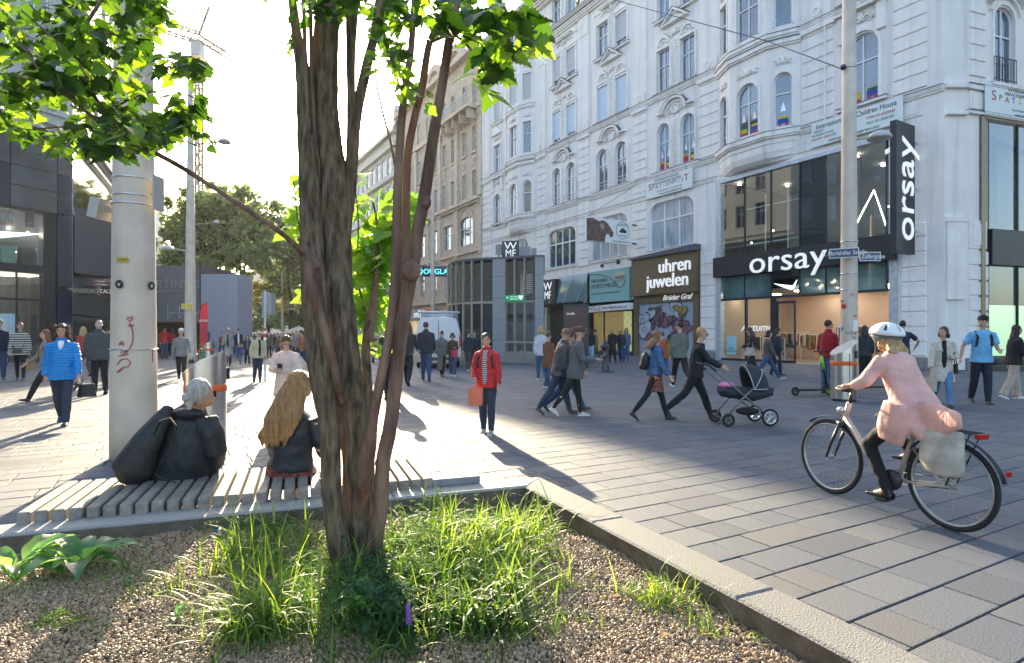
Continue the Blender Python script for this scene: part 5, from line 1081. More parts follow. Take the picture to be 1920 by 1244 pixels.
kk = 420/F; part(lambda mb: mb.lathe([(9*kk, 0), (9*kk, 40), (6*kk, 41), (6*kk, 52), (8*kk, 53), (5*kk, 57), (2*kk, 62), (.5*kk, 70)], 8, T(P(428, 0, 420).x, 420, 0)), 'tower', mat('steeple_stone', (.4, .4, .42), .8), e, None)
# far street end
for i, (px0, px1, Z, z1_, lb) in enumerate([(395, 455, 230, 16, 'low pale house at the far end of the street, left part'), (455, 540, 260, 15, 'low house closing the far end of the street behind the crowd'), (540, 640, 210, 17, 'brownish house at the far end of the street, right part')]):
    e = empty('far_house', P(px0, HY, Z), label=lb, cat='building'); flat(px0, px1, 0, z1_, Z, 10, gr_, 'wall', e)
    for j in range(5):
        for zz_ in (4, 8, 12): xx = px0+(px1-px0)*(j+.25)/5; flat(xx, xx+(px1-px0)*.08, zz_, zz_+2, Z-.06, .05, pane_m, 'window', e)
# ================================================================= the multi-stemmed tree in the planter
bark = mat('bark_fissured', (.062, .042, .026), .9, col2=(.24, .175, .11), scale=34, stretch=(1, 1, .22), bump=1., bscale=28)
bark2 = mat('bark_reddish', (.10, .05, .034), .85, col2=(.27, .165, .115), scale=14, stretch=(1, 1, .2), bump=.7, bscale=40)
bark.node_tree.nodes['Bump'].inputs['Distance'].default_value = .06
TR = empty('street_tree', (-.9, 3.3, .2), label='multi-stemmed young maple in the planter, its trunks hiding the sun', cat='tree')
def catmull(pts, n):
    out = []; k = len(pts)
    for i in range(k-1):
        p0, p1, p2, p3 = pts[max(i-1, 0)], pts[i], pts[i+1], pts[min(i+2, k-1)]
        for j in range(n):
            t = j/n; out.append(tuple(.5*((2*b)+(c-a)*t+(2*a-5*b+4*c-d)*t*t+(3*b-a-3*c+d)*t**3) for a, b, c, d in zip(p0, p1, p2, p3)))
    out.append(pts[-1]); return out
def stem(pts, m, name='stem', sides=28, n=14, rough=.10, seed=0, ridge=9):
    q = catmull(pts, n); P_ = []; rr = []
    for px, py, w_, Z in q: P_.append(P(px, py, Z)); rr.append(max(.002, w_*.415/F*Z))
    def jit(j, i):
        a = 2*math.pi*i/sides; r = math.cos(a*ridge+2.2*noise.noise(Vector((0, j*.06, seed))))*.5
        return 1+rough*(noise.noise(Vector((math.cos(a)*3.2+seed, math.sin(a)*3.2, j*.10)))*1.3+r*.28+.5*noise.noise(Vector((math.cos(a)*8, math.sin(a)*8+seed, j*.3))))
    mb = MB(); mb.tube(P_, rr, sides, jit=jit); return mb.build(name, m, TR, smooth=True), P_
stem([(652, 1100, 90, 3.25), (650, 1075, 62, 3.25), (632, 1000, 46, 3.22), (624, 950, 42, 3.2), (621, 890, 42, 3.2), (617, 790, 46, 3.2), (605, 710, 56, 3.2), (592, 600, 54, 3.22), (587, 500, 50, 3.25), (582, 380, 48, 3.3), (578, 250, 46, 3.35), (570, 150, 34, 3.35), (560, 90, 24, 3.35), (548, 0, 18, 3.35), (540, -80, 12, 3.4), (520, -250, 8, 3.5)], bark, seed=1, sides=44)
stem([(690, 1110, 120, 3.35), (684, 1075, 90, 3.35), (676, 975, 74, 3.35), (672, 890, 70, 3.35), (664, 790, 68, 3.35), (652, 700, 62, 3.35), (640, 600, 62, 3.35), (632, 500, 64, 3.38), (630, 380, 68, 3.4), (618, 280, 56, 3.4), (611, 180, 52, 3.4), (611, 80, 52, 3.4), (617, 0, 48, 3.4), (625, -120, 36, 3.5), (640, -300, 22, 3.6)], bark, 'trunk', sides=56, seed=2, rough=.12)
stem([(642, 520, 20, 3.45), (649, 420, 26, 3.45), (657, 300, 20, 3.45), (658, 200, 18, 3.45), (658, 100, 20, 3.45), (661, 0, 26, 3.45), (668, -120, 18, 3.5), (690, -300, 10, 3.5)], bark, seed=3)
stem([(648, 440, 20, 3.44), (656, 370, 24, 3.44), (662, 290, 24, 3.42), (669, 215, 23, 3.42), (684, 140, 22, 3.42), (701, 70, 20, 3.42), (712, 0, 19, 3.42), (730, -100, 14, 3.5), (760, -260, 8, 3.5)], bark, seed=4)
stem([(580, 260, 6, 3.33), (577, 200, 10, 3.3), (572, 90, 9, 3.3), (569, 0, 9, 3.3), (565, -120, 6, 3.3)], bark2, seed=5, sides=14)
stem([(592, 300, 5, 3.34), (590, 240, 8, 3.3), (584, 120, 9, 3.3), (583, 0, 9, 3.3), (588, -140, 6, 3.3)], bark2, seed=6, sides=14)
stem([(640, 760, 12, 3.24), (632, 715, 17, 3.13), (620, 660, 19, 3.10), (606, 610, 19, 3.10), (592, 560, 22, 3.10), (578, 500, 24, 3.12), (574, 465, 12, 3.2)], bark2, seed=26, sides=16)
stem([(600, 690, 8, 3.25), (585, 600, 14, 3.2), (584, 560, 16, 3.17), (590, 540, 18, 3.15)], bark2, seed=16, sides=16)
stem([(672, 1010, 20, 3.33), (678, 930, 30, 3.24), (683, 890, 34, 3.18), (690, 845, 34, 3.15), (700, 780, 24, 3.12), (716, 700, 22, 3.1), (732, 620, 22, 3.1), (740, 540, 22, 3.1), (743, 450, 21, 3.1), (748, 300, 19, 3.1), (757, 185, 17, 3.1), (770, 100, 15, 3.1), (777, 0, 13, 3.1), (790, -140, 9, 3.1)], bark2, seed=7, rough=.06)
stem([(752, 640, 18, 3.3), (756, 540, 20, 3.3), (761, 440, 19, 3.25), (764, 300, 17, 3.2), (779, 215, 17, 3.15), (792, 160, 17, 3.15), (806, 80, 15, 3.1), (838, 10, 12, 3.1), (862, -60, 9, 3.1), (900, -180, 6, 3.1)], bark2, seed=8, rough=.06)
stem([(700, 1110, 46, 3.25), (703, 1020, 36, 3.2), (714, 950, 34, 3.15), (718, 870, 32, 3.12), (733, 790, 32, 3.1), (748, 660, 30, 3.08), (758, 590, 28, 3.06), (768, 520, 34, 3.05), (776, 495, 28, 3.05), (782, 440, 26, 3.05), (795, 374, 27, 3.05), (812, 262, 24, 3.05), (832, 140, 21, 3.05), (845, 60, 19, 3.0), (862, -20, 15, 3.0), (880, -150, 9, 3.0)], bark2, seed=9, rough=.07)
stem([(690, 640, 26, 3.7), (700, 570, 18, 3.75), (704, 520, 12, 3.8), (708, 440, 8, 3.9), (700, 380, 4, 4)], bark2, seed=10, sides=12); stem([(688, 830, 30, 3.6), (690, 740, 22, 3.65), (686, 660, 20, 3.7), (690, 600, 14, 3.7)], bark, seed=11, sides=16)
stem([(741, 312, 6, 3.2), (731, 262, 5, 3.2), (716, 205, 4.5, 3.2), (705, 150, 4, 3.2), (700, 90, 3, 3.2)], bark2, 'twig', seed=12, sides=8)
_, BR = stem([(592, 500, 24, 3.2), (560, 465, 13, 3.1), (520, 432, 11.5, 3.0), (480, 404, 11, 2.95), (400, 352, 10.5, 2.9), (340, 314, 11, 2.85), (290, 286, 11, 2.8), (240, 252, 10, 2.8), (195, 205, 8, 2.75), (165, 160, 8.5, 2.7), (151, 110, 8, 2.7), (158, 55, 7.5, 2.7), (190, 0, 7, 2.7), (215, -60, 6, 2.7)], bark2, 'branch', seed=13, sides=16, rough=.07)
for q in ([(292, 292, 7, 2.8), (235, 262, 6, 2.75), (150, 200, 6, 2.7), (80, 140, 5, 2.6), (20, 50, 4, 2.6)], [(240, 250, 5, 2.8), (140, 238, 4, 2.8), (50, 245, 3, 2.8)], [(200, 210, 5, 2.8), (260, 180, 4, 2.9), (320, 170, 3, 2.9), (380, 190, 2.5, 2.9)], [(155, 120, 5, 2.7), (110, 80, 4, 2.6), (40, 20, 4, 2.6)], [(160, 60, 5, 2.7), (230, 70, 4, 2.8), (290, 110, 3, 2.9)],
          [(270, 275, 4, 2.8), (330, 262, 3, 2.85), (385, 280, 2, 2.85)], [(806, 80, 8, 3.1), (860, 60, 6, 3.1), (910, 60, 5, 3.1), (960, 90, 3, 3.1)], [(845, 60, 7, 3), (880, 90, 5, 3.05), (905, 140, 3, 3.05)], [(757, 185, 6, 3.1), (735, 120, 4, 3.2), (715, 60, 4, 3.2)], [(708, 440, 5, 3.9), (740, 400, 3, 4), (765, 380, 2, 4)], [(690, 600, 6, 3.8), (670, 520, 4, 4), (672, 420, 3, 4.1), (665, 340, 2, 4.1)], [(578, 470, 5, 3.6), (560, 420, 4, 3.7), (550, 340, 3, 3.7)]):
    stem(q, bark2, 'twig', sides=7, n=6, seed=q[0][0], rough=.03)
kn = MB(); kn.ball((0, 0, 0), (.05, .045, .06), 10, Matrix.Translation(P(771, 508, 3.02))); kn.ball((0, 0, 0), (.03, .03, .04), 8, Matrix.Translation(P(798, 380, 3.03))); kn.build('knot', bark2, TR, smooth=True)
# leaves
def leaf_mesh(name, m, seed=0, wid=1.):
    r6 = random.Random(seed); half = [(.0, 0), (.10, .02), (.30, -.06), (.27, .08), (.46, .16), (.36, .24), (.47, .38), (.33, .40), (.36, .55), (.24, .55), (.25, .70), (.14, .74), (.12, .88), (0, 1.05)]
    vs = [(0, 0, 0)]; fs = []; R_ = []; L_ = []; C_ = []
    for x, y in half:
        x *= wid; z = -.18*(y-.3)**2+.12*abs(x)*(1+.3*r6.random())-.10*x*x; R_.append(len(vs)); vs.append((x, y, z))
        L_.append(len(vs)); vs.append((-x*(.92+.1*r6.random()), y, z*(.8+.4*r6.random()))); C_.append(len(vs)); vs.append((0, y if x else y, -.18*(y-.3)**2))
    for i in range(1, len(half)): fs += [(C_[i-1], R_[i-1], R_[i], C_[i]), (L_[i-1], C_[i-1], C_[i], L_[i])]
    vs += [(0, 0, 0), (.008, -.35, -.05), (-.008, -.35, -.05)]; n = len(vs); fs.append((n-3, n-2, n-1))
    me = bpy.data.meshes.new(name); me.from_pydata(vs, [], fs); me.materials.append(m); return me
lf_dark = mat('maple_leaf', (.025, .06, .014), .45, isl=1, vcol=[(1, 1, 1), (.4, .5, .4), (1.7, 1.5, 1.3), (.25, .35, .3), (.7, .8, .6), (.3, .4, .35), (2.2, 2.0, 1.2)], trans=(.095, .175, .010), spec=.4, var=.12, scale=20)
lf_yel = mat('sunlit_sprout_leaf', (.07, .14, .02), .45, isl=1, vcol=[(1, 1, 1), (.8, .95, .8), (1.2, 1.1, 1.1), (.7, .85, .7), (1.15, 1.2, .9)], trans=(.24, .36, .03), spec=.4, var=.1, scale=20)  # sprouts behind the trunk: sunlit glow put into a brighter, yellower leaf colour
lm = [leaf_mesh('leaf', lf_dark, i, w_) for i, w_ in enumerate((1, .9, 1.1, .75))]; ly = [leaf_mesh('leaf', lf_yel, i+9, w_) for i, w_ in enumerate((1.05, 1.2, .9))]
r7 = random.Random(21)
def leaf_M(p, s, droop=.5):
    a = r7.uniform(0, 2*math.pi); d = Vector((math.cos(a), math.sin(a)*.8, -droop+r7.uniform(-.5, .4))).normalized()
    up = Vector((r7.gauss(0, .55), r7.gauss(-.15, .55), 1)); x = d.cross(up).normalized(); z = x.cross(d)
    return Matrix(((x.x*s, d.x*s, z.x*s, p.x), (x.y*s, d.y*s, z.y*s, p.y), (x.z*s, d.z*s, z.z*s, p.z), (0, 0, 0, 1)))
leaves = []
def clump(cx, cy, rx, ry, Z, dz, n, s0, s1, kind, cond=None):
    k = 0; t = 0
    while k < n and t < n*20:
        t += 1; x, y = r7.gauss(cx, rx*.5), r7.gauss(cy, ry*.5)
        if abs(x-cx) > rx or abs(y-cy) > ry or (cond and not cond(x, y)): continue
        p = P(x, y, Z+r7.uniform(-dz, dz)); leaves.append((r7.uniform(s0, s1), p, kind)); k += 1
for c in ((190, 150, 100, 90, 60), (110, 80, 90, 60, 34), (60, 190, 70, 50, 24), (240, 60, 60, 50, 24), (215, 215, 60, 40, 24), (20, 60, 50, 60, 20)): clump(*c[:4], 2.8, .15, c[4], .055, .10, 0)
low = lambda x, y: y < (235+x*.5 if x < 130 else 300-(x-130)*.10 if x < 300 else 283-(x-300)*.9) and not (x > 300 and y < 90+ (x-300)*.3)
for i in range(30):
    clump(r7.uniform(-20, 385), r7.uniform(-20, 270), 60, 45, r7.uniform(2.5, 3.1), .15, 26, .048, .098, 0, low)
for c in ((345, 215, 45, 40, 20), (305, 250, 40, 30, 14), (255, 265, 40, 22, 14), (95, 270, 45, 22, 8), (40, 240, 50, 20, 8), (385, 255, 20, 25, 5), (310, 30, 28, 25, 12)): clump(*c[:4], 2.85, .12, int(c[4]*1.5), .045, .09, 0, lambda x, y: y < 305)
for c in ((960, 60, 50, 60, 34, .09, .15), (915, 120, 34, 62, 28, .09, .15), (860, 40, 50, 50, 40, .08, .14), (900, 20, 60, 30, 30, .08, .14), (800, 20, 60, 45, 50, .06, .11), (720, 30, 50, 55, 50, .05, .09), (745, 110, 32, 45, 34, .05, .085), (765, 165, 30, 28, 16, .05, .085), (800, 195, 14, 20, 7, .05, .08), (705, 100, 22, 40, 14, .04, .07), (985, 85, 26, 26, 7, .1, .15)):
    clump(*c[:4], 3.05, .25, c[4], c[5], c[6], 0, lambda x, y: y < 205 and x < 1012)
for c in ((600, 10, 70, 30, 26, .06, .1), (650, 5, 40, 30, 18, .06, .1), (545, 80, 12, 30, 7, .04, .06)): clump(*c[:4], 3.2, .15, c[4], c[5], c[6], 0)
for c in ((555, 420, 22, 55, 22, .10, .16), (565, 340, 14, 40, 8, .08, .12), (700, 470, 52, 80, 120, .10, .17), (692, 570, 40, 65, 70, .10, .16), (745, 400, 36, 65, 60, .10, .16), (675, 370, 18, 50, 14, .09, .13), (700, 640, 40, 40, 16, .07, .11), (770, 420, 16, 30, 8, .1, .14), (575, 560, 14, 40, 6, .07, .1)): clump(*c[:4], 4.1, .3, c[4], c[5], c[6], 1)
inframe = sorted(leaves, key=lambda t: -t[0]/t[1].y)
keep = inframe[:300]
for s, p, kd in keep:
    o = bpy.data.objects.new('leaf', (ly if kd else lm)[r7.randrange(3)]); COL.objects.link(o); o.parent = TR; o.matrix_parent_inverse = TR.matrix_basis.inverted(); o.matrix_basis = leaf_M(p, s)
for _ in range(420): leaves.append((r7.uniform(.08, .14), P(r7.uniform(-150, 1150), r7.uniform(-420, -10), r7.uniform(2.6, 4.4)), 0)); inframe.append(leaves[-1])
for kd, m, nm in ((0, lf_dark, 'foliage'), (1, lf_yel, 'sunlit_sprout_foliage')):
    mb = MB(); src = (ly if kd else lm)
    for s, p, k in inframe[300:]:
        if k != kd: continue
        me = src[r7.randrange(3)]; M = leaf_M(p, s); mb.add([v.co for v in me.vertices], [tuple(f.vertices) for f in me.polygons], M)
    mb.build(nm, m, TR, kind='stuff')
# ================================================================= trees down the street
def far_tree(px, Z, crown, col, tcol, label, n=5000, ls=.28, trunk_r=.22, seed=0, yel=None):
    r8 = random.Random(seed); base = P(px, HY, Z); base.z = 0; e = empty('street_tree_far', base, label=label, cat='tree')
    bk = mat('far_bark', (.06, .045, .035), .9); mb = MB(); cs = []
    for cx, cy, rx, ry in crown: cs.append((P(cx, cy, Z), rx/F*Z, ry/F*Z))
    top = P(crown[0][0], crown[0][1]+crown[0][3]*.7, Z); top.y = Z
    mb.tube([base, base+(top-base)*.5+Vector((.2, 0, 0)), top], [trunk_r, trunk_r*.75, trunk_r*.55], 8)
    for c, rx, ry in cs:
        for k in range(9):
            a = r8.uniform(0, 6.28); t_ = c+Vector((math.cos(a)*rx*.8, math.sin(a)*rx*.6, r8.uniform(-.3, .9)*ry)); mid = (top+t_)/2+Vector((r8.uniform(-.4, .4), r8.uniform(-.4, .4), r8.uniform(-.2, .6)))
            mb.tube([top, mid, t_], [trunk_r*.45, trunk_r*.3, .04], 5)
            for q in range(3): u = mid+(t_-mid)*r8.random(); mb.tube([u, u+Vector((r8.uniform(-1.3, 1.3), r8.uniform(-1.3, 1.3), r8.uniform(0, 1.2)))], [trunk_r*.12, .01], 4)
    mb.build('trunk', bk, e, smooth=True)
    lf = mat('far_leaf_%s' % str(col), col, .6, isl=.45, trans=tcol); mb = MB(); tot = sum(rx*ry for _, rx, ry in cs)
    for c, rx, ry in cs:
        cl_ = [c+Vector((r8.gauss(0, .6)*rx, r8.gauss(0, .5)*rx, r8.gauss(0, .6)*ry)) for _ in range(46)]
        for _ in range(int(n*rx*ry/tot)):
            q = cl_[r8.randrange(46)]; p = q+Vector((r8.gauss(0, .11)*rx, r8.gauss(0, .11)*rx, r8.gauss(0, .09)*ry))
            if ((p-c).x/rx)**2+((p-c).z/ry)**2 > 1.5: continue
            s = ls*r8.uniform(.5, 1.1); a = Vector((r8.gauss(0, 1), r8.gauss(0, 1), r8.gauss(0, .6))).normalized(); b = a.cross(Vector((r8.gauss(0, 1), r8.gauss(0, 1), r8.gauss(0, 1)))).normalized()
            mb.add([p-a*s*.5, p+b*s*.32, p+a*s*.5, p-b*s*.32], [(0, 1, 2, 3)])
    mb.build('crown', lf, e, kind='stuff'); return e
G1, G1t = (.10, .14, .055), (.15, .19, .05); G2, G2t = (.045, .07, .03), (.06, .09, .025); Y1, Y1t = (.14, .13, .03), (.22, .2, .03)
far_tree(388, 60, [(400, 450, 75, 75), (460, 440, 70, 70), (350, 430, 35, 70), (420, 390, 50, 40)], G1, G1t, 'large airy green tree rising behind the plain grey hoarding', 14000, .8, .35, 1)
far_tree(545, 72, [(540, 450, 70, 65), (580, 480, 60, 80), (500, 430, 40, 40)], G2, G2t, 'dark dense tree between the hoarding and the foreground trunk', 11000, .6, .35, 2)
far_tree(510, 85, [(490, 550, 55, 45), (530, 530, 45, 45)], Y1, Y1t, 'yellowing low tree under the dark dense tree', 7000, .6, .25, 3)
far_tree(455, 110, [(460, 580, 26, 40), (490, 600, 40, 25)], G1, G1t, 'small distant green tree just right of the grey hoarding', 4000, .8, .25, 4)
far_tree(590, 95, [(585, 540, 55, 70)], G2, G2t, 'distant dark tree half hidden by the foreground trunk', 5000, .8, .3, 5)
far_tree(560, 130, [(520, 600, 45, 18), (570, 600, 40, 18)], G2, G2t, 'low tree line over the far crowd', 4000, .9, .3, 6)
# ================================================================= people
def cloth(name, c, rough=.85, var=.16, **k):
    if 'cloth_'+name in MATS: return MATS['cloth_'+name]
    m = mat('cloth_'+name, c, rough, var=var, scale=6, bump=.25, bscale=160, **k); n = m.node_tree.nodes; l = m.node_tree.links
    mp = n.new('ShaderNodeMapping'); mp.inputs['Scale'].default_value = (1, 1, .45); mp.inputs['Rotation'].default_value = (.5, .3, 0); nz = n.new('ShaderNodeTexNoise'); nz.inputs['Scale'].default_value = 11; nz.inputs['Detail'].default_value = 3; nz.inputs['Distortion'].default_value = 1.2
    l.new(n['Texture Coordinate'].outputs['Object'], mp.inputs[0]); l.new(mp.outputs[0], nz.inputs[0]); bp = n.new('ShaderNodeBump'); bp.inputs['Strength'].default_value = .7; bp.inputs['Distance'].default_value = .022; l.new(nz.outputs[0], bp.inputs['Height']); l.new(bp.outputs[0], n['Bump'].inputs['Normal']); return m
skin_m = mat('skin', (.52, .30, .21), .5, var=.05, scale=30); skin_d = mat('skin_tan', (.36, .20, .13), .5, var=.05, scale=30)
HC = dict(brown=(.07, .035, .018), blond=(.42, .27, .12), dark=(.015, .011, .009), grey=(.42, .40, .38), red=(.22, .08, .03), lightbrown=(.2, .11, .05))
eye_m = mat('eye_dark', (.01, .008, .006), .2); lip_m = mat('lips', (.42, .12, .1), .4); shade_m = mat('sunglasses', (.01, .01, .012), .1)
def rx_(a): return Matrix.Rotation(a, 4, 'X')
def skel(Ht, lean=3, legs=((20, 5), (-18, 22)), arms=((-20, 15, 8), (22, 20, 8)), headp=0, heady=0, wid=1., twist=0, hipdrop=None):
    J = {}; hip = Vector((0, 0, .50*Ht)); Mt = Matrix.Translation(hip) @ RZ(R(twist)) @ rx_(-R(lean)); J['Mt'] = Mt; J['hip'] = hip
    t = lambda x, y, z: Mt @ Vector((x*Ht, y*Ht, (z-.5)*Ht)); J['t'] = t
    for i, s in enumerate((-1, 1)):
        tp, kb = legs[i]; h = Vector((s*.048*Ht, 0, .495*Ht)); d = Vector((0, math.sin(R(tp)), -math.cos(R(tp)))); k = h+d*.235*Ht
        d2 = Vector((0, math.sin(R(tp-kb)), -math.cos(R(tp-kb)))); a = k+d2*.225*Ht; J['leg%d' % i] = (h, k, a, R(tp-kb))
        p, e, ab = arms[i][:3]; inn = arms[i][3] if len(arms[i]) > 3 else 0
        sh = t(s*.090*wid, 0, .79); ud = Vector((s*math.sin(R(ab)), math.sin(R(p))*math.cos(R(ab)), -math.cos(R(p))*math.cos(R(ab)))); el = sh+ud*.165*Ht
        q = R(p+e); fd = Vector((s*math.sin(R(ab*.4))-s*math.sin(R(inn)), math.sin(q)*math.cos(R(inn)), -math.cos(q)*math.cos(R(inn)))).normalized(); wr = el+fd*.14*Ht; J['arm%d' % i] = (sh, el, wr, fd)
    mz = min(J['leg%d' % i][2].z-.042*Ht-(.03*Ht*abs(math.sin(J['leg%d' % i][3])) if J['leg%d' % i][3] < 0 else 0) for i in (0, 1)); J['dz'] = -mz
    hd = t(0, .012, .935) ; J['head'] = Matrix.Translation(hd) @ RZ(R(twist+heady)) @ rx_(-R(headp+lean*.4)); return J
def person(px, fy, hy, face=0, label='', group=None, top=None, topc=(.1, .1, .1), bot='trousers', botc=(.03, .04, .07), shoec=(.03, .03, .03), hair='short', hairc='brown', sk=None, pose='walk', ph=0, wid=1., lean=3, headp=0, heady=0, length=.47, sleeve=1, arms=None, legs=None, glass=False, lvl=None, Z=None, M0=None, Ht=None, open_=None, puff=0, twist=0, calf=True, sitz=None, collar=False, wr=1., hatc=None, child=False, stripe=None):
    g = G(px, fy); face -= math.degrees(math.atan((px-960)/F)); Ht = Ht or (fy-hy)/F*g.y*1.0
    if lvl is None: lvl = 0 if fy-hy > 140 else (1 if fy-hy > 78 else 2)
    vox = (.0115, .016, .028)[lvl]*max(.7, Ht/1.7)
    if legs is None:
        a = {'walk': 1, 'stand': 0, 'stroll': .55}.get(pose, 1); legs = [(24*a, 4+3*a), (-20*a, 20*a)] if a else [(2, 2), (-2, 2)]
        if ph: legs = legs[::-1]
    rq = random.Random(int(px*13+fy)); q1, q2, q3 = rq.uniform(.72, 1.12), rq.uniform(.6, 1.3), rq.uniform(-9, 9)
    legs = [(a_*q1, b_*q1+rq.uniform(0, 5)) for a_, b_ in legs]; heady += q3; headp += rq.uniform(-3, 6); lean += rq.uniform(-1.5, 2); twist += rq.uniform(-5, 5)
    if arms is None:
        a = {'walk': 1, 'stand': .15, 'stroll': .5}.get(pose, 1); arms = [(-20*a*q2, 14+rq.uniform(-4, 30), 9), (20*a*q2, 22+rq.uniform(-8, 25), 9)]
        if ph: arms = arms[::-1]
    J = skel(Ht, lean, legs, arms, headp, heady, wid, twist); dz = T(0, 0, J['dz'])
    root_M = M0 if M0 is not None else T(g.x, g.y, 0) @ RZ(R(face))
    W_ = root_M @ dz; t = J['t']; h = Ht; sk = sk or skin_m; ns = (14, 12, 8)[lvl]; cs = wid
    kz = 1.12 if child else 1.
    # body: one continuous skin surface
    b = MB(); X = (1, 0, 0); sdx = (J['Mt'].to_3x3() @ Vector(X))
    b.tube([t(0, 0, .48), t(0, 0, .56), t(0, .0, .62), t(0, .005, .71), t(0, 0, .775), t(0, 0, .81), t(0, .0, .835), t(0, .006, .865), t(0, .012, .90)], [(.078*h*cs, .06*h), (.08*h*cs, .056*h), (.068*h*cs, .05*h), (.082*h*cs, .058*h), (.09*h*cs, .05*h), (.06*h, .04*h), (.03*h, .032*h), (.028*h, .03*h), (.028*h, .03*h)], ns, side=sdx)
    HM = J['head']; k = h*kz
    b.ball((0, -.004*k, .008*k), (.043*k, .052*k, .058*k), 12, HM); b.ball((0, .014*k, -.028*k), (.032*k, .036*k, .038*k), 10, HM); b.ball((0, .052*k, -.008*k), (.008*k, .014*k, .014*k), 6, HM)
    if lvl < 2:
        for s in (-1, 1): b.ball((s*.043*k, -.002*k, -.008*k), (.006*k, .012*k, .016*k), 6, HM)
    for i, s in enumerate((-1, 1)):
        sh, el, wr_2, fd = J['arm%d' % i]; b.tube([sh, (sh+el)/2, el, (el+wr_2)/2, wr_2], [.028*h, .026*h, .022*h, .021*h, .014*h], 8)
        pa = wr_2+fd*.03*h; b.tube([wr_2, pa, wr_2+fd*.055*h], [(.014*h, .01*h), (.02*h, .010*h), (.02*h, .009*h)], 8, side=(0, 1, 0))
        if lvl < 2:
            sd_ = Vector((0, 1, 0))-fd*fd.y; sd_ = (sd_.normalized() if sd_.length > .1 else Vector((1, 0, 0))); cu = sd_.cross(fd)*(-s)
            for f_ in range(4):
                o_ = wr_2+fd*.05*h+sd_*(f_-1.5)*.0105*h; ln = (.036, .043, .040, .031)[f_]*h; b.tube([o_, o_+fd*ln*.5+cu*ln*.1, o_+fd*ln*.85+cu*ln*.38], [.0062*h, .0056*h, .0045*h], 6)
            o_ = wr_2+fd*.018*h+sd_*.016*h; b.tube([o_, o_+(fd*.6+sd_*.7)*.028*h, o_+(fd+sd_*.5)*.042*h], [.008*h, .0065*h, .005*h], 6)
        hp, kn_, an, sa = J['leg%d' % i]; b.tube([hp, (hp+kn_)/2, kn_, kn_*.62+an*.38, an], [.05*h, .044*h, .031*h, .031*h, .019*h], 10); pt_ = sa if sa < 0 else min(.35, sa*.6); b.tube([(0, 0, 0), (0, .03*h, -.026*h), (0, .075*h, -.032*h)], [.016*h, .012*h, .008*h], 6, M=Matrix.Translation(an) @ rx_(max(-.9, pt_)))
    name = 'person'
    body = b.build(name, sk, None, local=True); remesh(body, min(vox, .0085*Ht/1.6) if lvl == 0 else vox, 2); body.matrix_basis = W_
    tag(body, label, 'person', group)
    L = lambda mb, nm, m, wrk=0, ws=.12, vx=1., sm=3: remesh(mb.build(nm, m, body, local=True), vox*vx, sm, wrk*wr, ws)
    # legs wear
    bc = cloth('%s' % str(botc), botc)
    if bot in ('trousers', 'tights', 'wide'):
        mb = MB(); ex = {'trousers': .008, 'tights': .003, 'wide': .018}[bot]*h
        mb.tube([t(0, 0, .60), t(0, 0, .55), Vector((0, 0, .49*h)), Vector((0, 0, .465*h))], [(.078*h*cs+.004, .056*h), (.09*h*cs, .062*h), (.088*h*cs, .066*h), (.05*h, .05*h)], ns, side=X)
        for i in (0, 1):
            hp, kn_, an, sa = J['leg%d' % i]; mb.tube([hp+Vector((0, 0, .01*h)), (hp+kn_)/2, kn_, (kn_+an)/2, an+(an-kn_)*.06], [.052*h+ex*.6, .046*h+ex*.6, .034*h+ex, .030*h+ex*(1.2 if bot != 'tights' else .5), .020*h+ex*(1.9 if bot == 'wide' else 1.1)], 10)
        L(mb, 'trousers' if bot != 'tights' else 'tights', bc, .018 if lvl == 0 else (.014 if lvl == 1 else 0), .09)
    if bot in ('skirt', 'longskirt') or (open_ and bot == 'dress'):
        mb = MB(); z0 = .33 if bot == 'skirt' else .13
        mb.tube([t(0, 0, .60), t(0, 0, .54), Vector((0, 0, (.5+z0)/2*h)), Vector((0, .0, z0*h))], [(.072*h, .055*h), (.088*h, .068*h), (.098*h, .085*h), (.11*h, .1*h)], ns, side=X); L(mb, 'skirt', bc, .02 if lvl < 2 else 0, .08)
        mb = MB()
        for i in (0, 1): hp, kn_, an, sa = J['leg%d' % i]; mb.tube([hp, (hp+kn_)/2, kn_, (kn_+an)/2, an], [.05*h, .046*h, .033*h, .033*h, .022*h], 10)
        L(mb, 'tights', cloth('black', (.012, .012, .014)))
    for i in (0, 1):
        hp, kn_, an, sa = J['leg%d' % i]; pit = max(-.9, min(.35, -sa*.0+(sa if sa < 0 else sa*.6))); fM = Matrix.Translation(an) @ rx_(pit)
        mb = MB(); mb.tube([(0, -.018*h, -.022*h), (0, .0, -.024*h), (0, .04*h, -.028*h), (0, .075*h, -.033*h), (0, .10*h, -.035*h)], [(.020*h, .018*h), (.025*h, .025*h), (.027*h, .021*h), (.028*h, .016*h), (.019*h, .011*h)], 8, side=X, M=fM); mb.tube([(0, 0, -.02*h), (0, -.002*h, .02*h)], [.023*h, .022*h], 8, M=fM)
        L(mb, 'shoe', mat('leather_%s' % str(shoec), shoec, .45, var=.1), 0, sm=1)
        if lvl < 2:
            mb = MB(); mb.box(-.022*h, .022*h, -.035*h, .108*h, -.0445*h, -.037*h, fM); so_ = mb.build('sole', white_p if sum(shoec) > .6 else black_m, body, local=True)
    # upper wear
    th = (.010+puff)*h; tm = top if top is not None else cloth('%s' % str(topc), topc)
    mb = MB(); zb = length
    rings = [(zb, (.094+.02*max(0, .5-zb)*5)*cs, .072+.03*max(0, .5-zb)*3)]
    if zb < .5: rings.append((.5, .094*cs, .072))
    rings += [(.58, .082*cs, .062), (.66, .080*cs, .064), (.72, .086*cs, .066), (.775, .080*cs, .052), (.812, .055*cs, .042), (.838, .038, .038)]
    pts = []; rr = []
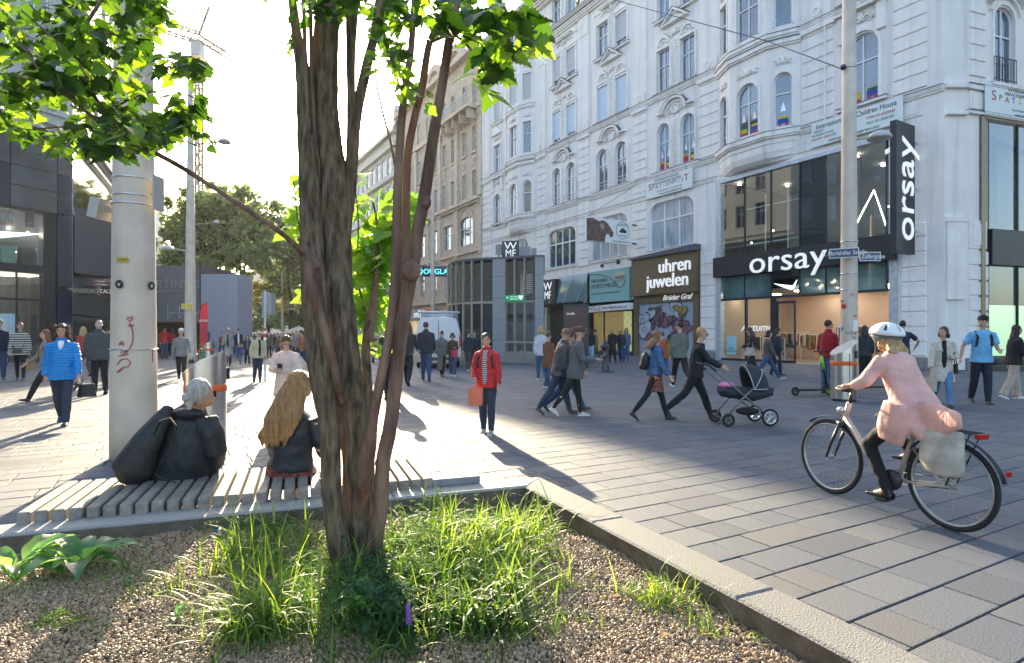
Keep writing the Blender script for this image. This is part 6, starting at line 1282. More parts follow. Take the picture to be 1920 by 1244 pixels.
    for z, a_, b_ in rings:
        p_ = t(0, .002, z) if z >= .5 else Vector((0, -.0, z*h)); pts.append(p_); rr.append((a_*h+th, b_*h+th))
    mb.tube(pts, rr, 18 if lvl < 2 else 10, side=sdx)
    if collar: mb.tube([t(0, .004, .825), t(0, .012, .872)], [(.05*h, .05*h), (.046*h, .05*h)], 12, side=sdx)
    for i in (0, 1):
        sh, el, w2, fd = J['arm%d' % i]; ex = th*.9
        if sleeve == 1: mb.tube([sh+(t(0, 0, .78)-sh)*.2, sh, (sh+el)/2, el, (el+w2)/2, w2+(el-w2)*.04], [.026*h+ex, .027*h+ex, .026*h+ex, .024*h+ex, .021*h+ex, .017*h+ex], 10)
        else: mb.tube([sh+(t(0, 0, .78)-sh)*.2, sh, sh+(el-sh)*.75], [.027*h+ex, .028*h+ex, .031*h+ex], 10)
    L(mb, 'jacket' if th > .012*h or collar else 'sweater', tm, (.028 if puff or collar else .02) if lvl == 0 else (.02 if lvl == 1 else .01), .07 if not puff else .05)
    if open_:      # shirt showing in the open front or neckline
        fr = .50 if length < .4 or topc == 'open' or top is MATS.get('cloth_red_parka') else .76
        mb = MB(); mb.tube([t(0, .052, fr), t(0, .056, .66 if fr < .7 else .775), t(0, .052, .74 if fr < .7 else .79), t(0, .03, .835)], [((.03 if fr < .7 else .008)*h, .036*h+puff*h), ((.034 if fr < .7 else .018)*h, .036*h+puff*h), (.032*h if fr < .7 else .026*h, .032*h+puff*h), (.034*h, .028*h)], 8, side=sdx); L(mb, 'shirt', open_, 0, sm=1)
    # head: hair, features
    hm = mat('hair_%s' % hairc, HC[hairc], .5, var=.35, scale=60, stretch=(1, 1, .15), bump=.5, bscale=150)
    mb = MB()
    if hair != 'bald':
        mb.ball((0, -.012*k, .02*k), (.049*k, .055*k, .056*k), 12, HM)
        if hair in ('long', 'fly', 'bob', 'curly'):
            ln = {'long': .17, 'fly': .13, 'bob': .07, 'curly': .1}[hair]; back = -.02 if hair != 'fly' else -.12
            for s, y in ((-.9, -.2), (-.55, -.75), (0, -1), (.55, -.75), (.9, -.2)): mb.tube([(s*.04*k, y*.04*k, .03*k), (s*.052*k, y*.052*k, -.03*k), (s*.055*k, (y*.055+back*.5)*k, -ln*.6*k), (s*.045*k, (y*.05+back)*k, -ln*k)], [.016*k, .02*k, .022*k, .008*k], 7, M=HM)
        if hair == 'curly':
            for i in range(9): a = math.pi*(.9+1.2*i/8); mb.ball((.055*math.cos(a)*k, .05*math.sin(a)*k, (-.02+.03*(i % 3))*k), .024*k, 7, HM)
            mb.ball((0, .03*k, .045*k), (.04*k, .02*k, .016*k), 8, HM)
        if hair == 'bun': mb.ball((0, -.045*k, .065*k), .025*k, 8, HM)
        if hair == 'pony': mb.tube([(0, -.055*k, .03*k), (0, -.085*k, -.01*k), (0, -.07*k, -.1*k)], [.016*k, .02*k, .006*k], 7, M=HM)
        L(mb, 'hair', hm, .012*k if lvl < 2 else 0, .02, .9, 1)
    else:
        mb.ball((0, -.02*k, -.01*k), (.045*k, .045*k, .03*k), 10, HM); L(mb, 'hair', mat('hair_grey', HC['grey'], .6), 0)
    if hatc:
        mb = MB(); mb.ball((0, -.006*k, .038*k), (.052*k, .06*k, .04*k), 12, HM)
        if hatc[1]: mb.tube([(0, .03*k, .035*k), (0, .1*k, .028*k)], [(.042*k, .004*k), (.03*k, .004*k)], 10, side=X, M=HM)
        L(mb, 'hat', cloth('hat%s' % str(hatc[0]), hatc[0]), 0, sm=1)
    if lvl < 2:
        for s in (-1, 1):
            mb = MB(); mb.ball((s*.017*k, .046*k, .004*k), (.0065*k, .004*k, .0035*k), 6, HM); mb.build('eye', eye_m, body, local=True)
            if not glass: mb = MB(); mb.box((s*.017-.009)*k, (s*.017+.009)*k, .046*k, .051*k, .013*k, .0155*k, HM); mb.build('eyebrow', hm, body, local=True)
        mb = MB(); mb.ball((0, .047*k, -.032*k), (.0125*k, .004*k, .0035*k), 6, HM); mb.build('mouth', lip_m, body, local=True)
    if glass:
        mb = MB(); [mb.box((s*.019-.014)*k, (s*.019+.014)*k, .051*k, .055*k, -.004*k, .014*k, HM) for s in (-1, 1)]; mb.box(-.047*k, .047*k, .049*k, .052*k, .008*k, .011*k, HM); mb.build('glasses', shade_m, body, local=True)
    return body, W_, J, h
def held(name, cat, label, M, build, vox=.012, wr=.01, group=None, grp=None):
    e = empty(name, (0, 0, 0), label=label, cat=cat, group=group); e.matrix_basis = M; build(e); return e
def sub(e, fn, name, m, rem=None, wrk=0, smooth=False):
    mb = MB(); fn(mb); o = mb.build(name, m, e, local=True, smooth=smooth)
    if rem: remesh(o, rem, 2, wrk, .06)
    return o
def backpack(pr, m, label, s=1., low=.0):
    b, W_, J, h = pr; M = W_ @ J['Mt']
    def f(e):
        sub(e, lambda q: (q.ball((0, -.115*h, .20*h-low*h), (.075*h*s, .05*h*s, .11*h*s), 12), q.ball((0, -.15*h, .15*h-low*h), (.055*h*s, .03*h*s, .055*h*s), 10)), 'bag_body', m, .014, .012)
        sub(e, lambda q: [q.tube([(x*.06*h, -.075*h, .29*h), (x*.065*h, 0, .325*h), (x*.066*h, .068*h, .26*h), (x*.075*h, .06*h, .16*h), (x*.08*h, -.05*h, .1*h)], [(.014*h, .005*h)]*5, 6, side=(1, 0, 0)) for x in (-1, 1)], 'strap', m)
    return held('backpack', 'backpack', label, M, f)
def handbag(pr, m, label, off, size=(.12, .05, .1), strap=None, name='handbag'):
    b, W_, J, h = pr; M = W_ @ T(*[v*h for v in off])
    def f(e):
        sx, sy, sz = size
        sub(e, lambda q: q.tube([(0, 0, -sz*h/2*2), (0, 0, -sz*h), (0, 0, 0)], [(sx*h/2*.9, sy*h/2), (sx*h/2*1.05, sy*h/2*1.1), (sx*h/2*.85, sy*h/2*.6)], 12, side=(1, 0, 0)), 'bag_body', m, .012, .008)
        if strap: sub(e, lambda q: q.tube([tuple((a-b_)*h for a, b_ in zip(p, off)) for p in strap], .006*h, 5), 'strap', m)
        else: sub(e, lambda q: q.tube([(-sx*.3*h, 0, -.01*h), (-sx*.2*h, 0, .05*h), (sx*.2*h, 0, .05*h), (sx*.3*h, 0, -.01*h)], .005*h, 5), 'handle', m)
    return held(name, 'bag', label, M, f)
def paperbag(pr, m, label, arm, w_=.13, hh=.16, dep=.06):
    b, W_, J, h = pr; sh, el, wr2, fd = J['arm%d' % arm]; p = wr2+fd*.06*h; M = W_ @ T(p.x, p.y, p.z)
    def f(e):
        sub(e, lambda q: q.add([(-w_*h/2, -dep*h/2, -.06*h), (w_*h/2, -dep*h/2, -.06*h), (w_*h/2, dep*h/2, -.06*h), (-w_*h/2, dep*h/2, -.06*h), (-w_*h/2*.92, -dep*h/2, -(hh+.06)*h), (w_*h/2*.92, -dep*h/2, -(hh+.06)*h), (w_*h/2*.92, dep*h/2, -(hh+.06)*h), (-w_*h/2*.92, dep*h/2, -(hh+.06)*h)], [(4, 5, 6, 7), (0, 4, 5, 1)[::-1], (1, 2, 6, 5), (2, 3, 7, 6), (3, 0, 4, 7)]), 'paper', m)
        sub(e, lambda q: [q.tube([(-w_*.25*h, y*h, -.06*h), (0, 0, 0), (w_*.25*h, y*h, -.06*h)], .003*h, 4) for y in (-dep/2, dep/2)], 'handle', m)
    return held('carrier_bag', 'bag', label, M, f)
jean, navyc, blk, dgr = (.03, .055, .11), (.012, .018, .04), (.012, .012, .014), (.05, .052, .055)
blackb = cloth('bag_black', (.014, .014, .016), .6)
quilt = mat('puffer_blue', (.0, .22, .62), .45, var=.1, scale=3); 
n_ = quilt.node_tree; wv = n_.nodes.new('ShaderNodeTexWave'); wv.bands_direction = 'Z'; wv.inputs['Scale'].default_value = 7; wv.inputs['Distortion'].default_value = 1.5; tc_ = n_.nodes.new('ShaderNodeTexCoord'); n_.links.new(tc_.outputs['Object'], wv.inputs[0]); bp_ = n_.nodes.new('ShaderNodeBump'); bp_.inputs['Distance'].default_value = .015; bp_.inputs['Strength'].default_value = .6; n_.links.new(wv.outputs['Fac'], bp_.inputs['Height']); n_.links.new(bp_.outputs[0], n_.nodes['Principled BSDF'].inputs['Normal'])
def striped(name, c1, c2, sc):
    m = mat(name, c1, .8); n = m.node_tree; wv = n.nodes.new('ShaderNodeTexWave'); wv.bands_direction = 'Z'; wv.inputs['Scale'].default_value = sc; tc = n.nodes.new('ShaderNodeTexCoord'); rp = n.nodes.new('ShaderNodeValToRGB'); rp.color_ramp.interpolation = 'CONSTANT'; rp.color_ramp.elements[0].color = tuple(c1)+(1,); rp.color_ramp.elements[1].color = tuple(c2)+(1,); rp.color_ramp.elements[1].position = .5
    n.links.new(tc.outputs['Object'], wv.inputs[0]); n.links.new(wv.outputs['Fac'], rp.inputs[0]); n.links.new(rp.outputs[0], n.nodes['Principled BSDF'].inputs['Base Color']); return m
stripe_bw = striped('stripes_black_cream', (.012, .012, .014), (.55, .52, .45), 4.2)
floral = mat('floral_dark', (.02, .012, .02), .8, col2=(.35, .08, .05), scale=30); floral2 = mat('leopard_skirt', (.12, .09, .07), .8, col2=(.3, .25, .2), scale=22)
# --- left
p = person(117, 796, 606, 170, 'smiling woman in a bright blue quilted jacket and jeans striding towards us', top=quilt, botc=(.022, .035, .06), hair='curly', hairc='brown', puff=.005, collar=True, heady=-6, length=.455, shoec=(.02, .03, .08), open_=white_p, arms=((14, 10, 12), (-14, 12, 12)), wid=1.08)
handbag(p, blackb, 'black handbag swinging beside the woman in the blue jacket', (-.19, -.05, .40), (.16, .08, .13))
p = person(38, 713, 606, 176, 'woman in a black and cream striped sweater with leggings near the sports store', top=stripe_bw, bot='tights', botc=blk, hair='pony', hairc='lightbrown', pose='stroll', length=.44, puff=.006, shoec=(.05, .05, .05), wid=1.05)
handbag(p, cloth('olive_bag', (.06, .06, .045)), 'small olive crossbody bag worn over the striped sweater', (.03, .09, .55), (.14, .05, .07), strap=[(-.04, .08, .55), (-.07, .06, .75), (0, -.03, .83), (.08, 0, .7), (.08, .08, .55)])
paperbag(p, cloth('kraft', (.32, .18, .08)), 'brown paper bag hanging from the hand of the striped woman', 0, .13, .2)
p = person(88, 750, 612, 110, 'person in a tan and black jacket half hidden behind the blue-jacketed woman', topc=(.25, .2, .14), botc=blk, hair='long', hairc='red', legs=((30, 8), (-34, 30)))
backpack(p, cloth('bag_brown', (.12, .06, .035)), 'brown backpack of the walker hidden behind the blue jacket')
person(187, 739, 600, 8, 'big bald man seen from behind in a dark grey jacket beside the large pole', topc=(.06, .065, .065), botc=blk, hair='bald', wid=1.28, pose='stroll', puff=.012, length=.45, collar=True)
person(-2, 712, 600, 185, 'person in a navy jacket cut off by the left edge of the picture', topc=navyc, botc=jean, hairc='dark', pose='stroll')
person(157, 705, 612, 20, 'blond woman in a red top walking away in front of the bald man', topc=(.35, .04, .04), botc=dgr, hair='long', hairc='blond')
person(207, 722, 608, 10, 'person in pale clothes just left of the big pole', topc=(.35, .36, .36), botc=(.3, .3, .3), hairc='dark', shoec=(.3, .2, .15))
for i, (x, y, t_, f_, c) in enumerate([(18, 668, 612, 0, (.03, .03, .035)), (66, 676, 612, 30, (.03, .04, .06)), (100, 668, 615, -40, (.05, .03, .03)), (135, 672, 614, 0, (.02, .02, .03)), (172, 668, 611, 160, (.12, .12, .13))]):
    person(x, y, t_, f_, ['dark-clad shopper by the store entrance at the far left', 'long-haired shopper in navy by the store glass', 'shopper in maroon seen behind the blue-jacketed woman', 'shopper in black before the navy glass column', 'grey-clad shopper beyond the bald man'][i], topc=c, botc=blk, hair=['short', 'long', 'short', 'bob', 'short'][i], hairc=['dark', 'dark', 'brown', 'dark', 'brown'][i], ph=i % 2)
# --- centre left
person(309, 673, 612, 0, 'man in a red, white and navy jacket walking away towards the passage', topc=(.45, .02, .03), botc=jean, hairc='dark', pose='stroll')
person(323, 668, 615, 10, 'dark-haired woman in red beside the man in the red and navy jacket', topc=(.3, .03, .03), botc=blk, hair='long', hairc='dark')
person(294, 672, 614, 30, 'person in brown half hidden by the big pole, walking away', topc=(.15, .1, .08), botc=blk, hairc='brown')
p = person(340, 712, 615, 178, 'woman in a grey sweater, black trousers and white hat coming through the sun', topc=(.22, .21, .21), botc=blk, hair='short', hairc='grey', hatc=((.7, .68, .6), 0), length=.46, arms=((10, 30, 14), (-16, 12, 14)), wid=1.08)
handbag(p, blackb, 'black bag in the hand of the grey-sweatered woman', (-.17, .02, .40), (.1, .05, .08))
person(388, 667, 613, 40, 'man in a blue coat bending his head next to the red flag', topc=(.03, .07, .18), botc=(.03, .06, .14), hair='bald', length=.36, wid=1.1, headp=20, pose='stand'); person(401, 664, 613, 190, 'man in a navy uniform-like jacket facing the man in the blue coat', topc=navyc, botc=navyc, hairc='dark', pose='stand')
person(428, 687, 616, 175, 'woman in sunglasses with an open grey cardigan over black', topc=(.25, .25, .25), botc=blk, hair='short', hairc='lightbrown', glass=True, length=.25, open_=cloth('black', blk), pose='stroll')
person(450, 684, 644, 165, 'small child in a blue jacket holding hands with the grown-ups', topc=(.02, .07, .25), botc=(.08, .12, .2), hair='short', hairc='red', child=True, wid=1.2, arms=((60, 10, 40), (20, 10, 20)), lvl=1)
person(464, 684, 628, 185, 'girl with long hair and a patterned scarf to the right of the child', topc=(.03, .035, .06), botc=navyc, hair='long', hairc='brown', open_=cloth('scarf', (.2, .16, .13)), pose='stroll')
person(447, 674, 617, 180, 'man in a dark blazer and pale shirt behind the child', topc=navyc, botc=(.12, .14, .18), hairc='brown', open_=white_p, pose='stroll')
person(483, 717, 622, 205, 'older man in a cream jacket and dark trousers standing by the banded post', topc=(.5, .44, .28), botc=(.025, .035, .06), hair='bald', glass=True, pose='stand', wid=1.15, length=.47, collar=True, shoec=(.15, .06, .03), arms=((-8, 18, 12), (-8, 18, 12)), open_=cloth('black', blk), legs=((3, 2), (-3, 2)), lvl=1)
p = person(537, 806, 632, 176, 'young woman in a pale blush top looking down at her phone', topc=(.62, .50, .45), bot='longskirt', botc=(.6, .52, .48), hair='pony', hairc='brown', headp=32, heady=8, arms=((18, 72, 14, 25), (22, 75, 14, 30)), puff=.012, pose='stand', length=.36, wid=1.05)
def phone(pr, label, arm=1):
    b, W_, J, h = pr; sh, el, w2, fd = J['arm%d' % arm]; q = w2+fd*.07*h; e = empty('mobile_phone', (0, 0, 0), label=label, cat='phone'); e.matrix_basis = W_ @ T(q.x, q.y, q.z+.02*h) @ rx_(R(-50)); sub(e, lambda m_: m_.box(-.036, .036, -.004, .004, -.07, .07), 'case', black_m); return e
phone(p, 'dark phone held by the woman in the blush top')
# --- centre
p = person(735, 752, 600, 10, 'person in black half hidden behind the reddish stems', topc=blk, botc=blk, hairc='dark', pose='stroll'); p = person(765, 722, 602, -10, 'woman in dark clothes with a beige shoulder bag, partly behind the right stem', topc=(.03, .03, .035), botc=blk, hair='long', hairc='brown'); handbag(p, cloth('bag_beige', (.45, .33, .22)), 'beige shoulder bag just right of the tree stems', (.13, -.03, .52), (.15, .06, .14))
person(799, 714, 604, 2, 'man in a dark jacket and blue jeans seen from behind near the van', topc=(.03, .034, .045), botc=(.035, .075, .16), hairc='brown', pose='stroll', wid=1.12, puff=.01, length=.46, collar=True, shoec=(.06, .04, .03))
person(828, 706, 622, 165, 'woman with bun, grey scarf and long leopard skirt strolling arm in arm', topc=(.14, .13, .125), bot='longskirt', botc=(.15, .12, .10), hair='bun', hairc='dark', pose='stroll', puff=.012, collar=True, heady=-25)
p = person(849, 706, 625, 175, 'woman in a short brown jacket and jeans looking at her phone by the van', topc=(.09, .045, .025), botc=(.04, .08, .16), hair='bob', hairc='dark', headp=20, arms=((20, 80, 10, 20), (5, 12, 10)), pose='stroll', sk=skin_d, shoec=(.6, .6, .6)); paperbag(p, cloth('bag_red', (.45, .05, .08)), 'red and white carrier bag held by the brown-jacketed woman', 0, .16, .16)
person(878, 697, 619, -20, 'man in a dark jacket and white trainers beside the pavilion glass', topc=(.025, .03, .04), botc=(.06, .06, .065), hairc='dark', pose='stroll', shoec=(.6, .6, .6)); person(889, 695, 622, 190, 'second man in navy partly behind the one in white trainers', topc=navyc, botc=navyc, hairc='dark', pose='stand')
redm = cloth('red_parka', (.48, .015, .02), .6)
p = person(913, 813, 627, 168, 'smiling woman in a red parka with backpack posing on the sunlit paving', top=redm, botc=(.02, .04, .075), hair='short', hairc='dark', collar=True, length=.46, puff=.008, pose='stand', heady=10, shoec=(.4, .34, .26), arms=((6, 14, 10), (-6, 62, 14, 20)), legs=((4, 3), (-4, 4)), wid=1.02, open_=striped('stripes_bw_fine', (.015, .015, .015), (.6, .6, .58), 11))
backpack(p, blackb, 'black backpack on the back of the woman in the red parka', 1.0); paperbag(p, cloth('bag_orange', (.65, .17, .09)), 'orange paper carrier bag held by the woman in the red parka', 1, .14, .17)
person(1015, 713, 612, 12, 'blond woman in a white sweater and jeans seen from behind at the pavilion corner', topc=(.5, .5, .54), botc=(.04, .1, .2), hair='bob', hairc='blond', pose='stroll', shoec=(.5, .5, .5), length=.45, puff=.005)
p = person(1027, 728, 624, -40, 'short-haired woman in a brown suede coat holding a cup', topc=(.18, .07, .03), botc=(.03, .06, .12), hair='short', hairc='brown', length=.36, headp=15, arms=((10, 60, 8, 10), (8, 20, 8)), pose='stroll', shoec=(.4, .4, .4))
person(1064, 771, 617, -82, 'dark-haired man walking almost hidden between the two phone-gazers', topc=(.05, .05, .055), botc=(.03, .07, .15), hairc='dark', legs=((34, 6), (-32, 24)), arms=((-15, 15, 6), (15, 20, 6)), headp=10)
puff_g = cloth('grey_puffer', (.06, .062, .068), .5)
person(1047, 776, 614, -84, 'man in a dark grey quilted jacket and jeans walking with head bowed', top=puff_g, botc=(.025, .045, .09), hairc='lightbrown', puff=.014, collar=True, headp=28, lean=9, legs=((26, 6), (-32, 14)), length=.45, arms=((-8, 12, 8), (10, 20, 8)), wid=1.1, shoec=(.08, .07, .06))
p = person(1078, 781, 613, -86, 'woman with ponytail and grey blazer reading her phone as she walks', topc=(.10, .105, .11), bot='tights', botc=blk, hair='pony', hairc='brown', length=.42, headp=30, lean=7, glass=True, arms=((5, 20, 8), (20, 72, 8, 10)), legs=((14, 3), (-36, 16)), shoec=(.55, .53, .48), puff=.008)
phone(p, 'phone held by the walking woman in the grey blazer'); handbag(p, cloth('navy_tote', (.015, .025, .05), .5), 'large navy tote bag on the shoulder of the ponytailed woman', (-.10, -.12, .66), (.08, .2, .15), strap=[(-.10, -.2, .6), (-.11, -.06, .82), (-.10, .0, .6)])
# --- denim woman, pram woman
p = person(1228, 788, 618, -80, 'woman with windblown hair, denim jacket and floral skirt striding to the right', topc=(.05, .13, .26), bot='skirt', botc=blk, hair='fly', hairc='lightbrown', length=.52, legs=((22, 4), (-28, 12)), arms=((-18, 16, 10), (14, 20, 10)), shoec=(.015, .015, .015), puff=.004, heady=6); 
for ch in [o for o in COL.objects if o.parent == p[0] and o.name.startswith('skirt')]: ch.data.materials[0] = floral
backpack(p, cloth('bag_leather', (.02, .02, .022), .35), 'shiny black rucksack on the denim-jacketed woman', .95, .04)
p = person(1303, 786, 610, -84, 'woman in black with glasses and short blond hair pushing the pram', topc=(.012, .014, .02), botc=(.014, .015, .02), hair='short', hairc='blond', glass=True, legs=((24, 6), (-30, 18)), arms=((34, 28, 6), (36, 26, 6)), lean=8, length=.47, shoec=(.015, .015, .015), puff=.004)
handbag(p, blackb, 'black crossbody bag at the hip of the woman pushing the pram', (-.09, .04, .52), (.13, .05, .09), strap=[(-.09, .0, .56), (-.06, -.03, .7), (.03, .0, .84), (.06, .06, .7), (-.06, .08, .56)])
person(1275, 727, 601, 20, 'man in a grey-green jacket walking away before the graffiti shutter', topc=(.13, .14, .12), botc=blk, hairc='dark', wid=1.08, legs=((22, 5), (-26, 26)), length=.46, shoec=(.6, .6, .6), heady=50)
person(1243, 716, 622, 60, 'person in orange and blue half hidden behind the denim-jacketed woman', topc=(.4, .08, .03), botc=(.04, .09, .2), hairc='brown')
for i, a in enumerate([(1107, 680, 616, 0, (.02, .02, .025), (.25, .38, .5), 'long', 'dark', 'woman in black with pale blue wide jeans by the poster display'), (1148, 681, 615, 20, (.015, .015, .018), blk, 'bob', 'blond', 'blond woman in a long black coat before the wool shop'), (1164, 680, 616, 170, (.02, .025, .04), (.03, .06, .14), 'long', 'blond', 'woman in navy in the middle of the wool shop group'), (1174, 679, 615, 190, (.1, .12, .2), (.04, .1, .25), 'long', 'red', 'woman in blue on the right of the wool shop group'), (1118, 676, 618, 90, (.2, .15, .1), (.1, .1, .1), 'short', 'dark', 'man in brown looking at the wool shop window')]):
    person(a[0], a[1], a[2], a[3], a[8], topc=a[4], botc=a[5], hair=a[6], hairc=a[7], length=.3 if i == 1 else .47, pose='stroll', bot='wide' if i == 0 else 'trousers')
# --- right
p = person(1410, 708, 614, 100, 'long-haired woman in a navy jacket passing the shop window leftwards', topc=(.02, .022, .03), botc=(.03, .032, .035), hair='long', hairc='brown', headp=12, pose='stroll', arms=((10, 80, 8, 20), (12, 70, 8, 10))); handbag(p, cloth('shopper_beige', (.5, .42, .33)), 'large beige shopper on the arm of the long-haired woman', (-.13, .06, .60), (.07, .24, .16), strap=[(-.12, .0, .6), (-.11, .03, .8), (-.12, .12, .6)])
person(1438, 712, 614, -75, 'woman in an olive jacket and jeans walking past the shop door', topc=(.07, .08, .065), botc=(.03, .08, .18), hair='bob', hairc='dark', legs=((34, 6), (-30, 18)), shoec=(.3, .25, .15)); person(1457, 704, 616, -100, 'woman in navy with a small grey bag next to the open shop door', topc=navyc, botc=navyc, hair='bob', hairc='dark', pose='stroll')
person(1551, 738, 602, -30, 'man in a red hoodie and blue jeans behind the litter bin', topc=(.28, .01, .02), botc=(.05, .12, .22), hairc='dark', pose='stand', collar=True, puff=.006, heady=-40, length=.48)
person(1622, 722, 612, 10, 'person in black and white between pole and cyclist', topc=(.03, .03, .04), botc=blk, hair='long', hairc='dark', pose='stand')
person(1693, 722, 603, 15, 'man in a navy T-shirt with hands on hips behind the cyclist', topc=(.015, .025, .05), botc=navyc, hairc='dark', sleeve=.5, pose='stand', arms=((-20, 60, 45, 30), (-20, 60, 45, 30)))
p = person(1767, 762, 610, 190, 'woman in a long cream cardigan and jeans looking over her shoulder', topc=(.55, .5, .42), botc=(.09, .19, .32), hair='bob', hairc='brown', heady=-40, length=.33, open_=cloth('black', blk), puff=.004, arms=((-5, 95, 14, 25), (8, 12, 10)), wid=1.05, shoec=(.02, .02, .02)); paperbag(p, cloth('kraft2', (.42, .33, .24)), 'crumpled kraft paper bag held by the woman in the cream cardigan', 1, .12, .17)
handbag(p, blackb, 'black shoulder bag under the arm of the cream cardigan woman', (-.13, .02, .55), (.05, .13, .12), strap=[(-.13, -.04, .55), (-.1, .0, .82), (-.13, .07, .55)])
p = person(1840, 757, 593, 200, 'man in a pale blue polo shirt and black cap walking with a backpack', topc=(.16, .42, .68), botc=(.015, .02, .035), hairc='dark', sleeve=.5, hatc=((.015, .015, .02), 1), heady=-50, arms=((10, 70, 12, 18), (-20, 22, 25)), legs=((12, 6), (-16, 16)), wid=1.1, shoec=(.05, .045, .04)); backpack(p, blackb, 'black backpack of the man in the pale blue polo shirt', .9)
person(1900, 748, 610, -60, 'woman with long black hair, black jacket and beige trousers at the right edge', topc=(.014, .014, .016), bot='wide', botc=(.42, .34, .28), hair='long', hairc='dark', shoec=(.65, .65, .65), puff=.012, length=.46, arms=((20, 60, 10, 10), (10, 50, 10)), pose='stroll')
# --- far crowd
r10 = random.Random(44); nm = ['navy', 'black', 'grey', 'maroon', 'olive', 'beige', 'teal', 'white', 'brown', 'rust']; cc_ = [navyc, blk, (.14, .14, .15), (.2, .03, .04), (.09, .1, .05), (.4, .33, .24), (.02, .2, .2), (.5, .5, .52), (.12, .07, .04), (.3, .1, .03)]
hn = {'short': 'short-haired', 'long': 'long-haired', 'bob': 'bob-haired', 'bun': 'bun-haired', 'pony': 'ponytailed'}; used = set()
spots = [(416, 668), (437, 665), (470, 663), (505, 672), (514, 665), (522, 678), (548, 668), (556, 680), (566, 690), (575, 672), (584, 686), (596, 680), (605, 694), (540, 660), (490, 659), (458, 658), (530, 655), (572, 657), (590, 660), (616, 664), (700, 680), (715, 668), (690, 664), (750, 672), (768, 668)]
for i, (x, y) in enumerate(spots):
    ci_ = (i*7+3) % 10; hs_ = list(hn)[(i*3) % 5]; bt = (i*5) % 4; bn_ = ['jeans', 'black trousers', 'grey trousers', 'dark trousers'][bt]; where = 'left of' if x < 500 else ('straight behind' if x < 600 else 'right of')
    lb = '%s person in %s with %s in the distant crowd, %s the foreground trunk' % (hn[hs_], nm[ci_], bn_, where); hgt = r10.uniform(1.6, 1.82)
    if lb in used: lb = 'backpack-carrying '+lb
    used.add(lb); Zp = G(x, y).y
    person(x, y, y-hgt*F/Zp, r10.choice((0, 180, 170, 10, 200, -20, 90)), lb, topc=cc_[ci_], botc=[jean, blk, (.1, .1, .1), navyc][bt], hair=hs_, hairc=list(HC)[i % 6], ph=i % 2, lvl=2)
mb = MB()
for i in range(190):
    x = r10.uniform(385, 640); Zc = r10.uniform(62, 150); q = P(x, HY, Zc); q.z = 0; h_ = r10.uniform(1.6, 1.85); s = r10.choice((-1, 1)); M = T(q.x, q.y, 0) @ RZ(r10.uniform(0, 6)) @ Matrix.Scale(h_, 4)
    mb.tube([(0, 0, .46), (0, 0, .6), (0, 0, .76), (0, 0, .83)], [(.09, .06), (.085, .06), (.11, .06), (.03, .03)], 6, side=(1, 0, 0), M=M); mb.ball((0, 0, .92), (.048, .055, .07), 6, M)
    for k_ in (-1, 1): mb.tube([(k_*.05, 0, .48), (k_*.055, k_*.08, 0)], [.05, .03], 5, M=M); mb.tube([(k_*.11, 0, .79), (k_*.14, k_*.05, .45)], [.03, .02], 5, M=M)
tag(mb.build('distant_crowd', mat('crowd_clothes', (.16, .15, .15), .8, isl=.3, vcol=[(.2, .2, .3), (.3, .3, .3), (1.6, 1.5, 1.4), (.8, .3, .3), (.3, .4, .8), (.15, .15, .15), (2.2, 1.6, 1.2), (.5, .5, .4), (1, 1, 1.1), (.25, .22, .2)])), kind='stuff')
# --- the seated pair on the bench
def world_part(fn, name, m, parent, vox, wrk=.02, ws=.08, sm=3, **k):
    mb = MB(); fn(mb); o = mb.build(name, m, parent, **k); remesh(o, vox, sm, wrk, ws); return o
q_ = lambda x, y, Z=4.15: P(x, y, Z+.5)
coat = cloth('black_nylon', (.014, .016, .024), .5)
s1_ = MB(); hd = q_(378, 738, 4.12)
s1_.ball(tuple(hd), (.078, .095, .11), 14); s1_.ball((hd.x+.03, hd.y+.045, hd.z-.05), (.05, .06, .06), 10); s1_.ball((hd.x+.055, hd.y+.085, hd.z-.01), (.018, .018, .022), 6); s1_.ball((hd.x+.055, hd.y-.01, hd.z-.02), (.02, .02, .03), 6)
s1_.tube([hd+Vector((0, 0, -.05)), q_(362, 785, 4.15), q_(345, 810, 4.2), q_(335, 890, 4.25)], [.05, .055, (.16, .1), (.17, .13)], 12)
for sx, px_ in ((-1, 300), (1, 372)): s1_.tube([q_(px_, 885, 4.25), q_(px_+14, 885, 4.75), q_(px_+30, 905, 4.85), q_(px_+34, 960, 4.8)], [.09, .075, .06, .045], 10); s1_.tube([q_(px_+34, 960, 4.8), q_(px_+36, 962, 4.92)], .04, 8)
s1_.tube([q_(395, 815, 4.12), q_(412, 860, 4.25), q_(402, 868, 4.5)], [.06, .05, .035], 8)
s1_ = s1_.build('person', skin_m); remesh(s1_, .012, 2); tag(s1_, 'grey-haired person in a wide black coat sitting on the bench, seen from behind', 'person')
world_part(lambda m_: (m_.tube([q_(366, 758, 4.16), q_(362, 772, 4.17), q_(356, 790, 4.17), q_(348, 815, 4.18), q_(338, 850, 4.2), q_(330, 880, 4.22), q_(324, 900, 4.24)], [(.075, .07), (.12, .09), (.215, .14), (.265, .18), (.29, .21), (.30, .22), (.28, .21)], 20, side=(1, 0, .08)), m_.tube([q_(384, 792, 4.16), q_(396, 815, 4.13), q_(404, 845, 4.14), q_(402, 868, 4.25), q_(396, 878, 4.42)], [.11, .10, .09, .075, .06], 12), m_.ball(tuple(q_(352, 776, 4.07)), (.14, .06, .045), 10)), 'coat', coat, s1_, .012, .014, .16, 14)
world_part(lambda m_: [m_.tube([q_(px_, 880, 4.3), q_(px_+12, 882, 4.75), q_(px_+28, 905, 4.86), q_(px_+32, 955, 4.8)], [.1, .085, .07, .055], 10) for px_ in (300, 372)], 'trousers', cloth('black', blk), s1_, .016)
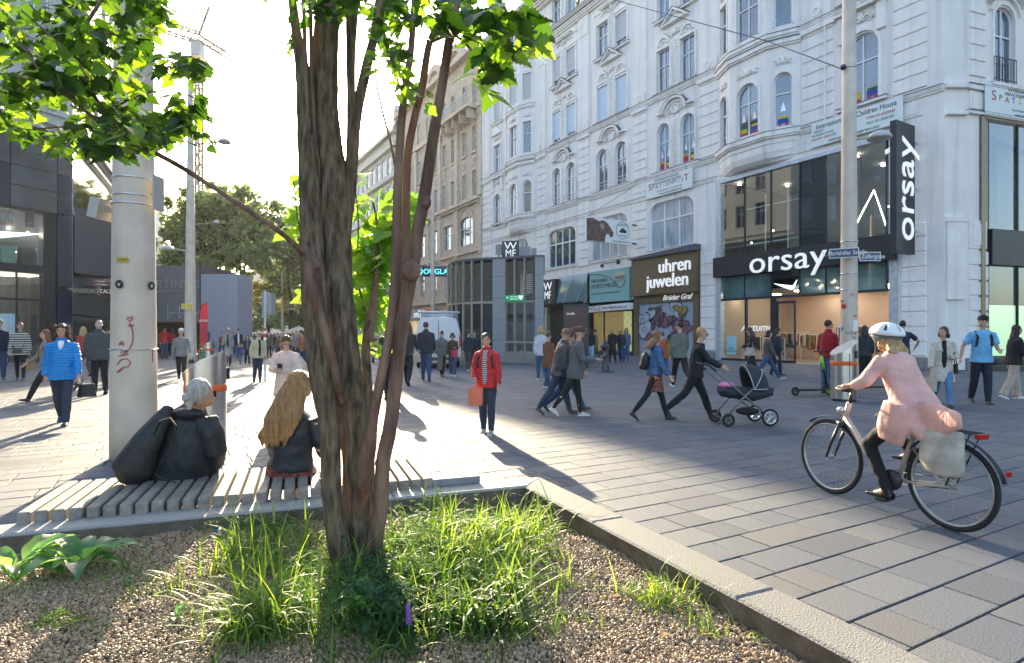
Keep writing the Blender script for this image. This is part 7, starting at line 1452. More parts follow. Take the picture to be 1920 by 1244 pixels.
world_part(lambda m_: (m_.ball((hd.x-.012, hd.y-.02, hd.z+.02), (.09, .10, .105), 14), m_.tube([hd+Vector((-.05, -.06, -.02)), q_(352, 748, 4.02), q_(356, 768, 4.02)], [.05, .045, .015], 8), m_.ball(tuple(q_(350, 745, 4.0)), .038, 8)), 'hair', mat('hair_grey_s', HC['grey'], .5, var=.3, scale=50, stretch=(1, 1, .2), bump=.6, bscale=120), s1_, .009, .014, .03, 1)
mb = MB(T(hd.x+.06, hd.y+.07, hd.z-.01) @ RZ(R(-35))); mb.box(-.06, .03, -.002, .005, -.025, .025); mb.build('glasses', shade_m, s1_)
e = empty('backpack', q_(260, 880, 4.0), label='slack black rucksack with a curved strap on the back of the grey-haired person', cat='backpack')
nyl = cloth('rucksack_nylon', (.02, .021, .024), .55)
world_part(lambda m_: (m_.tube([q_(318, 762, 4.05), q_(300, 790, 3.98), q_(272, 835, 3.93), q_(248, 880, 3.93), q_(250, 902, 3.96)], [(.045, .035), (.08, .06), (.12, .085), (.155, .10), (.10, .07)], 14, side=(1, 0, .5)),), 'bag_body', nyl, e, .011, .012, .14, 12)
mb = MB(); mb.tube([q_(288, 815, 3.78), q_(300, 790, 3.77), q_(318, 784, 3.78), q_(331, 800, 3.80), q_(326, 830, 3.80), q_(300, 870, 3.76)], [(.016, .006)]*6, 8, side=(0, 1, 0)); mb.build('strap', nyl, e)
mb = MB(); mb.tube([q_(300, 870, 3.86), q_(290, 890, 3.85), q_(310, 900, 3.86), q_(330, 905, 3.9)], .005, 5); mb.build('cord', nyl, e)
s2_ = MB(); hd = q_(563, 722, 4.2)
s2_.ball(tuple(hd), (.075, .092, .108), 14); s2_.ball((hd.x+.03, hd.y+.04, hd.z-.05), (.045, .055, .055), 10); s2_.ball((hd.x+.09, hd.y+.035, hd.z-.015), (.018, .014, .022), 6)
s2_.tube([hd+Vector((0, 0, -.05)), q_(560, 765, 4.2), q_(552, 800, 4.2), q_(545, 890, 4.25)], [.04, .045, (.12, .08), (.14, .1)], 12)
for px_ in (528, 575): s2_.tube([q_(px_, 888, 4.25), q_(px_+12, 888, 4.72), q_(px_+20, 905, 4.8), q_(px_+22, 958, 4.75)], [.08, .065, .05, .035], 10); s2_.tube([q_(px_+22, 958, 4.75), q_(px_+24, 960, 4.88)], .035, 8)
s2_.tube([q_(590, 790, 4.15), q_(600, 840, 4.2), q_(612, 845, 4.5)], [.045, .04, .03], 8)
s2_ = s2_.build('person', skin_m); remesh(s2_, .012, 2); tag(s2_, 'young woman with very long blond hair in a dark leather jacket on the bench', 'person')
world_part(lambda m_: (m_.tube([q_(560, 768, 4.2), q_(554, 782, 4.2), q_(550, 815, 4.2), q_(547, 850, 4.22), q_(546, 876, 4.24)], [(.06, .06), (.165, .10), (.165, .11), (.16, .12), (.18, .14)], 16, side=(1, 0, 0)), m_.tube([q_(588, 785, 4.17), q_(600, 825, 4.16), q_(606, 850, 4.3), q_(612, 848, 4.5)], [.062, .058, .05, .04], 10), m_.tube([q_(518, 785, 4.2), q_(510, 830, 4.2), q_(514, 855, 4.4)], [.058, .052, .042], 10)), 'leather_jacket', mat('leather_navy', (.015, .022, .035), .42, var=.2, bump=.3, bscale=60), s2_, .011, .014, .11, 10)
world_part(lambda m_: m_.tube([q_(546, 866, 4.25), q_(545, 880, 4.27), q_(545, 895, 4.3)], [(.175, .14), (.19, .16), (.2, .18)], 16, side=(1, 0, 0)), 'skirt', floral, s2_, .012, .03, .05)
hb_ = mat('hair_honey', (.33, .18, .075), .4, var=.3, scale=45, stretch=(1, 1, .08), bump=.7, bscale=110)
def strands(m_):
    m_.ball((hd.x-.012, hd.y-.018, hd.z+.02), (.088, .10, .102), 14)
    r11 = random.Random(2)
    for i in range(44):
        o = (i/43-.5); w_ = r11.uniform(-5, 5)
        m_.tube([q_(556+o*34, 712+abs(o)*12, 4.12+abs(o)*.05), q_(545+o*50, 745, 4.08), q_(530+o*58+w_, 785, 4.05), q_(518+o*58-w_, 818, 4.06), q_(512+o*46+w_, 828+r11.uniform(-14, 14), 4.08)], [.026, .02, .016, .012, .004], 6)
world_part(strands, 'hair', hb_, s2_, .0065, .01, .03, 1)
mb = MB(T(hd.x+.08, hd.y+.04, hd.z+.005) @ RZ(R(-60))); mb.box(-.07, .01, -.002, .003, -.018, .018); mb.build('glasses', shade_m, s2_)
# ================================================================= plants and litter in the planter
gv_ = [(1, 1, 1), (.5, .6, .5), (1.3, 1.2, 1.1), (.35, .45, .4), (.8, .9, .8), (1.6, 1.4, .9), (.6, .7, .6)]
gl_m = [mat('grass_blade', (.04, .08, .02), .55, isl=.3, vcol=gv_, trans=(.10, .17, .015), spec=.25), mat('grass_blade_bright', (.07, .12, .025), .55, isl=.3, vcol=gv_, trans=(.22, .31, .025), spec=.25)]
weed = mat('weed_leaf', (.05, .095, .03), .85, spec=.15, isl=.35, trans=(.16, .27, .04)); weed_d = mat('dark_weed_leaf', (.03, .06, .028), .85, spec=.15, isl=.35, trans=(.05, .12, .03)); brd = mat('broad_leaf', (.045, .10, .035), .4, var=.15, scale=12, isl=.2, trans=(.14, .28, .05))
r9 = random.Random(33)
def ribbon(mb, base, ang, L, wd, lean, curl, n=6, tw=0):
    d = Vector((math.cos(ang), math.sin(ang), 0)); p = Vector(base); th = lean; s = Vector((-d.y, d.x, 0)); vs = []
    if tw: s = (s+Vector((0, 0, tw))).normalized()
    for i in range(n+1):
        t = i/n; w_ = wd*(1-t**2.2)*(.6+.4*min(1, t*4)); vs += [p-s*w_/2, p+s*w_/2]; st = L/n
        p = p+(d*math.sin(th)+Vector((0, 0, math.cos(th))))*st; th += curl/n*(1+t)
    mb.add(vs, [(2*i, 2*i+1, 2*i+3, 2*i+2) for i in range(n)])
def tuft(px, py, n, L0, L1, label, m=0, spread=.08, lean=.5, wd=.0125, curl=2.4, group=None):
    g = G(px, py, .2); g.z = gz(g.x, g.y); e = empty('grass_tuft', g, label=label, cat='grass tuft', group=group); mb = MB()
    for _ in range(n):
        a = r9.uniform(0, 6.28); ribbon(mb, (g.x+r9.gauss(0, spread), g.y+r9.gauss(0, spread*.7), g.z-.01), a, r9.uniform(L0, L1), wd*r9.uniform(.6, 1.3), abs(r9.gauss(0, lean*.6))+.05, r9.uniform(.2, curl), 7, r9.uniform(-.3, .3))
    mb.build('blades', gl_m[m], e, kind='stuff'); return e
tuft(400, 1085, 30, .16, .36, 'wispy grass clump in the left half of the gravel', 1, .09, .7, .009)
tuft(455, 1200, 36, .16, .38, 'arching grass clump at the bottom left of centre', 0, .09, .7, .01)
tuft(500, 1130, 46, .2, .46, 'tall loose grass clump left of the tree base', 1, .13, .5, .008)
tuft(560, 1040, 40, .14, .38, 'bright grass clump directly left of the trunk foot', 1, .12, .6, .007)
tuft(900, 1060, 260, .18, .42, 'big arching grass clump right of the tree trunk', 1, .17, .8, .008)
tuft(800, 1010, 150, .1, .26, 'grass clump close behind the right trunk foot', 0, .14, .7, .007)
tuft(960, 1010, 60, .15, .45, 'tall upright grass near the inner corner of the kerb', 1, .06, .35, .009)
tuft(820, 1200, 160, .14, .34, 'dense dark green grass clump at the bottom centre', 0, .15, .7, .01)
tuft(960, 1190, 70, .12, .3, 'thin grass clump right of the bottom centre clump', 0, .12, .6, .008)
tuft(1235, 1130, 190, .1, .26, 'low bright grass tuft by the right kerb', 1, .09, .9, .007)
tuft(1310, 1180, 60, .06, .16, 'small grass tuft just beyond the low bright one', 1, .07, .9, .006)
tuft(1040, 1110, 34, .08, .26, 'sparse grass just beyond the right edge of the big clump', 1, .09, .8, .008)
tuft(1100, 1180, 18, .06, .18, 'few thin blades in the gravel between clump and kerb', 0, .06, .8, .007)
tuft(1425, 1195, 16, .04, .12, 'tiny grass sprig against the right kerb', 1, .02, .7, .005)
tuft(600, 1210, 40, .12, .32, 'grass clump in front of the trunk foot', 0, .12, .6, .009)
tuft(330, 1120, 26, .08, .22, 'sparse grass sprig in the middle of the left gravel', 1, .06, .7, .006)
tuft(235, 1085, 30, .1, .26, 'thin grass growing through the broad-leaved plant', 0, .06, .8, .006)
tuft(720, 1230, 90, .1, .24, 'dark grass at the bottom edge beside the purple flower', 0, .12, .6, .01)
for i in range(34):
    x, y = r9.uniform(400, 1020), r9.uniform(985, 1225); n_b = r9.randrange(22, 60)
    if x < 640 and i % 3: x = r9.uniform(760, 1000)
    if 640 < x < 740 and y < 1080: x += 130
    tuft(x, y, n_b, .12, r9.uniform(.26, .5), ['slender', 'arching', 'wispy', 'stiff'][i % 4]+' grass tuft among the weeds, '+('behind' if y < 1060 else 'left of' if x < 640 else 'right of' if x > 760 else 'in front of')+' the trunk foot', i % 2, .07, .7, .012, 2.6, 'grass tufts round the tree foot')
for i, (x, y, L_, ln, a) in enumerate([(487, 1085, .62, .42, 2.9), (560, 1060, .42, .1, .5), (575, 1050, .40, .12, 2), (460, 1180, .34, .6, .4), (420, 1190, .42, .5, .3), (640, 1100, .4, .5, 2.6), (520, 1120, .55, .25, 2.4), (380, 1160, .4, .55, 2.8), (850, 1120, .5, .3, .3), (900, 1150, .45, .5, .8), (1010, 1130, .35, .6, .2), (770, 1150, .4, .5, 4), (962, 1020, .42, .05, 0), (955, 1020, .36, .12, 2.8), (700, 1200, .3, .3, 1), (430, 1150, .3, .6, 3.6)]):
    g = G(x, y, .2); mb = MB(); ribbon(mb, (g.x, g.y, .17), a, L_, .016, ln, 1.5 if i % 3 == 1 else .4 if i else .0, 10, .4); tag(mb.build('tall_grass_blade', gl_m[1]), 'long single grass blade, one of the tall ones standing over the planter', 'grass blade', 'tall single grass blades')
def leafy(mb, p, s, d, up, wd=.4, n=3):
    d = d.normalized(); x = d.cross(up).normalized(); z = x.cross(d); vs = []; W = [.0, .75, 1, .7, .05]
    for i, w_ in enumerate(W): t = i/4; q = p+d*s*t-z*s*.35*t*t; vs += [q-x*s*wd*w_*.5+z*s*.06*w_, q-z*s*.02, q+x*s*wd*w_*.5+z*s*.06*w_]
    f = []
    for i in range(4): f += [(3*i, 3*i+1, 3*i+4, 3*i+3), (3*i+1, 3*i+2, 3*i+5, 3*i+4)]
    mb.add(vs, f)
def cover(pts, n, m, s0, s1, hmax, wd=.35, label=None, name='ground_cover', narrow=False):
    mb = MB()
    for _ in range(n):
        cx, cy, rx, ry = pts[r9.randrange(len(pts))]; x, y = r9.gauss(cx, rx*.45), r9.gauss(cy, ry*.45)
        if y < 935: continue
        g = G(x, y, .2); d_ = Vector((g.x, g.y))-ci; 
        if KR.x*d_.y-KR.y*d_.x > -.02 or KL.x*d_.y-KL.y*d_.x < .02: continue
        h_ = hmax*r9.random()**1.3; p = Vector((g.x, g.y, gz(g.x, g.y)+h_)); a = r9.uniform(0, 6.28)
        for k in range(4): aa = a+k*1.7; leafy(mb, p, r9.uniform(s0, s1), Vector((math.cos(aa), math.sin(aa), r9.uniform(-.1, .9))), Vector((0, 0, 1)), wd)
        if h_ > .03: mb.tube([(p.x+r9.uniform(-.02, .02), p.y, gz(g.x, g.y)-.01), p], .0015, 3)
    return mb.build(name, m, kind='stuff')
cover([(500, 1000, 110, 35), (580, 1080, 90, 80), (490, 1060, 70, 60)], 900, weed, .012, .03, .10)
cover([(850, 1020, 160, 80), (780, 1080, 90, 80), (900, 1100, 120, 60)], 1500, weed, .015, .04, .14)
cover([(690, 1140, 70, 70), (740, 1190, 50, 50)], 330, weed_d, .02, .05, .2, .42)
cover([(560, 1170, 130, 60), (800, 1130, 90, 70)], 420, weed, .015, .035, .16, .3)
cover([(60, 1010, 120, 40), (130, 1180, 90, 20), (250, 1110, 80, 40)], 130, weed, .015, .035, .04)
cover([(860, 1160, 120, 60)], 260, weed_d, .02, .05, .12)
def broad(px, py, n, s0, s1, label):
    g = G(px, py, .2); e = empty('broad_leaved_plant', (g.x, g.y, gz(g.x, g.y)), label=label, cat='plant')
    for i in range(n):
        a = i*2.4+r9.uniform(-.3, .3); up = r9.uniform(.5, 1.7); L_ = r9.uniform(s0, s1); d = Vector((math.cos(a), math.sin(a)*.8, up)).normalized(); base = Vector((g.x, g.y, gz(g.x, g.y)))
        mb = MB(); q = base+d*L_*.25; mb.tube([base, q], .004, 5)
        x = d.cross(Vector((0, 0, 1))).normalized(); vs = []; N = 9; W = [.15, .55, .85, 1, .98, .85, .62, .35, .12, .0]; p = q.copy(); dd = d.copy(); ph = r9.random()*6
        for j in range(N+1):
            z = x.cross(dd); w_ = L_*.17*W[j]; wv = math.sin(j*1.9+ph)*L_*.02
            vs += [p-x*w_+z*(w_*.35+wv), p-x*w_*.5+z*w_*.12, p.copy(), p+x*w_*.5+z*w_*.12, p+x*w_+z*(w_*.35-wv)]; p = p+dd*L_*.09; dd = (dd+Vector((0, 0, -.13-.12*r9.random()))).normalized()
        f = []
        for j in range(N):
            for k in range(4): f.append((5*j+k, 5*j+k+1, 5*j+k+6, 5*j+k+5))
        mb.add(vs, f); mb.build('leaf', brd, e, smooth=True)
    return e
broad(150, 1080, 18, .22, .36, 'large broad-leaved weed on the gravel near the left kerb'); broad(30, 1100, 12, .22, .36, 'second broad-leaved weed at the left edge of the picture'); broad(690, 1175, 16, .16, .27, 'dark broad-leaved plant at the foot of the trunks')
broad(330, 1175, 7, .06, .1, 'small low rosette in the bottom left gravel'); broad(1190, 1115, 5, .05, .08, 'tiny pale seedling left of the low bright grass')
def spike(px, py, h_, m, label, w_=.012, n=70, top=.4):
    g = G(px, py, .2); b = Vector((g.x, g.y, gz(g.x, g.y))); e = empty('flower_stalk', b, label=label, cat='plant'); mb = MB(); lean = Vector((r9.uniform(-.04, .04), 0, 0))
    mb.tube([b, b+Vector((0, 0, h_*.5))+lean*.4, b+Vector((0, 0, h_))+lean], .0025, 5); mb.build('stalk', weed, e); mb = MB()
    for i in range(n): t = 1-top*i/n; a = i*2.4; r = w_*(1.25-t*.8); mb.ball(b+Vector((0, 0, h_*t))+lean*t+Vector((math.cos(a)*r, math.sin(a)*r, 0)), .0034, 5)
    mb.build('florets', m, e, kind='stuff')
spike(768, 1243, .2, mat('purple_floret', (.18, .08, .35), .6, isl=.3, trans=(.2, .08, .3)), 'purple flower spike at the bottom edge of the planter')
sd = mat('seed_head', (.3, .32, .12), .7, isl=.3, trans=(.2, .25, .05))
for i, (x, y, h_) in enumerate([(843, 1240, .34), (598, 1170, .3), (790, 1000, .3), (515, 1050, .33)]): spike(x, y, h_, sd, ['pale green seed spike at the bottom centre', 'pale seed spike just left of the trunk foot', 'thin seed spike right behind the right-hand trunk', 'thin seed spike between bench and trunk'][i], .008)
g = G(407, 1003, .2); mb = MB(T(g.x, g.y, gz(g.x, g.y)+.008)); mb.lathe([(.014, 0), (.016, .003), (.015, .014), (.006, .016)], 12); tag(mb.build('bottle_cap', mat('cap_blue', (.01, .15, .55), .35), smooth=True), 'bright blue plastic cap lying on the gravel by the kerb', 'bottle cap')
bm_, bo = mat('butt_paper', (.6, .56, .5), .8), mat('butt_filter', (.55, .25, .08), .8)
for i in range(16):
    g = G(r9.uniform(1405, 1560), r9.uniform(1192, 1240), .2); a = r9.uniform(0, 6.28); b = Vector((g.x, g.y, gz(g.x, g.y)+.010)); d = Vector((math.cos(a), math.sin(a), r9.uniform(-.2, .3)))
    if in_planter(b.x, b.y, -.3):
        e = empty('cigarette_butt', b, label='stubbed-out cigarette end on the gravel in the bottom right kerb corner', cat='litter', group='cigarette butts by the kerb'); mb = MB(); mb.tube([b, b+d*.02], .004, 7); mb.build('filter', bo, e); mb = MB(); mb.tube([b+d*.02, b+d*.028], .004, 7); mb.build('paper', bm_, e)
# ================================================================= bench
BN = empty('slatted_bench', (-1.8, 4.2, 0), label='low bench of broad grey timber slats along the planter kerb', cat='bench')
tim = mat('weathered_timber', (.25, .225, .2), .7, var=.25, scale=5, stretch=(4, 1, 6), bump=.3, bscale=30, isl=.12)
fb0 = P(28, 957, 3.68); fb0.z = 0; bd = -KL; bd = Vector((bd.x, bd.y, 0)); bn = Vector((-bd.y, bd.x, 0))
Mbn = Matrix(((bd.x, bn.x, 0, fb0.x), (bd.y, bn.y, 0, fb0.y), (0, 0, 1, 0), (0, 0, 0, 1)))
k = 0.
while k < 2.62:
    sl_ = MB(Mbn @ T(k, .015, .285)); sl_.box(0, .073, r9.uniform(-.004, .004), .86, 0, .092); bevel(sl_.build('slat', tim, BN), .008); k += .0925
for y in (.12, .7): mb = MB(Mbn); mb.box(.02, k-.04, y, y+.05, .23, .276); mb.build('bearer', dark_m, BN)
for x in (.1, 1.2, 2.3):
    mb = MB(Mbn); mb.box(x, x+.08, .65, .8, -.03, .23); mb.build('leg', dark_m, BN)
mb = MB(Mbn); mb.box(2.62, 3.05, .03, .2, .305, .36); tag(mb.build('dark_slab', stonegrey), 'flat dark slab on the kerb right of the tree trunk', 'stone block')  # plain dark slab past the right end of the slats

dead = mat('dead_leaf', (.22, .12, .04), .8, var=.3, isl=.3, trans=(.1, .05, .01)); dm_ = leaf_mesh('fallen_leaf', dead, 3, .9)
for i in range(22):
    g = G(r9.uniform(60, 1350), r9.uniform(1010, 1230), .2); d_ = Vector((g.x, g.y))-ci
    if KR.x*d_.y-KR.y*d_.x > -.03 or KL.x*d_.y-KL.y*d_.x < .03: continue
    o = bpy.data.objects.new('fallen_leaf', dm_); COL.objects.link(o); o.matrix_basis = T(g.x, g.y, gz(g.x, g.y)+.012) @ RZ(r9.uniform(0, 6)) @ Matrix.Rotation(r9.uniform(-.4, .4), 4, 'X') @ Matrix.Scale(r9.uniform(.03, .055), 4)
    tag(o, 'small curled brown leaf lying on the planter gravel', 'leaf', 'fallen leaves on the gravel')
# ================================================================= vehicles on wheels
def wheel(e, c, r, tw, spokes, axis='X', tyre=rubber, rimm=None, hub=.02, name='wheel'):
    rimm = rimm or alu; Mx = Matrix.Translation(c) @ (RZ(R(90)) if axis == 'Y' else Matrix.Identity(4))    # wheel in the y-z plane (axis X)
    n = 40; ring = lambda rr: [(0, rr*math.cos(2*math.pi*i/n), rr*math.sin(2*math.pi*i/n)) for i in range(n+1)]
    mb = MB(); mb.tube(ring(r-tw), tw, 8, side=(1, 0, 0), M=Mx, cap=False); w_ = mb.build(name, tyre, e, local=True, smooth=True)
    mb = MB(); mb.tube(ring(r-2.3*tw), [(tw*.9, tw*.55)]*(n+1), 6, side=(1, 0, 0), M=Mx, cap=False); mb.build('rim', rimm, w_, local=True, smooth=True)
    mb = MB(); mb.tube([(-hub*1.6, 0, 0), (hub*1.6, 0, 0)], hub, 10, M=Mx)
    if spokes > 8:
        for i in range(spokes): a = 2*math.pi*i/spokes; b = a+(.5 if i % 2 else -.5); mb.tube([((.5 if i % 4 < 2 else -.5)*hub*2, hub*math.cos(b), hub*math.sin(b)), (0, (r-2.6*tw)*math.cos(a), (r-2.6*tw)*math.sin(a))], .0012, 3, M=Mx)
    else:
        for i in range(spokes): a = 2*math.pi*i/spokes+.3; mb.tube([(0, hub*.8*math.cos(a), hub*.8*math.sin(a)), (0, (r-2.5*tw)*math.cos(a), (r-2.5*tw)*math.sin(a))], [r*.09, r*.07], 6, M=Mx)
    mb.build('spokes', rimm, w_, local=True); return w_
rear = G(1783, 995); front = G(1557, 925); hdg = (front-rear).normalized(); ang = math.atan2(-hdg.x, hdg.y); WB = (front-rear).length
def bicycle(M, label, fm, name='bicycle'):
    e = empty(name, label=label, cat='bicycle'); e.matrix_basis = M; r = .35; wb = WB
    wheel(e, (0, 0, r), r, .019, 32, rimm=mat('rim_pale', (.45, .44, .42), .35, metal=.7)); wheel(e, (0, wb, r), r, .019, 28, rimm=MATS['rim_pale'])
    s = lambda fn, n, m, sm=True: sub(e, fn, n, m, smooth=sm)
    hp = (0, wb-.22, .86); bb = (0, .44, .29); st = (0, .26, .78)
    s(lambda q: (q.tube([(0, wb-.17, .74), (0, .64, .36), bb], [.028, .03, .028], 10), q.tube([bb, st], .02, 8), q.tube([(0, wb-.16, .70), (0, wb-.21, .88)], .024, 8), q.tube([(.0, .33, .60), (.055, .05, .37), (.055, 0, r)], .011, 6), q.tube([(0, .33, .60), (-.055, .05, .37), (-.055, 0, r)], .011, 6), q.tube([bb, (.055, .2, .31), (.055, 0, r)], .012, 6), q.tube([bb, (-.055, .2, .31), (-.055, 0, r)], .012, 6)), 'frame', fm)
    s(lambda q: [q.tube([(x, wb-.15, .68), (x, wb-.06, .5), (x, wb, r)], [.016, .014, .01], 8) for x in (-.05, .05)]+[q.box(-.06, .06, wb-.18, wb-.12, .66, .70)], 'fork', dark_m)
    s(lambda q: (q.tube([(0, wb-.21, .86), (0, wb-.24, 1.0)], .014, 8), q.tube([(-.3, wb-.46, 1.02), (-.29, wb-.34, 1.03), (-.12, wb-.23, 1.02), (0, wb-.22, 1.0), (.12, wb-.23, 1.02), (.29, wb-.34, 1.03), (.3, wb-.46, 1.02)], .011, 8)), 'handlebar', dark_m)
    for x in (-.3, .3): s(lambda q: q.tube([(x, wb-.48, 1.02), (x*.99, wb-.36, 1.028)], .017, 8), 'grip', rubber)
    sub(e, lambda q: (q.tube([(0, .12, .845), (0, .2, .85), (0, .4, .845)], [(.09, .03), (.085, .03), (.025, .02)], 10, side=(1, 0, 0)),), 'saddle', blackb, .01); s(lambda q: q.tube([st, (0, .25, .84)], .014, 6), 'seatpost', steel)
    arc_ = lambda c, a0, a1, rr: [(0, c+rr*math.cos(a0+(a1-a0)*i/12), r+rr*math.sin(a0+(a1-a0)*i/12)) for i in range(13)]
    s(lambda q: q.tube(arc_(0, 2.9, .6, .385), [(.028, .004)]*13, 6, side=(1, 0, 0)), 'rear_mudguard', dark_m); s(lambda q: q.tube(arc_(wb, 2.6, .9, .38), [(.026, .004)]*13, 6, side=(1, 0, 0)), 'front_mudguard', dark_m)
    s(lambda q: ([q.tube([(x, -.2, .77), (x, .2, .77)], .006, 5) for x in (-.06, 0, .06)], q.tube([(-.06, -.18, .77), (-.06, 0, r)], .006, 5), q.tube([(.06, -.18, .77), (.06, 0, r)], .006, 5)), 'rack', dark_m)
    s(lambda q: q.box(-.045, .045, -.24, -.2, .735, .77), 'rear_light', mat('tail_red', (.45, .015, .01), .3), False); s(lambda q: q.box(-.02, .02, -.405, -.39, .50, .535), 'reflector', MATS['tail_red'], False)
    s(lambda q: q.ball((0, wb-.12, .8), (.035, .04, .035), 8), 'headlight', steel)
    s(lambda q: (q.tube([(-.05, .44, .29), (-.075, .44, .29)], .085, 20), q.tube([(-.09, .44, .29), (-.09, .46, .13)], .01, 5), q.tube([(.09, .44, .29), (.09, .42, .45)], .01, 5)), 'crank', dark_m); 
    for x, y, z in ((-.13, .46, .13), (.13, .42, .45)): s(lambda q: q.box(x-.045, x+.045, y-.04, y+.04, z-.012, z+.012), 'pedal', rubber, False)
    s(lambda q: (q.tube([(.06, .44, .34), (.06, 0, .39)], .004, 4), q.tube([(.06, .44, .24), (.06, 0, .31)], .004, 4)), 'chain', dark_m); return e
MBk = T(rear.x, rear.y, 0) @ RZ(ang)
bicycle(MBk, 'pale step-through city bicycle ridden away across the paving', mat('frame_champagne', (.55, .47, .4), .35, metal=.2))
gb = G(374, 690); bicycle(T(gb.x, gb.y, 0) @ RZ(R(20)), 'green hire bicycle parked by the lamp pole', mat('frame_green', (.02, .3, .08), .4))
gb = G(5, 690); bicycle(T(gb.x, gb.y, 0) @ RZ(R(75)), 'dark bicycle at the far left edge behind the striped woman', dark_m)
# rider
def rp(fn, name, m, parent, vox=.011, wrk=.02, ws=.07, sm=3):
    mb = MB(MBk); fn(mb); o = mb.build(name, m, parent); remesh(o, vox, sm, wrk, ws); return o
hd = Vector((0, .53, 1.47)); mb = MB(MBk)
mb.ball(tuple(hd), (.075, .092, .105), 12); mb.ball((0, .555, 1.41), (.05, .06, .06), 10); mb.ball((0, .63, 1.455), (.015, .022, .02), 6)
mb.tube([(0, .5, 1.38), (0, .46, 1.30), (0, .36, 1.08), (0, .26, .9)], [.045, (.09, .06), (.13, .09), (.14, .11)], 12, side=(1, 0, 0))
ha = {-1: (-.3, WB-.42, 1.045), 1: (.3, WB-.42, 1.045)}; kn2 = {-1: (-.10, .62, .56), 1: (.10, .66, .78)}; an2 = {-1: (-.12, .43, .20), 1: (.12, .38, .50)}
for s in (-1, 1):
    mb.tube([(s*.15, .46, 1.27), (s*.24, .52, 1.12), (s*.29, WB-.47, 1.06)], [.045, .038, .026], 8); mb.tube([(s*.29, WB-.47, 1.06), ha[s]], [.024, .034], 8)
    for f_ in range(4): a = -.02+.02*f_; mb.tube([(ha[s][0]+.0, ha[s][1]-.02+a, 1.055), (ha[s][0], ha[s][1]+.012+a, 1.055), (ha[s][0], ha[s][1]+.016+a, 1.03)], [.011, .0095, .008], 6)
    mb.tube([(s*.08, .25, .9), kn2[s], an2[s]], [.085, .06, .038], 10); mb.tube([an2[s], (an2[s][0], an2[s][1]+.12, an2[s][2]-.05)], [.035, .03], 8)
rd = mb.build('person', skin_m); remesh(rd, .010, 2); tag(rd, 'cyclist in a long pink coat and white helmet riding the pale bicycle', 'person')
pinkc = cloth('pink_coat', (.72, .40, .35), .8)
rp(lambda q: (q.tube([(0, .49, 1.37), (0, .46, 1.31), (0, .43, 1.22), (0, .35, 1.05), (0, .27, .92), (0, .18, .78), (0, .08, .68)], [(.06, .06), (.16, .085), (.18, .11), (.17, .125), (.19, .15), (.20, .13), (.19, .06)], 18, side=(1, 0, 0)), [q.tube([(s*.13, .46, 1.29), (s*.17, .47, 1.25), (s*.25, .53, 1.11), (s*.29, WB-.5, 1.06)], [.07, .065, .055, .038], 10) for s in (-1, 1)], q.tube([(-.17, .3, .95), (-.19, .33, .75), (-.18, .36, .62)], [(.08, .12), (.06, .14), (.02, .12)], 10, side=(1, 0, 0)), q.tube([(-.1, .2, .85), (-.16, -.05, .86), (-.2, -.22, .88)], [(.05, .14), (.03, .12), (.01, .06)], 10, side=(1, 0, 0))), 'coat', pinkc, rd, .011, .022, .2, 14)
rp(lambda q: [q.tube([(s*.08, .25, .9), kn2[s], an2[s]], [.092, .067, .046], 10) for s in (-1, 1)], 'leggings', cloth('black', blk), rd)
for s in (-1, 1): rp(lambda q: (q.tube([(an2[s][0], an2[s][1]-.05, an2[s][2]-.03), (an2[s][0], an2[s][1]+.06, an2[s][2]-.045), (an2[s][0], an2[s][1]+.19, an2[s][2]-.05)], [(.035, .035), (.042, .03), (.03, .018)], 10, side=(1, 0, 0)), q.ball(an2[s], .045, 8)), 'shoe', mat('patent', (.012, .012, .014), .15), rd, .009, 0)
rp(lambda q: (q.ball((0, .51, 1.46), (.086, .095, .10), 12), [q.tube([(s*.05, .47, 1.42), (s*.07, .43, 1.36), (s*.05, .40, 1.31)], [.035, .035, .012], 7) for s in (-1, -.3, .4, 1)]), 'hair', MATS['hair_blond'] if 'hair_blond' in MATS else mat('hair_blond', HC['blond'], .5), rd, .01, .014, .03, 1)

hl = empty('bicycle_helmet', MBk @ Vector((0, .53, 1.5)), label='white and grey vented helmet on the cyclist', cat='helmet')
mb = MB(MBk @ T(0, .525, 1.50) @ rx_(R(6))); vs = []; n = 24; fs = []
for j in range(9):
    t_ = math.pi*.5*j/8
    for i in range(n): a = 2*math.pi*i/n; rr = math.cos(t_*.98); vs.append((.108*rr*math.cos(a), .15*rr*math.sin(a)+.01, .105*math.sin(t_)))
for j in range(8):
    for i in range(n):
        if j in (2, 3, 4) and i % 4 == 1: continue
        fs.append((j*n+i, j*n+(i+1) % n, (j+1)*n+(i+1) % n, (j+1)*n+i))
mb.add(vs, fs); o = mb.build('shell', mat('helmet_white', (.75, .78, .8), .3), hl, smooth=True); md = o.modifiers.new('s', 'SOLIDIFY'); md.thickness = .018; BAKE.append(o)
mb = MB(MBk @ T(0, .525, 1.497) @ rx_(R(6))); mb.ball((0, .01, 0), (.095, .132, .09), 12); mb.build('liner', mat('liner_grey', (.12, .13, .14), .8), hl)
mb = MB(MBk); mb.tube([(-.08, .52, 1.5), (-.075, .55, 1.4), (0, .57, 1.355), (.075, .55, 1.4), (.08, .52, 1.5)], .005, 4); mb.build('strap', dark_m, hl)
pn = empty('pannier_bag', MBk @ Vector((-.12, -.05, .6)), label='pale canvas shopping pannier hanging on the rear rack of the ridden bicycle', cat='bag')
rp(lambda q: q.tube([(-.12, -.02, .45), (-.13, -.02, .55), (-.12, -.02, .74), (-.11, -.02, .78)], [(.07, .15), (.09, .17), (.07, .16), (.05, .15)], 12, side=(1, 0, 0)), 'bag_body', mat('canvas_pale', (.42, .38, .33), .85, var=.2, scale=9), pn, .012, .014, .15)
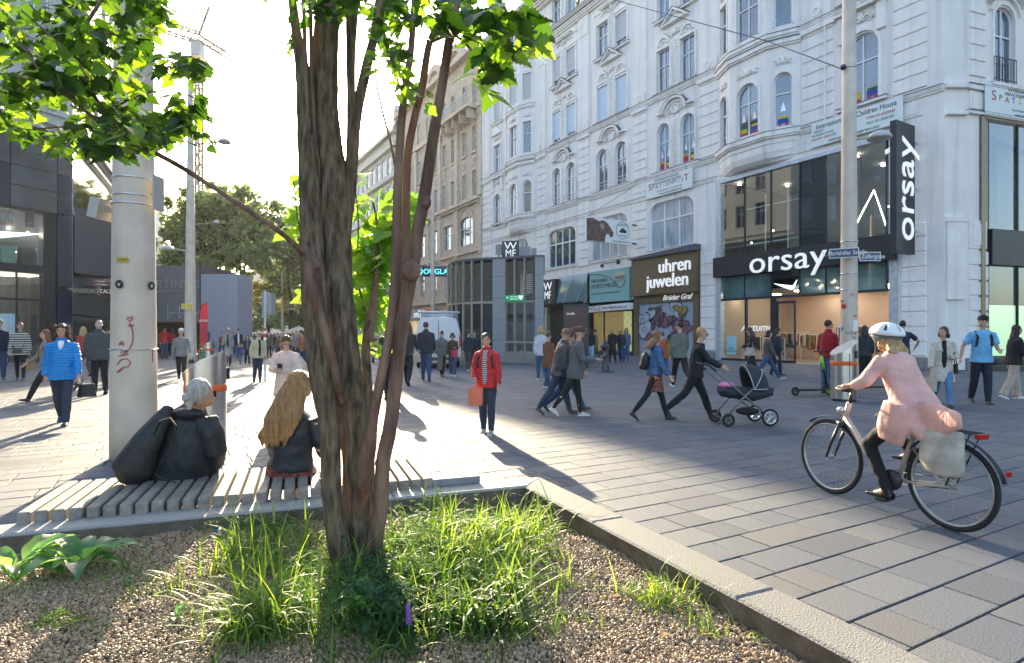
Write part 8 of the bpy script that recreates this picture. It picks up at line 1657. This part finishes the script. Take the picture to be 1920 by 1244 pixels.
# pram
gp_ = G(1388, 796); MP_ = T(gp_.x, gp_.y, 0) @ RZ(R(-86)); e = empty('pram', label='dark grey pram with white piping and a pink blanket pushed by the woman in black', cat='pram'); e.matrix_basis = MP_
for x in (-.26, .26): wheel(e, (x, -.32, .11), .11, .018, 5, rimm=dark_m); wheel(e, (x, .38, .145), .145, .02, 5, rimm=steel)
s = lambda fn, n, m, rem=None, wrk=0: sub(e, fn, n, m, rem, wrk, smooth=True)
s(lambda q: ([q.tube([(x, -.34, .14), (x, -.1, .42), (x, .12, .62)], .016, 6) for x in (-.22, .22)], [q.tube([(x, .38, .16), (x, .1, .38), (x, -.25, .68), (x*.9, -.52, .92)], .016, 6) for x in (-.22, .22)], q.tube([(-.26, -.32, .11), (.26, -.32, .11)], .012, 6), q.tube([(-.26, .38, .145), (.26, .38, .145)], .012, 6)), 'chassis', mat('pram_grey', (.2, .2, .21), .35, metal=.6))
s(lambda q: q.tube([(-.2, -.5, .90), (-.2, -.62, 1.0), (-.17, -.68, 1.02), (.17, -.68, 1.02), (.2, -.62, 1.0), (.2, -.5, .90)], .016, 8), 'handle', rubber)
fab = cloth('pram_fabric', (.03, .032, .04), .8)
s(lambda q: q.tube([(0, -.34, .60), (0, -.3, .56), (0, .2, .5), (0, .48, .56), (0, .5, .62)], [(.15, .06), (.19, .1), (.2, .12), (.17, .1), (.13, .06)], 14, side=(1, 0, 0)), 'carrycot', fab, .014, .01)
def hood_(q):
    vs = []; fs = []; n = 14; m_ = 12
    for j in range(m_+1):
        ph = -.25+2.2*j/m_
        for i in range(n+1): t_ = math.pi*i/n; vs.append((.21*math.cos(t_), .14+.36*math.sin(t_)*math.cos(ph)*.95, .60+.40*math.sin(t_)*math.sin(ph)))
    for j in range(m_):
        for i in range(n): fs.append((j*(n+1)+i, j*(n+1)+i+1, (j+1)*(n+1)+i+1, (j+1)*(n+1)+i))
    q.add(vs, fs)
o = s(hood_, 'hood', fab); md = o.modifiers.new('s', 'SOLIDIFY'); md.thickness = .015; BAKE.append(o)
pip = mat('piping_white', (.6, .6, .62), .6)
for ph in (.0, .9, 1.85): s(lambda q: q.tube([(.215*math.cos(math.pi*i/16), .14+.37*math.sin(math.pi*i/16)*math.cos(ph)*.95, .60+.41*math.sin(math.pi*i/16)*math.sin(ph)) for i in range(17)], .006, 5), 'piping', pip)
s(lambda q: q.ball((0, .12, .22), (.17, .2, .07), 10), 'basket', cloth('basket_black', (.015, .015, .017)), .014)
bl = empty('pink_blanket', MP_ @ Vector((0, -.28, .68)), label='crumpled pink blanket lying in the pram', cat='blanket'); mb = MB(MP_); mb.ball((0, -.24, .66), (.13, .13, .05), 12); remesh(mb.build('cloth', cloth('pink_blanket', (.75, .25, .42)), bl), .012, 1, .05, .05)
# kick scooter
gs = G(1520, 742); Ms_ = T(gs.x, gs.y, 0) @ RZ(R(-80)); e = empty('electric_kick_scooter', label='black and lime kick scooter standing left of the litter bin', cat='scooter'); e.matrix_basis = Ms_
s = lambda fn, n, m: sub(e, fn, n, m, smooth=True)
wheel(e, (0, -.42, .11), .11, .02, 5, rimm=dark_m); wheel(e, (0, .5, .11), .11, .02, 5, rimm=mat('lime_hub', (.25, .5, .02), .4))
s(lambda q: (q.box(-.08, .08, -.36, .3, .12, .17), q.tube([(0, .3, .15), (0, .42, .26)], .035, 8)), 'deck', black_m); s(lambda q: (q.tube([(0, .45, .2), (0, .28, 1.02)], .026, 8),), 'stem', black_m); s(lambda q: q.tube([(0, .355, .65), (0, .29, .98)], .036, 8), 'lime_sleeve', mat('lime', (.3, .6, .03), .4)); s(lambda q: (q.tube([(-.25, .27, 1.08), (0, .28, 1.09), (.25, .27, 1.08)], .017, 8), q.tube([(0, .28, 1.0), (0, .28, 1.09)], .022, 8)), 'handlebar', rubber); s(lambda q: q.tube([(0, .5, .11), (0, .46, .26)], .025, 6), 'fork', black_m)
gs2 = G(1095, 681); e = empty('small_kick_scooter', label='tiny black scooter wheel and board beside the poster display', cat='scooter'); e.matrix_basis = T(gs2.x, gs2.y, 0) @ RZ(R(80)); wheel(e, (0, -.3, .1), .1, .02, 5, rimm=dark_m); wheel(e, (0, .4, .1), .1, .02, 5, rimm=dark_m); sub(e, lambda q: (q.box(-.06, .06, -.3, .3, .1, .14), q.tube([(0, .35, .12), (0, .28, .9)], .02, 6), q.tube([(-.2, .28, .9), (.2, .28, .9)], .015, 6)), 'deck', black_m)
# van
van = mat('van_white', (.62, .63, .66), .3, var=.03, dirt=.1); gv = G(822, 691); e = empty('delivery_van', label='white panel van seen from behind with roof rack and orange beacon', cat='van'); e.matrix_basis = T(gv.x, gv.y, 0) @ RZ(R(8))
s = lambda fn, n, m, smo=False: sub(e, fn, n, m, smooth=smo)
def vbody(q):
    prof = [(-1.0, .35), (-1.02, 1.1), (-.99, 1.5), (-.88, 2.05), (-.8, 2.2), (-.6, 2.28), (.6, 2.28), (.8, 2.2), (.88, 2.05), (.99, 1.5), (1.02, 1.1), (1.0, .35)]; vs = []; n = len(prof)
    for y, kx, kz, z0 in ((0, .97, .985, 0), (.06, 1, 1, 0), (3.6, 1, 1, 0), (4.3, .97, .82, .0), (5.3, .9, .52, .15)): vs += [(x*kx, y, .35+(z-.35)*kz+(0)) for x, z in prof]
    fs = [(j*n+i, j*n+i+1, (j+1)*n+i+1, (j+1)*n+i) for j in range(4) for i in range(n-1)]+[tuple(range(n))[::-1], tuple(range(4*n, 5*n))]+[(j*n, (j+1)*n, (j+1)*n+n-1, j*n+n-1) for j in range(4)]; q.add(vs, fs)
o = s(vbody, 'body', van); bevel(o, .04, 2)
for a, b in ((-.93, -.01), (.01, .93)):
    d_ = s(lambda q: q.prism([(a, .5), (b, .5), (b*.99 if b > .5 else b, 1.5), (b*.88 if b > .5 else b, 2.12), (a*.88 if a < -.5 else a, 2.12), (a*.99 if a < -.5 else a, 1.5)], -.03, .02), 'rear_door', van); bevel(d_, .012)
    sub(d_, lambda q: q.box(a+.1, b-.1, -.036, -.03, .75, .78), 'crease', van)
s(lambda q: (q.box(-.012, .012, -.028, -.0, .5, 2.14),), 'door_gap', black_m); s(lambda q: q.box(-.95, .95, -.12, .0, .35, .5), 'bumper', mat('bumper_grey', (.06, .06, .065), .6)); s(lambda q: q.box(.06, .2, -.05, -.03, 1.15, 1.2), 'door_handle', black_m)
for x in (-.97, .97): s(lambda q: q.box(x-.045, x+.045, -.045, -.0, .95, 1.5), 'tail_light', mat('lamp_red_dull', (.4, .03, .02), .3))
s(lambda q: q.box(-.26, .26, -.04, -.03, .62, .74), 'number_plate', white_p)
for x in (-.9, .9):
    for y in (.75, 4.3): wheel(e, (x, y, .33), .33, .07, 5)
s(lambda q: ([q.tube([(x, .1, 2.42), (x, 3.6, 2.42)], .03, 6) for x in (-.75, .75)], [q.tube([(-.75, y, 2.42), (.75, y, 2.42)], .02, 6) for y in (.2, 1.2, 2.2, 3.2)], [q.tube([(x, y, 2.22), (x, y, 2.42)], .02, 5) for x in (-.75, .75) for y in (.2, 3.2)], q.tube([(-.9, .0, 2.5), (.95, .0, 2.5)], .05, 8)), 'roof_rack', alu, True); s(lambda q: (q.lathe([(.1, 2.5), (.1, 2.68), (.06, 2.72)], 10, T(-.45, .3, 0))), 'beacon', orange_m, True)
e = empty('traffic_light', P(462, 578, 60), label='small red hanging lamp cluster over the far crowd', cat='lamp'); mb = MB(); c = P(462, 578, 60); mb.ball((c.x-.3, c.y, c.z), .22, 8); mb.ball((c.x+.3, c.y, c.z), .22, 8); mb.build('red_lamp', mat('lamp_red_dull', (.4, .03, .02), .3), e); mb = MB(); mb.tube([P(445, 568, 60), c, P(500, 560, 60)], .03, 4); mb.build('cable', dark_m, e)
# ================================================================= air
hz = MB(); hz.box(-260, 260, -45, 560, -1.2, 110)
hm = bpy.data.materials.new('haze'); hm.use_nodes = True; nn = hm.node_tree.nodes; nn.remove(nn['Principled BSDF']); pvn = nn.new('ShaderNodeVolumePrincipled'); pvn.inputs['Density'].default_value = .00016; pvn.inputs['Anisotropy'].default_value = .55; pvn.inputs['Color'].default_value = (.93, .96, 1, 1); hm.node_tree.links.new(pvn.outputs[0], nn['Material Output'].inputs['Volume'])
tag(hz.build('haze', hm), kind='stuff')
# ================================================================= finish: bake modifiers and lettering into plain meshes
bpy.context.view_layer.update()
dg = bpy.context.evaluated_depsgraph_get()
done = [(o, bpy.data.meshes.new_from_object(o.evaluated_get(dg))) for o in BAKE]
txt = [(o, bpy.data.meshes.new_from_object(o.evaluated_get(dg))) for o in COL.objects if o.type == 'FONT']
for o, me in done:
    o.modifiers.clear(); mats = [m for m in o.data.materials]; o.data = me
    if not me.materials:
        for m in mats: me.materials.append(m)
for o, me in txt:
    n = bpy.data.objects.new(o.name.split('.')[0], me); COL.objects.link(n); n.parent = o.parent; n.matrix_parent_inverse = o.matrix_parent_inverse; n.matrix_basis = o.matrix_basis
    bpy.data.objects.remove(o)
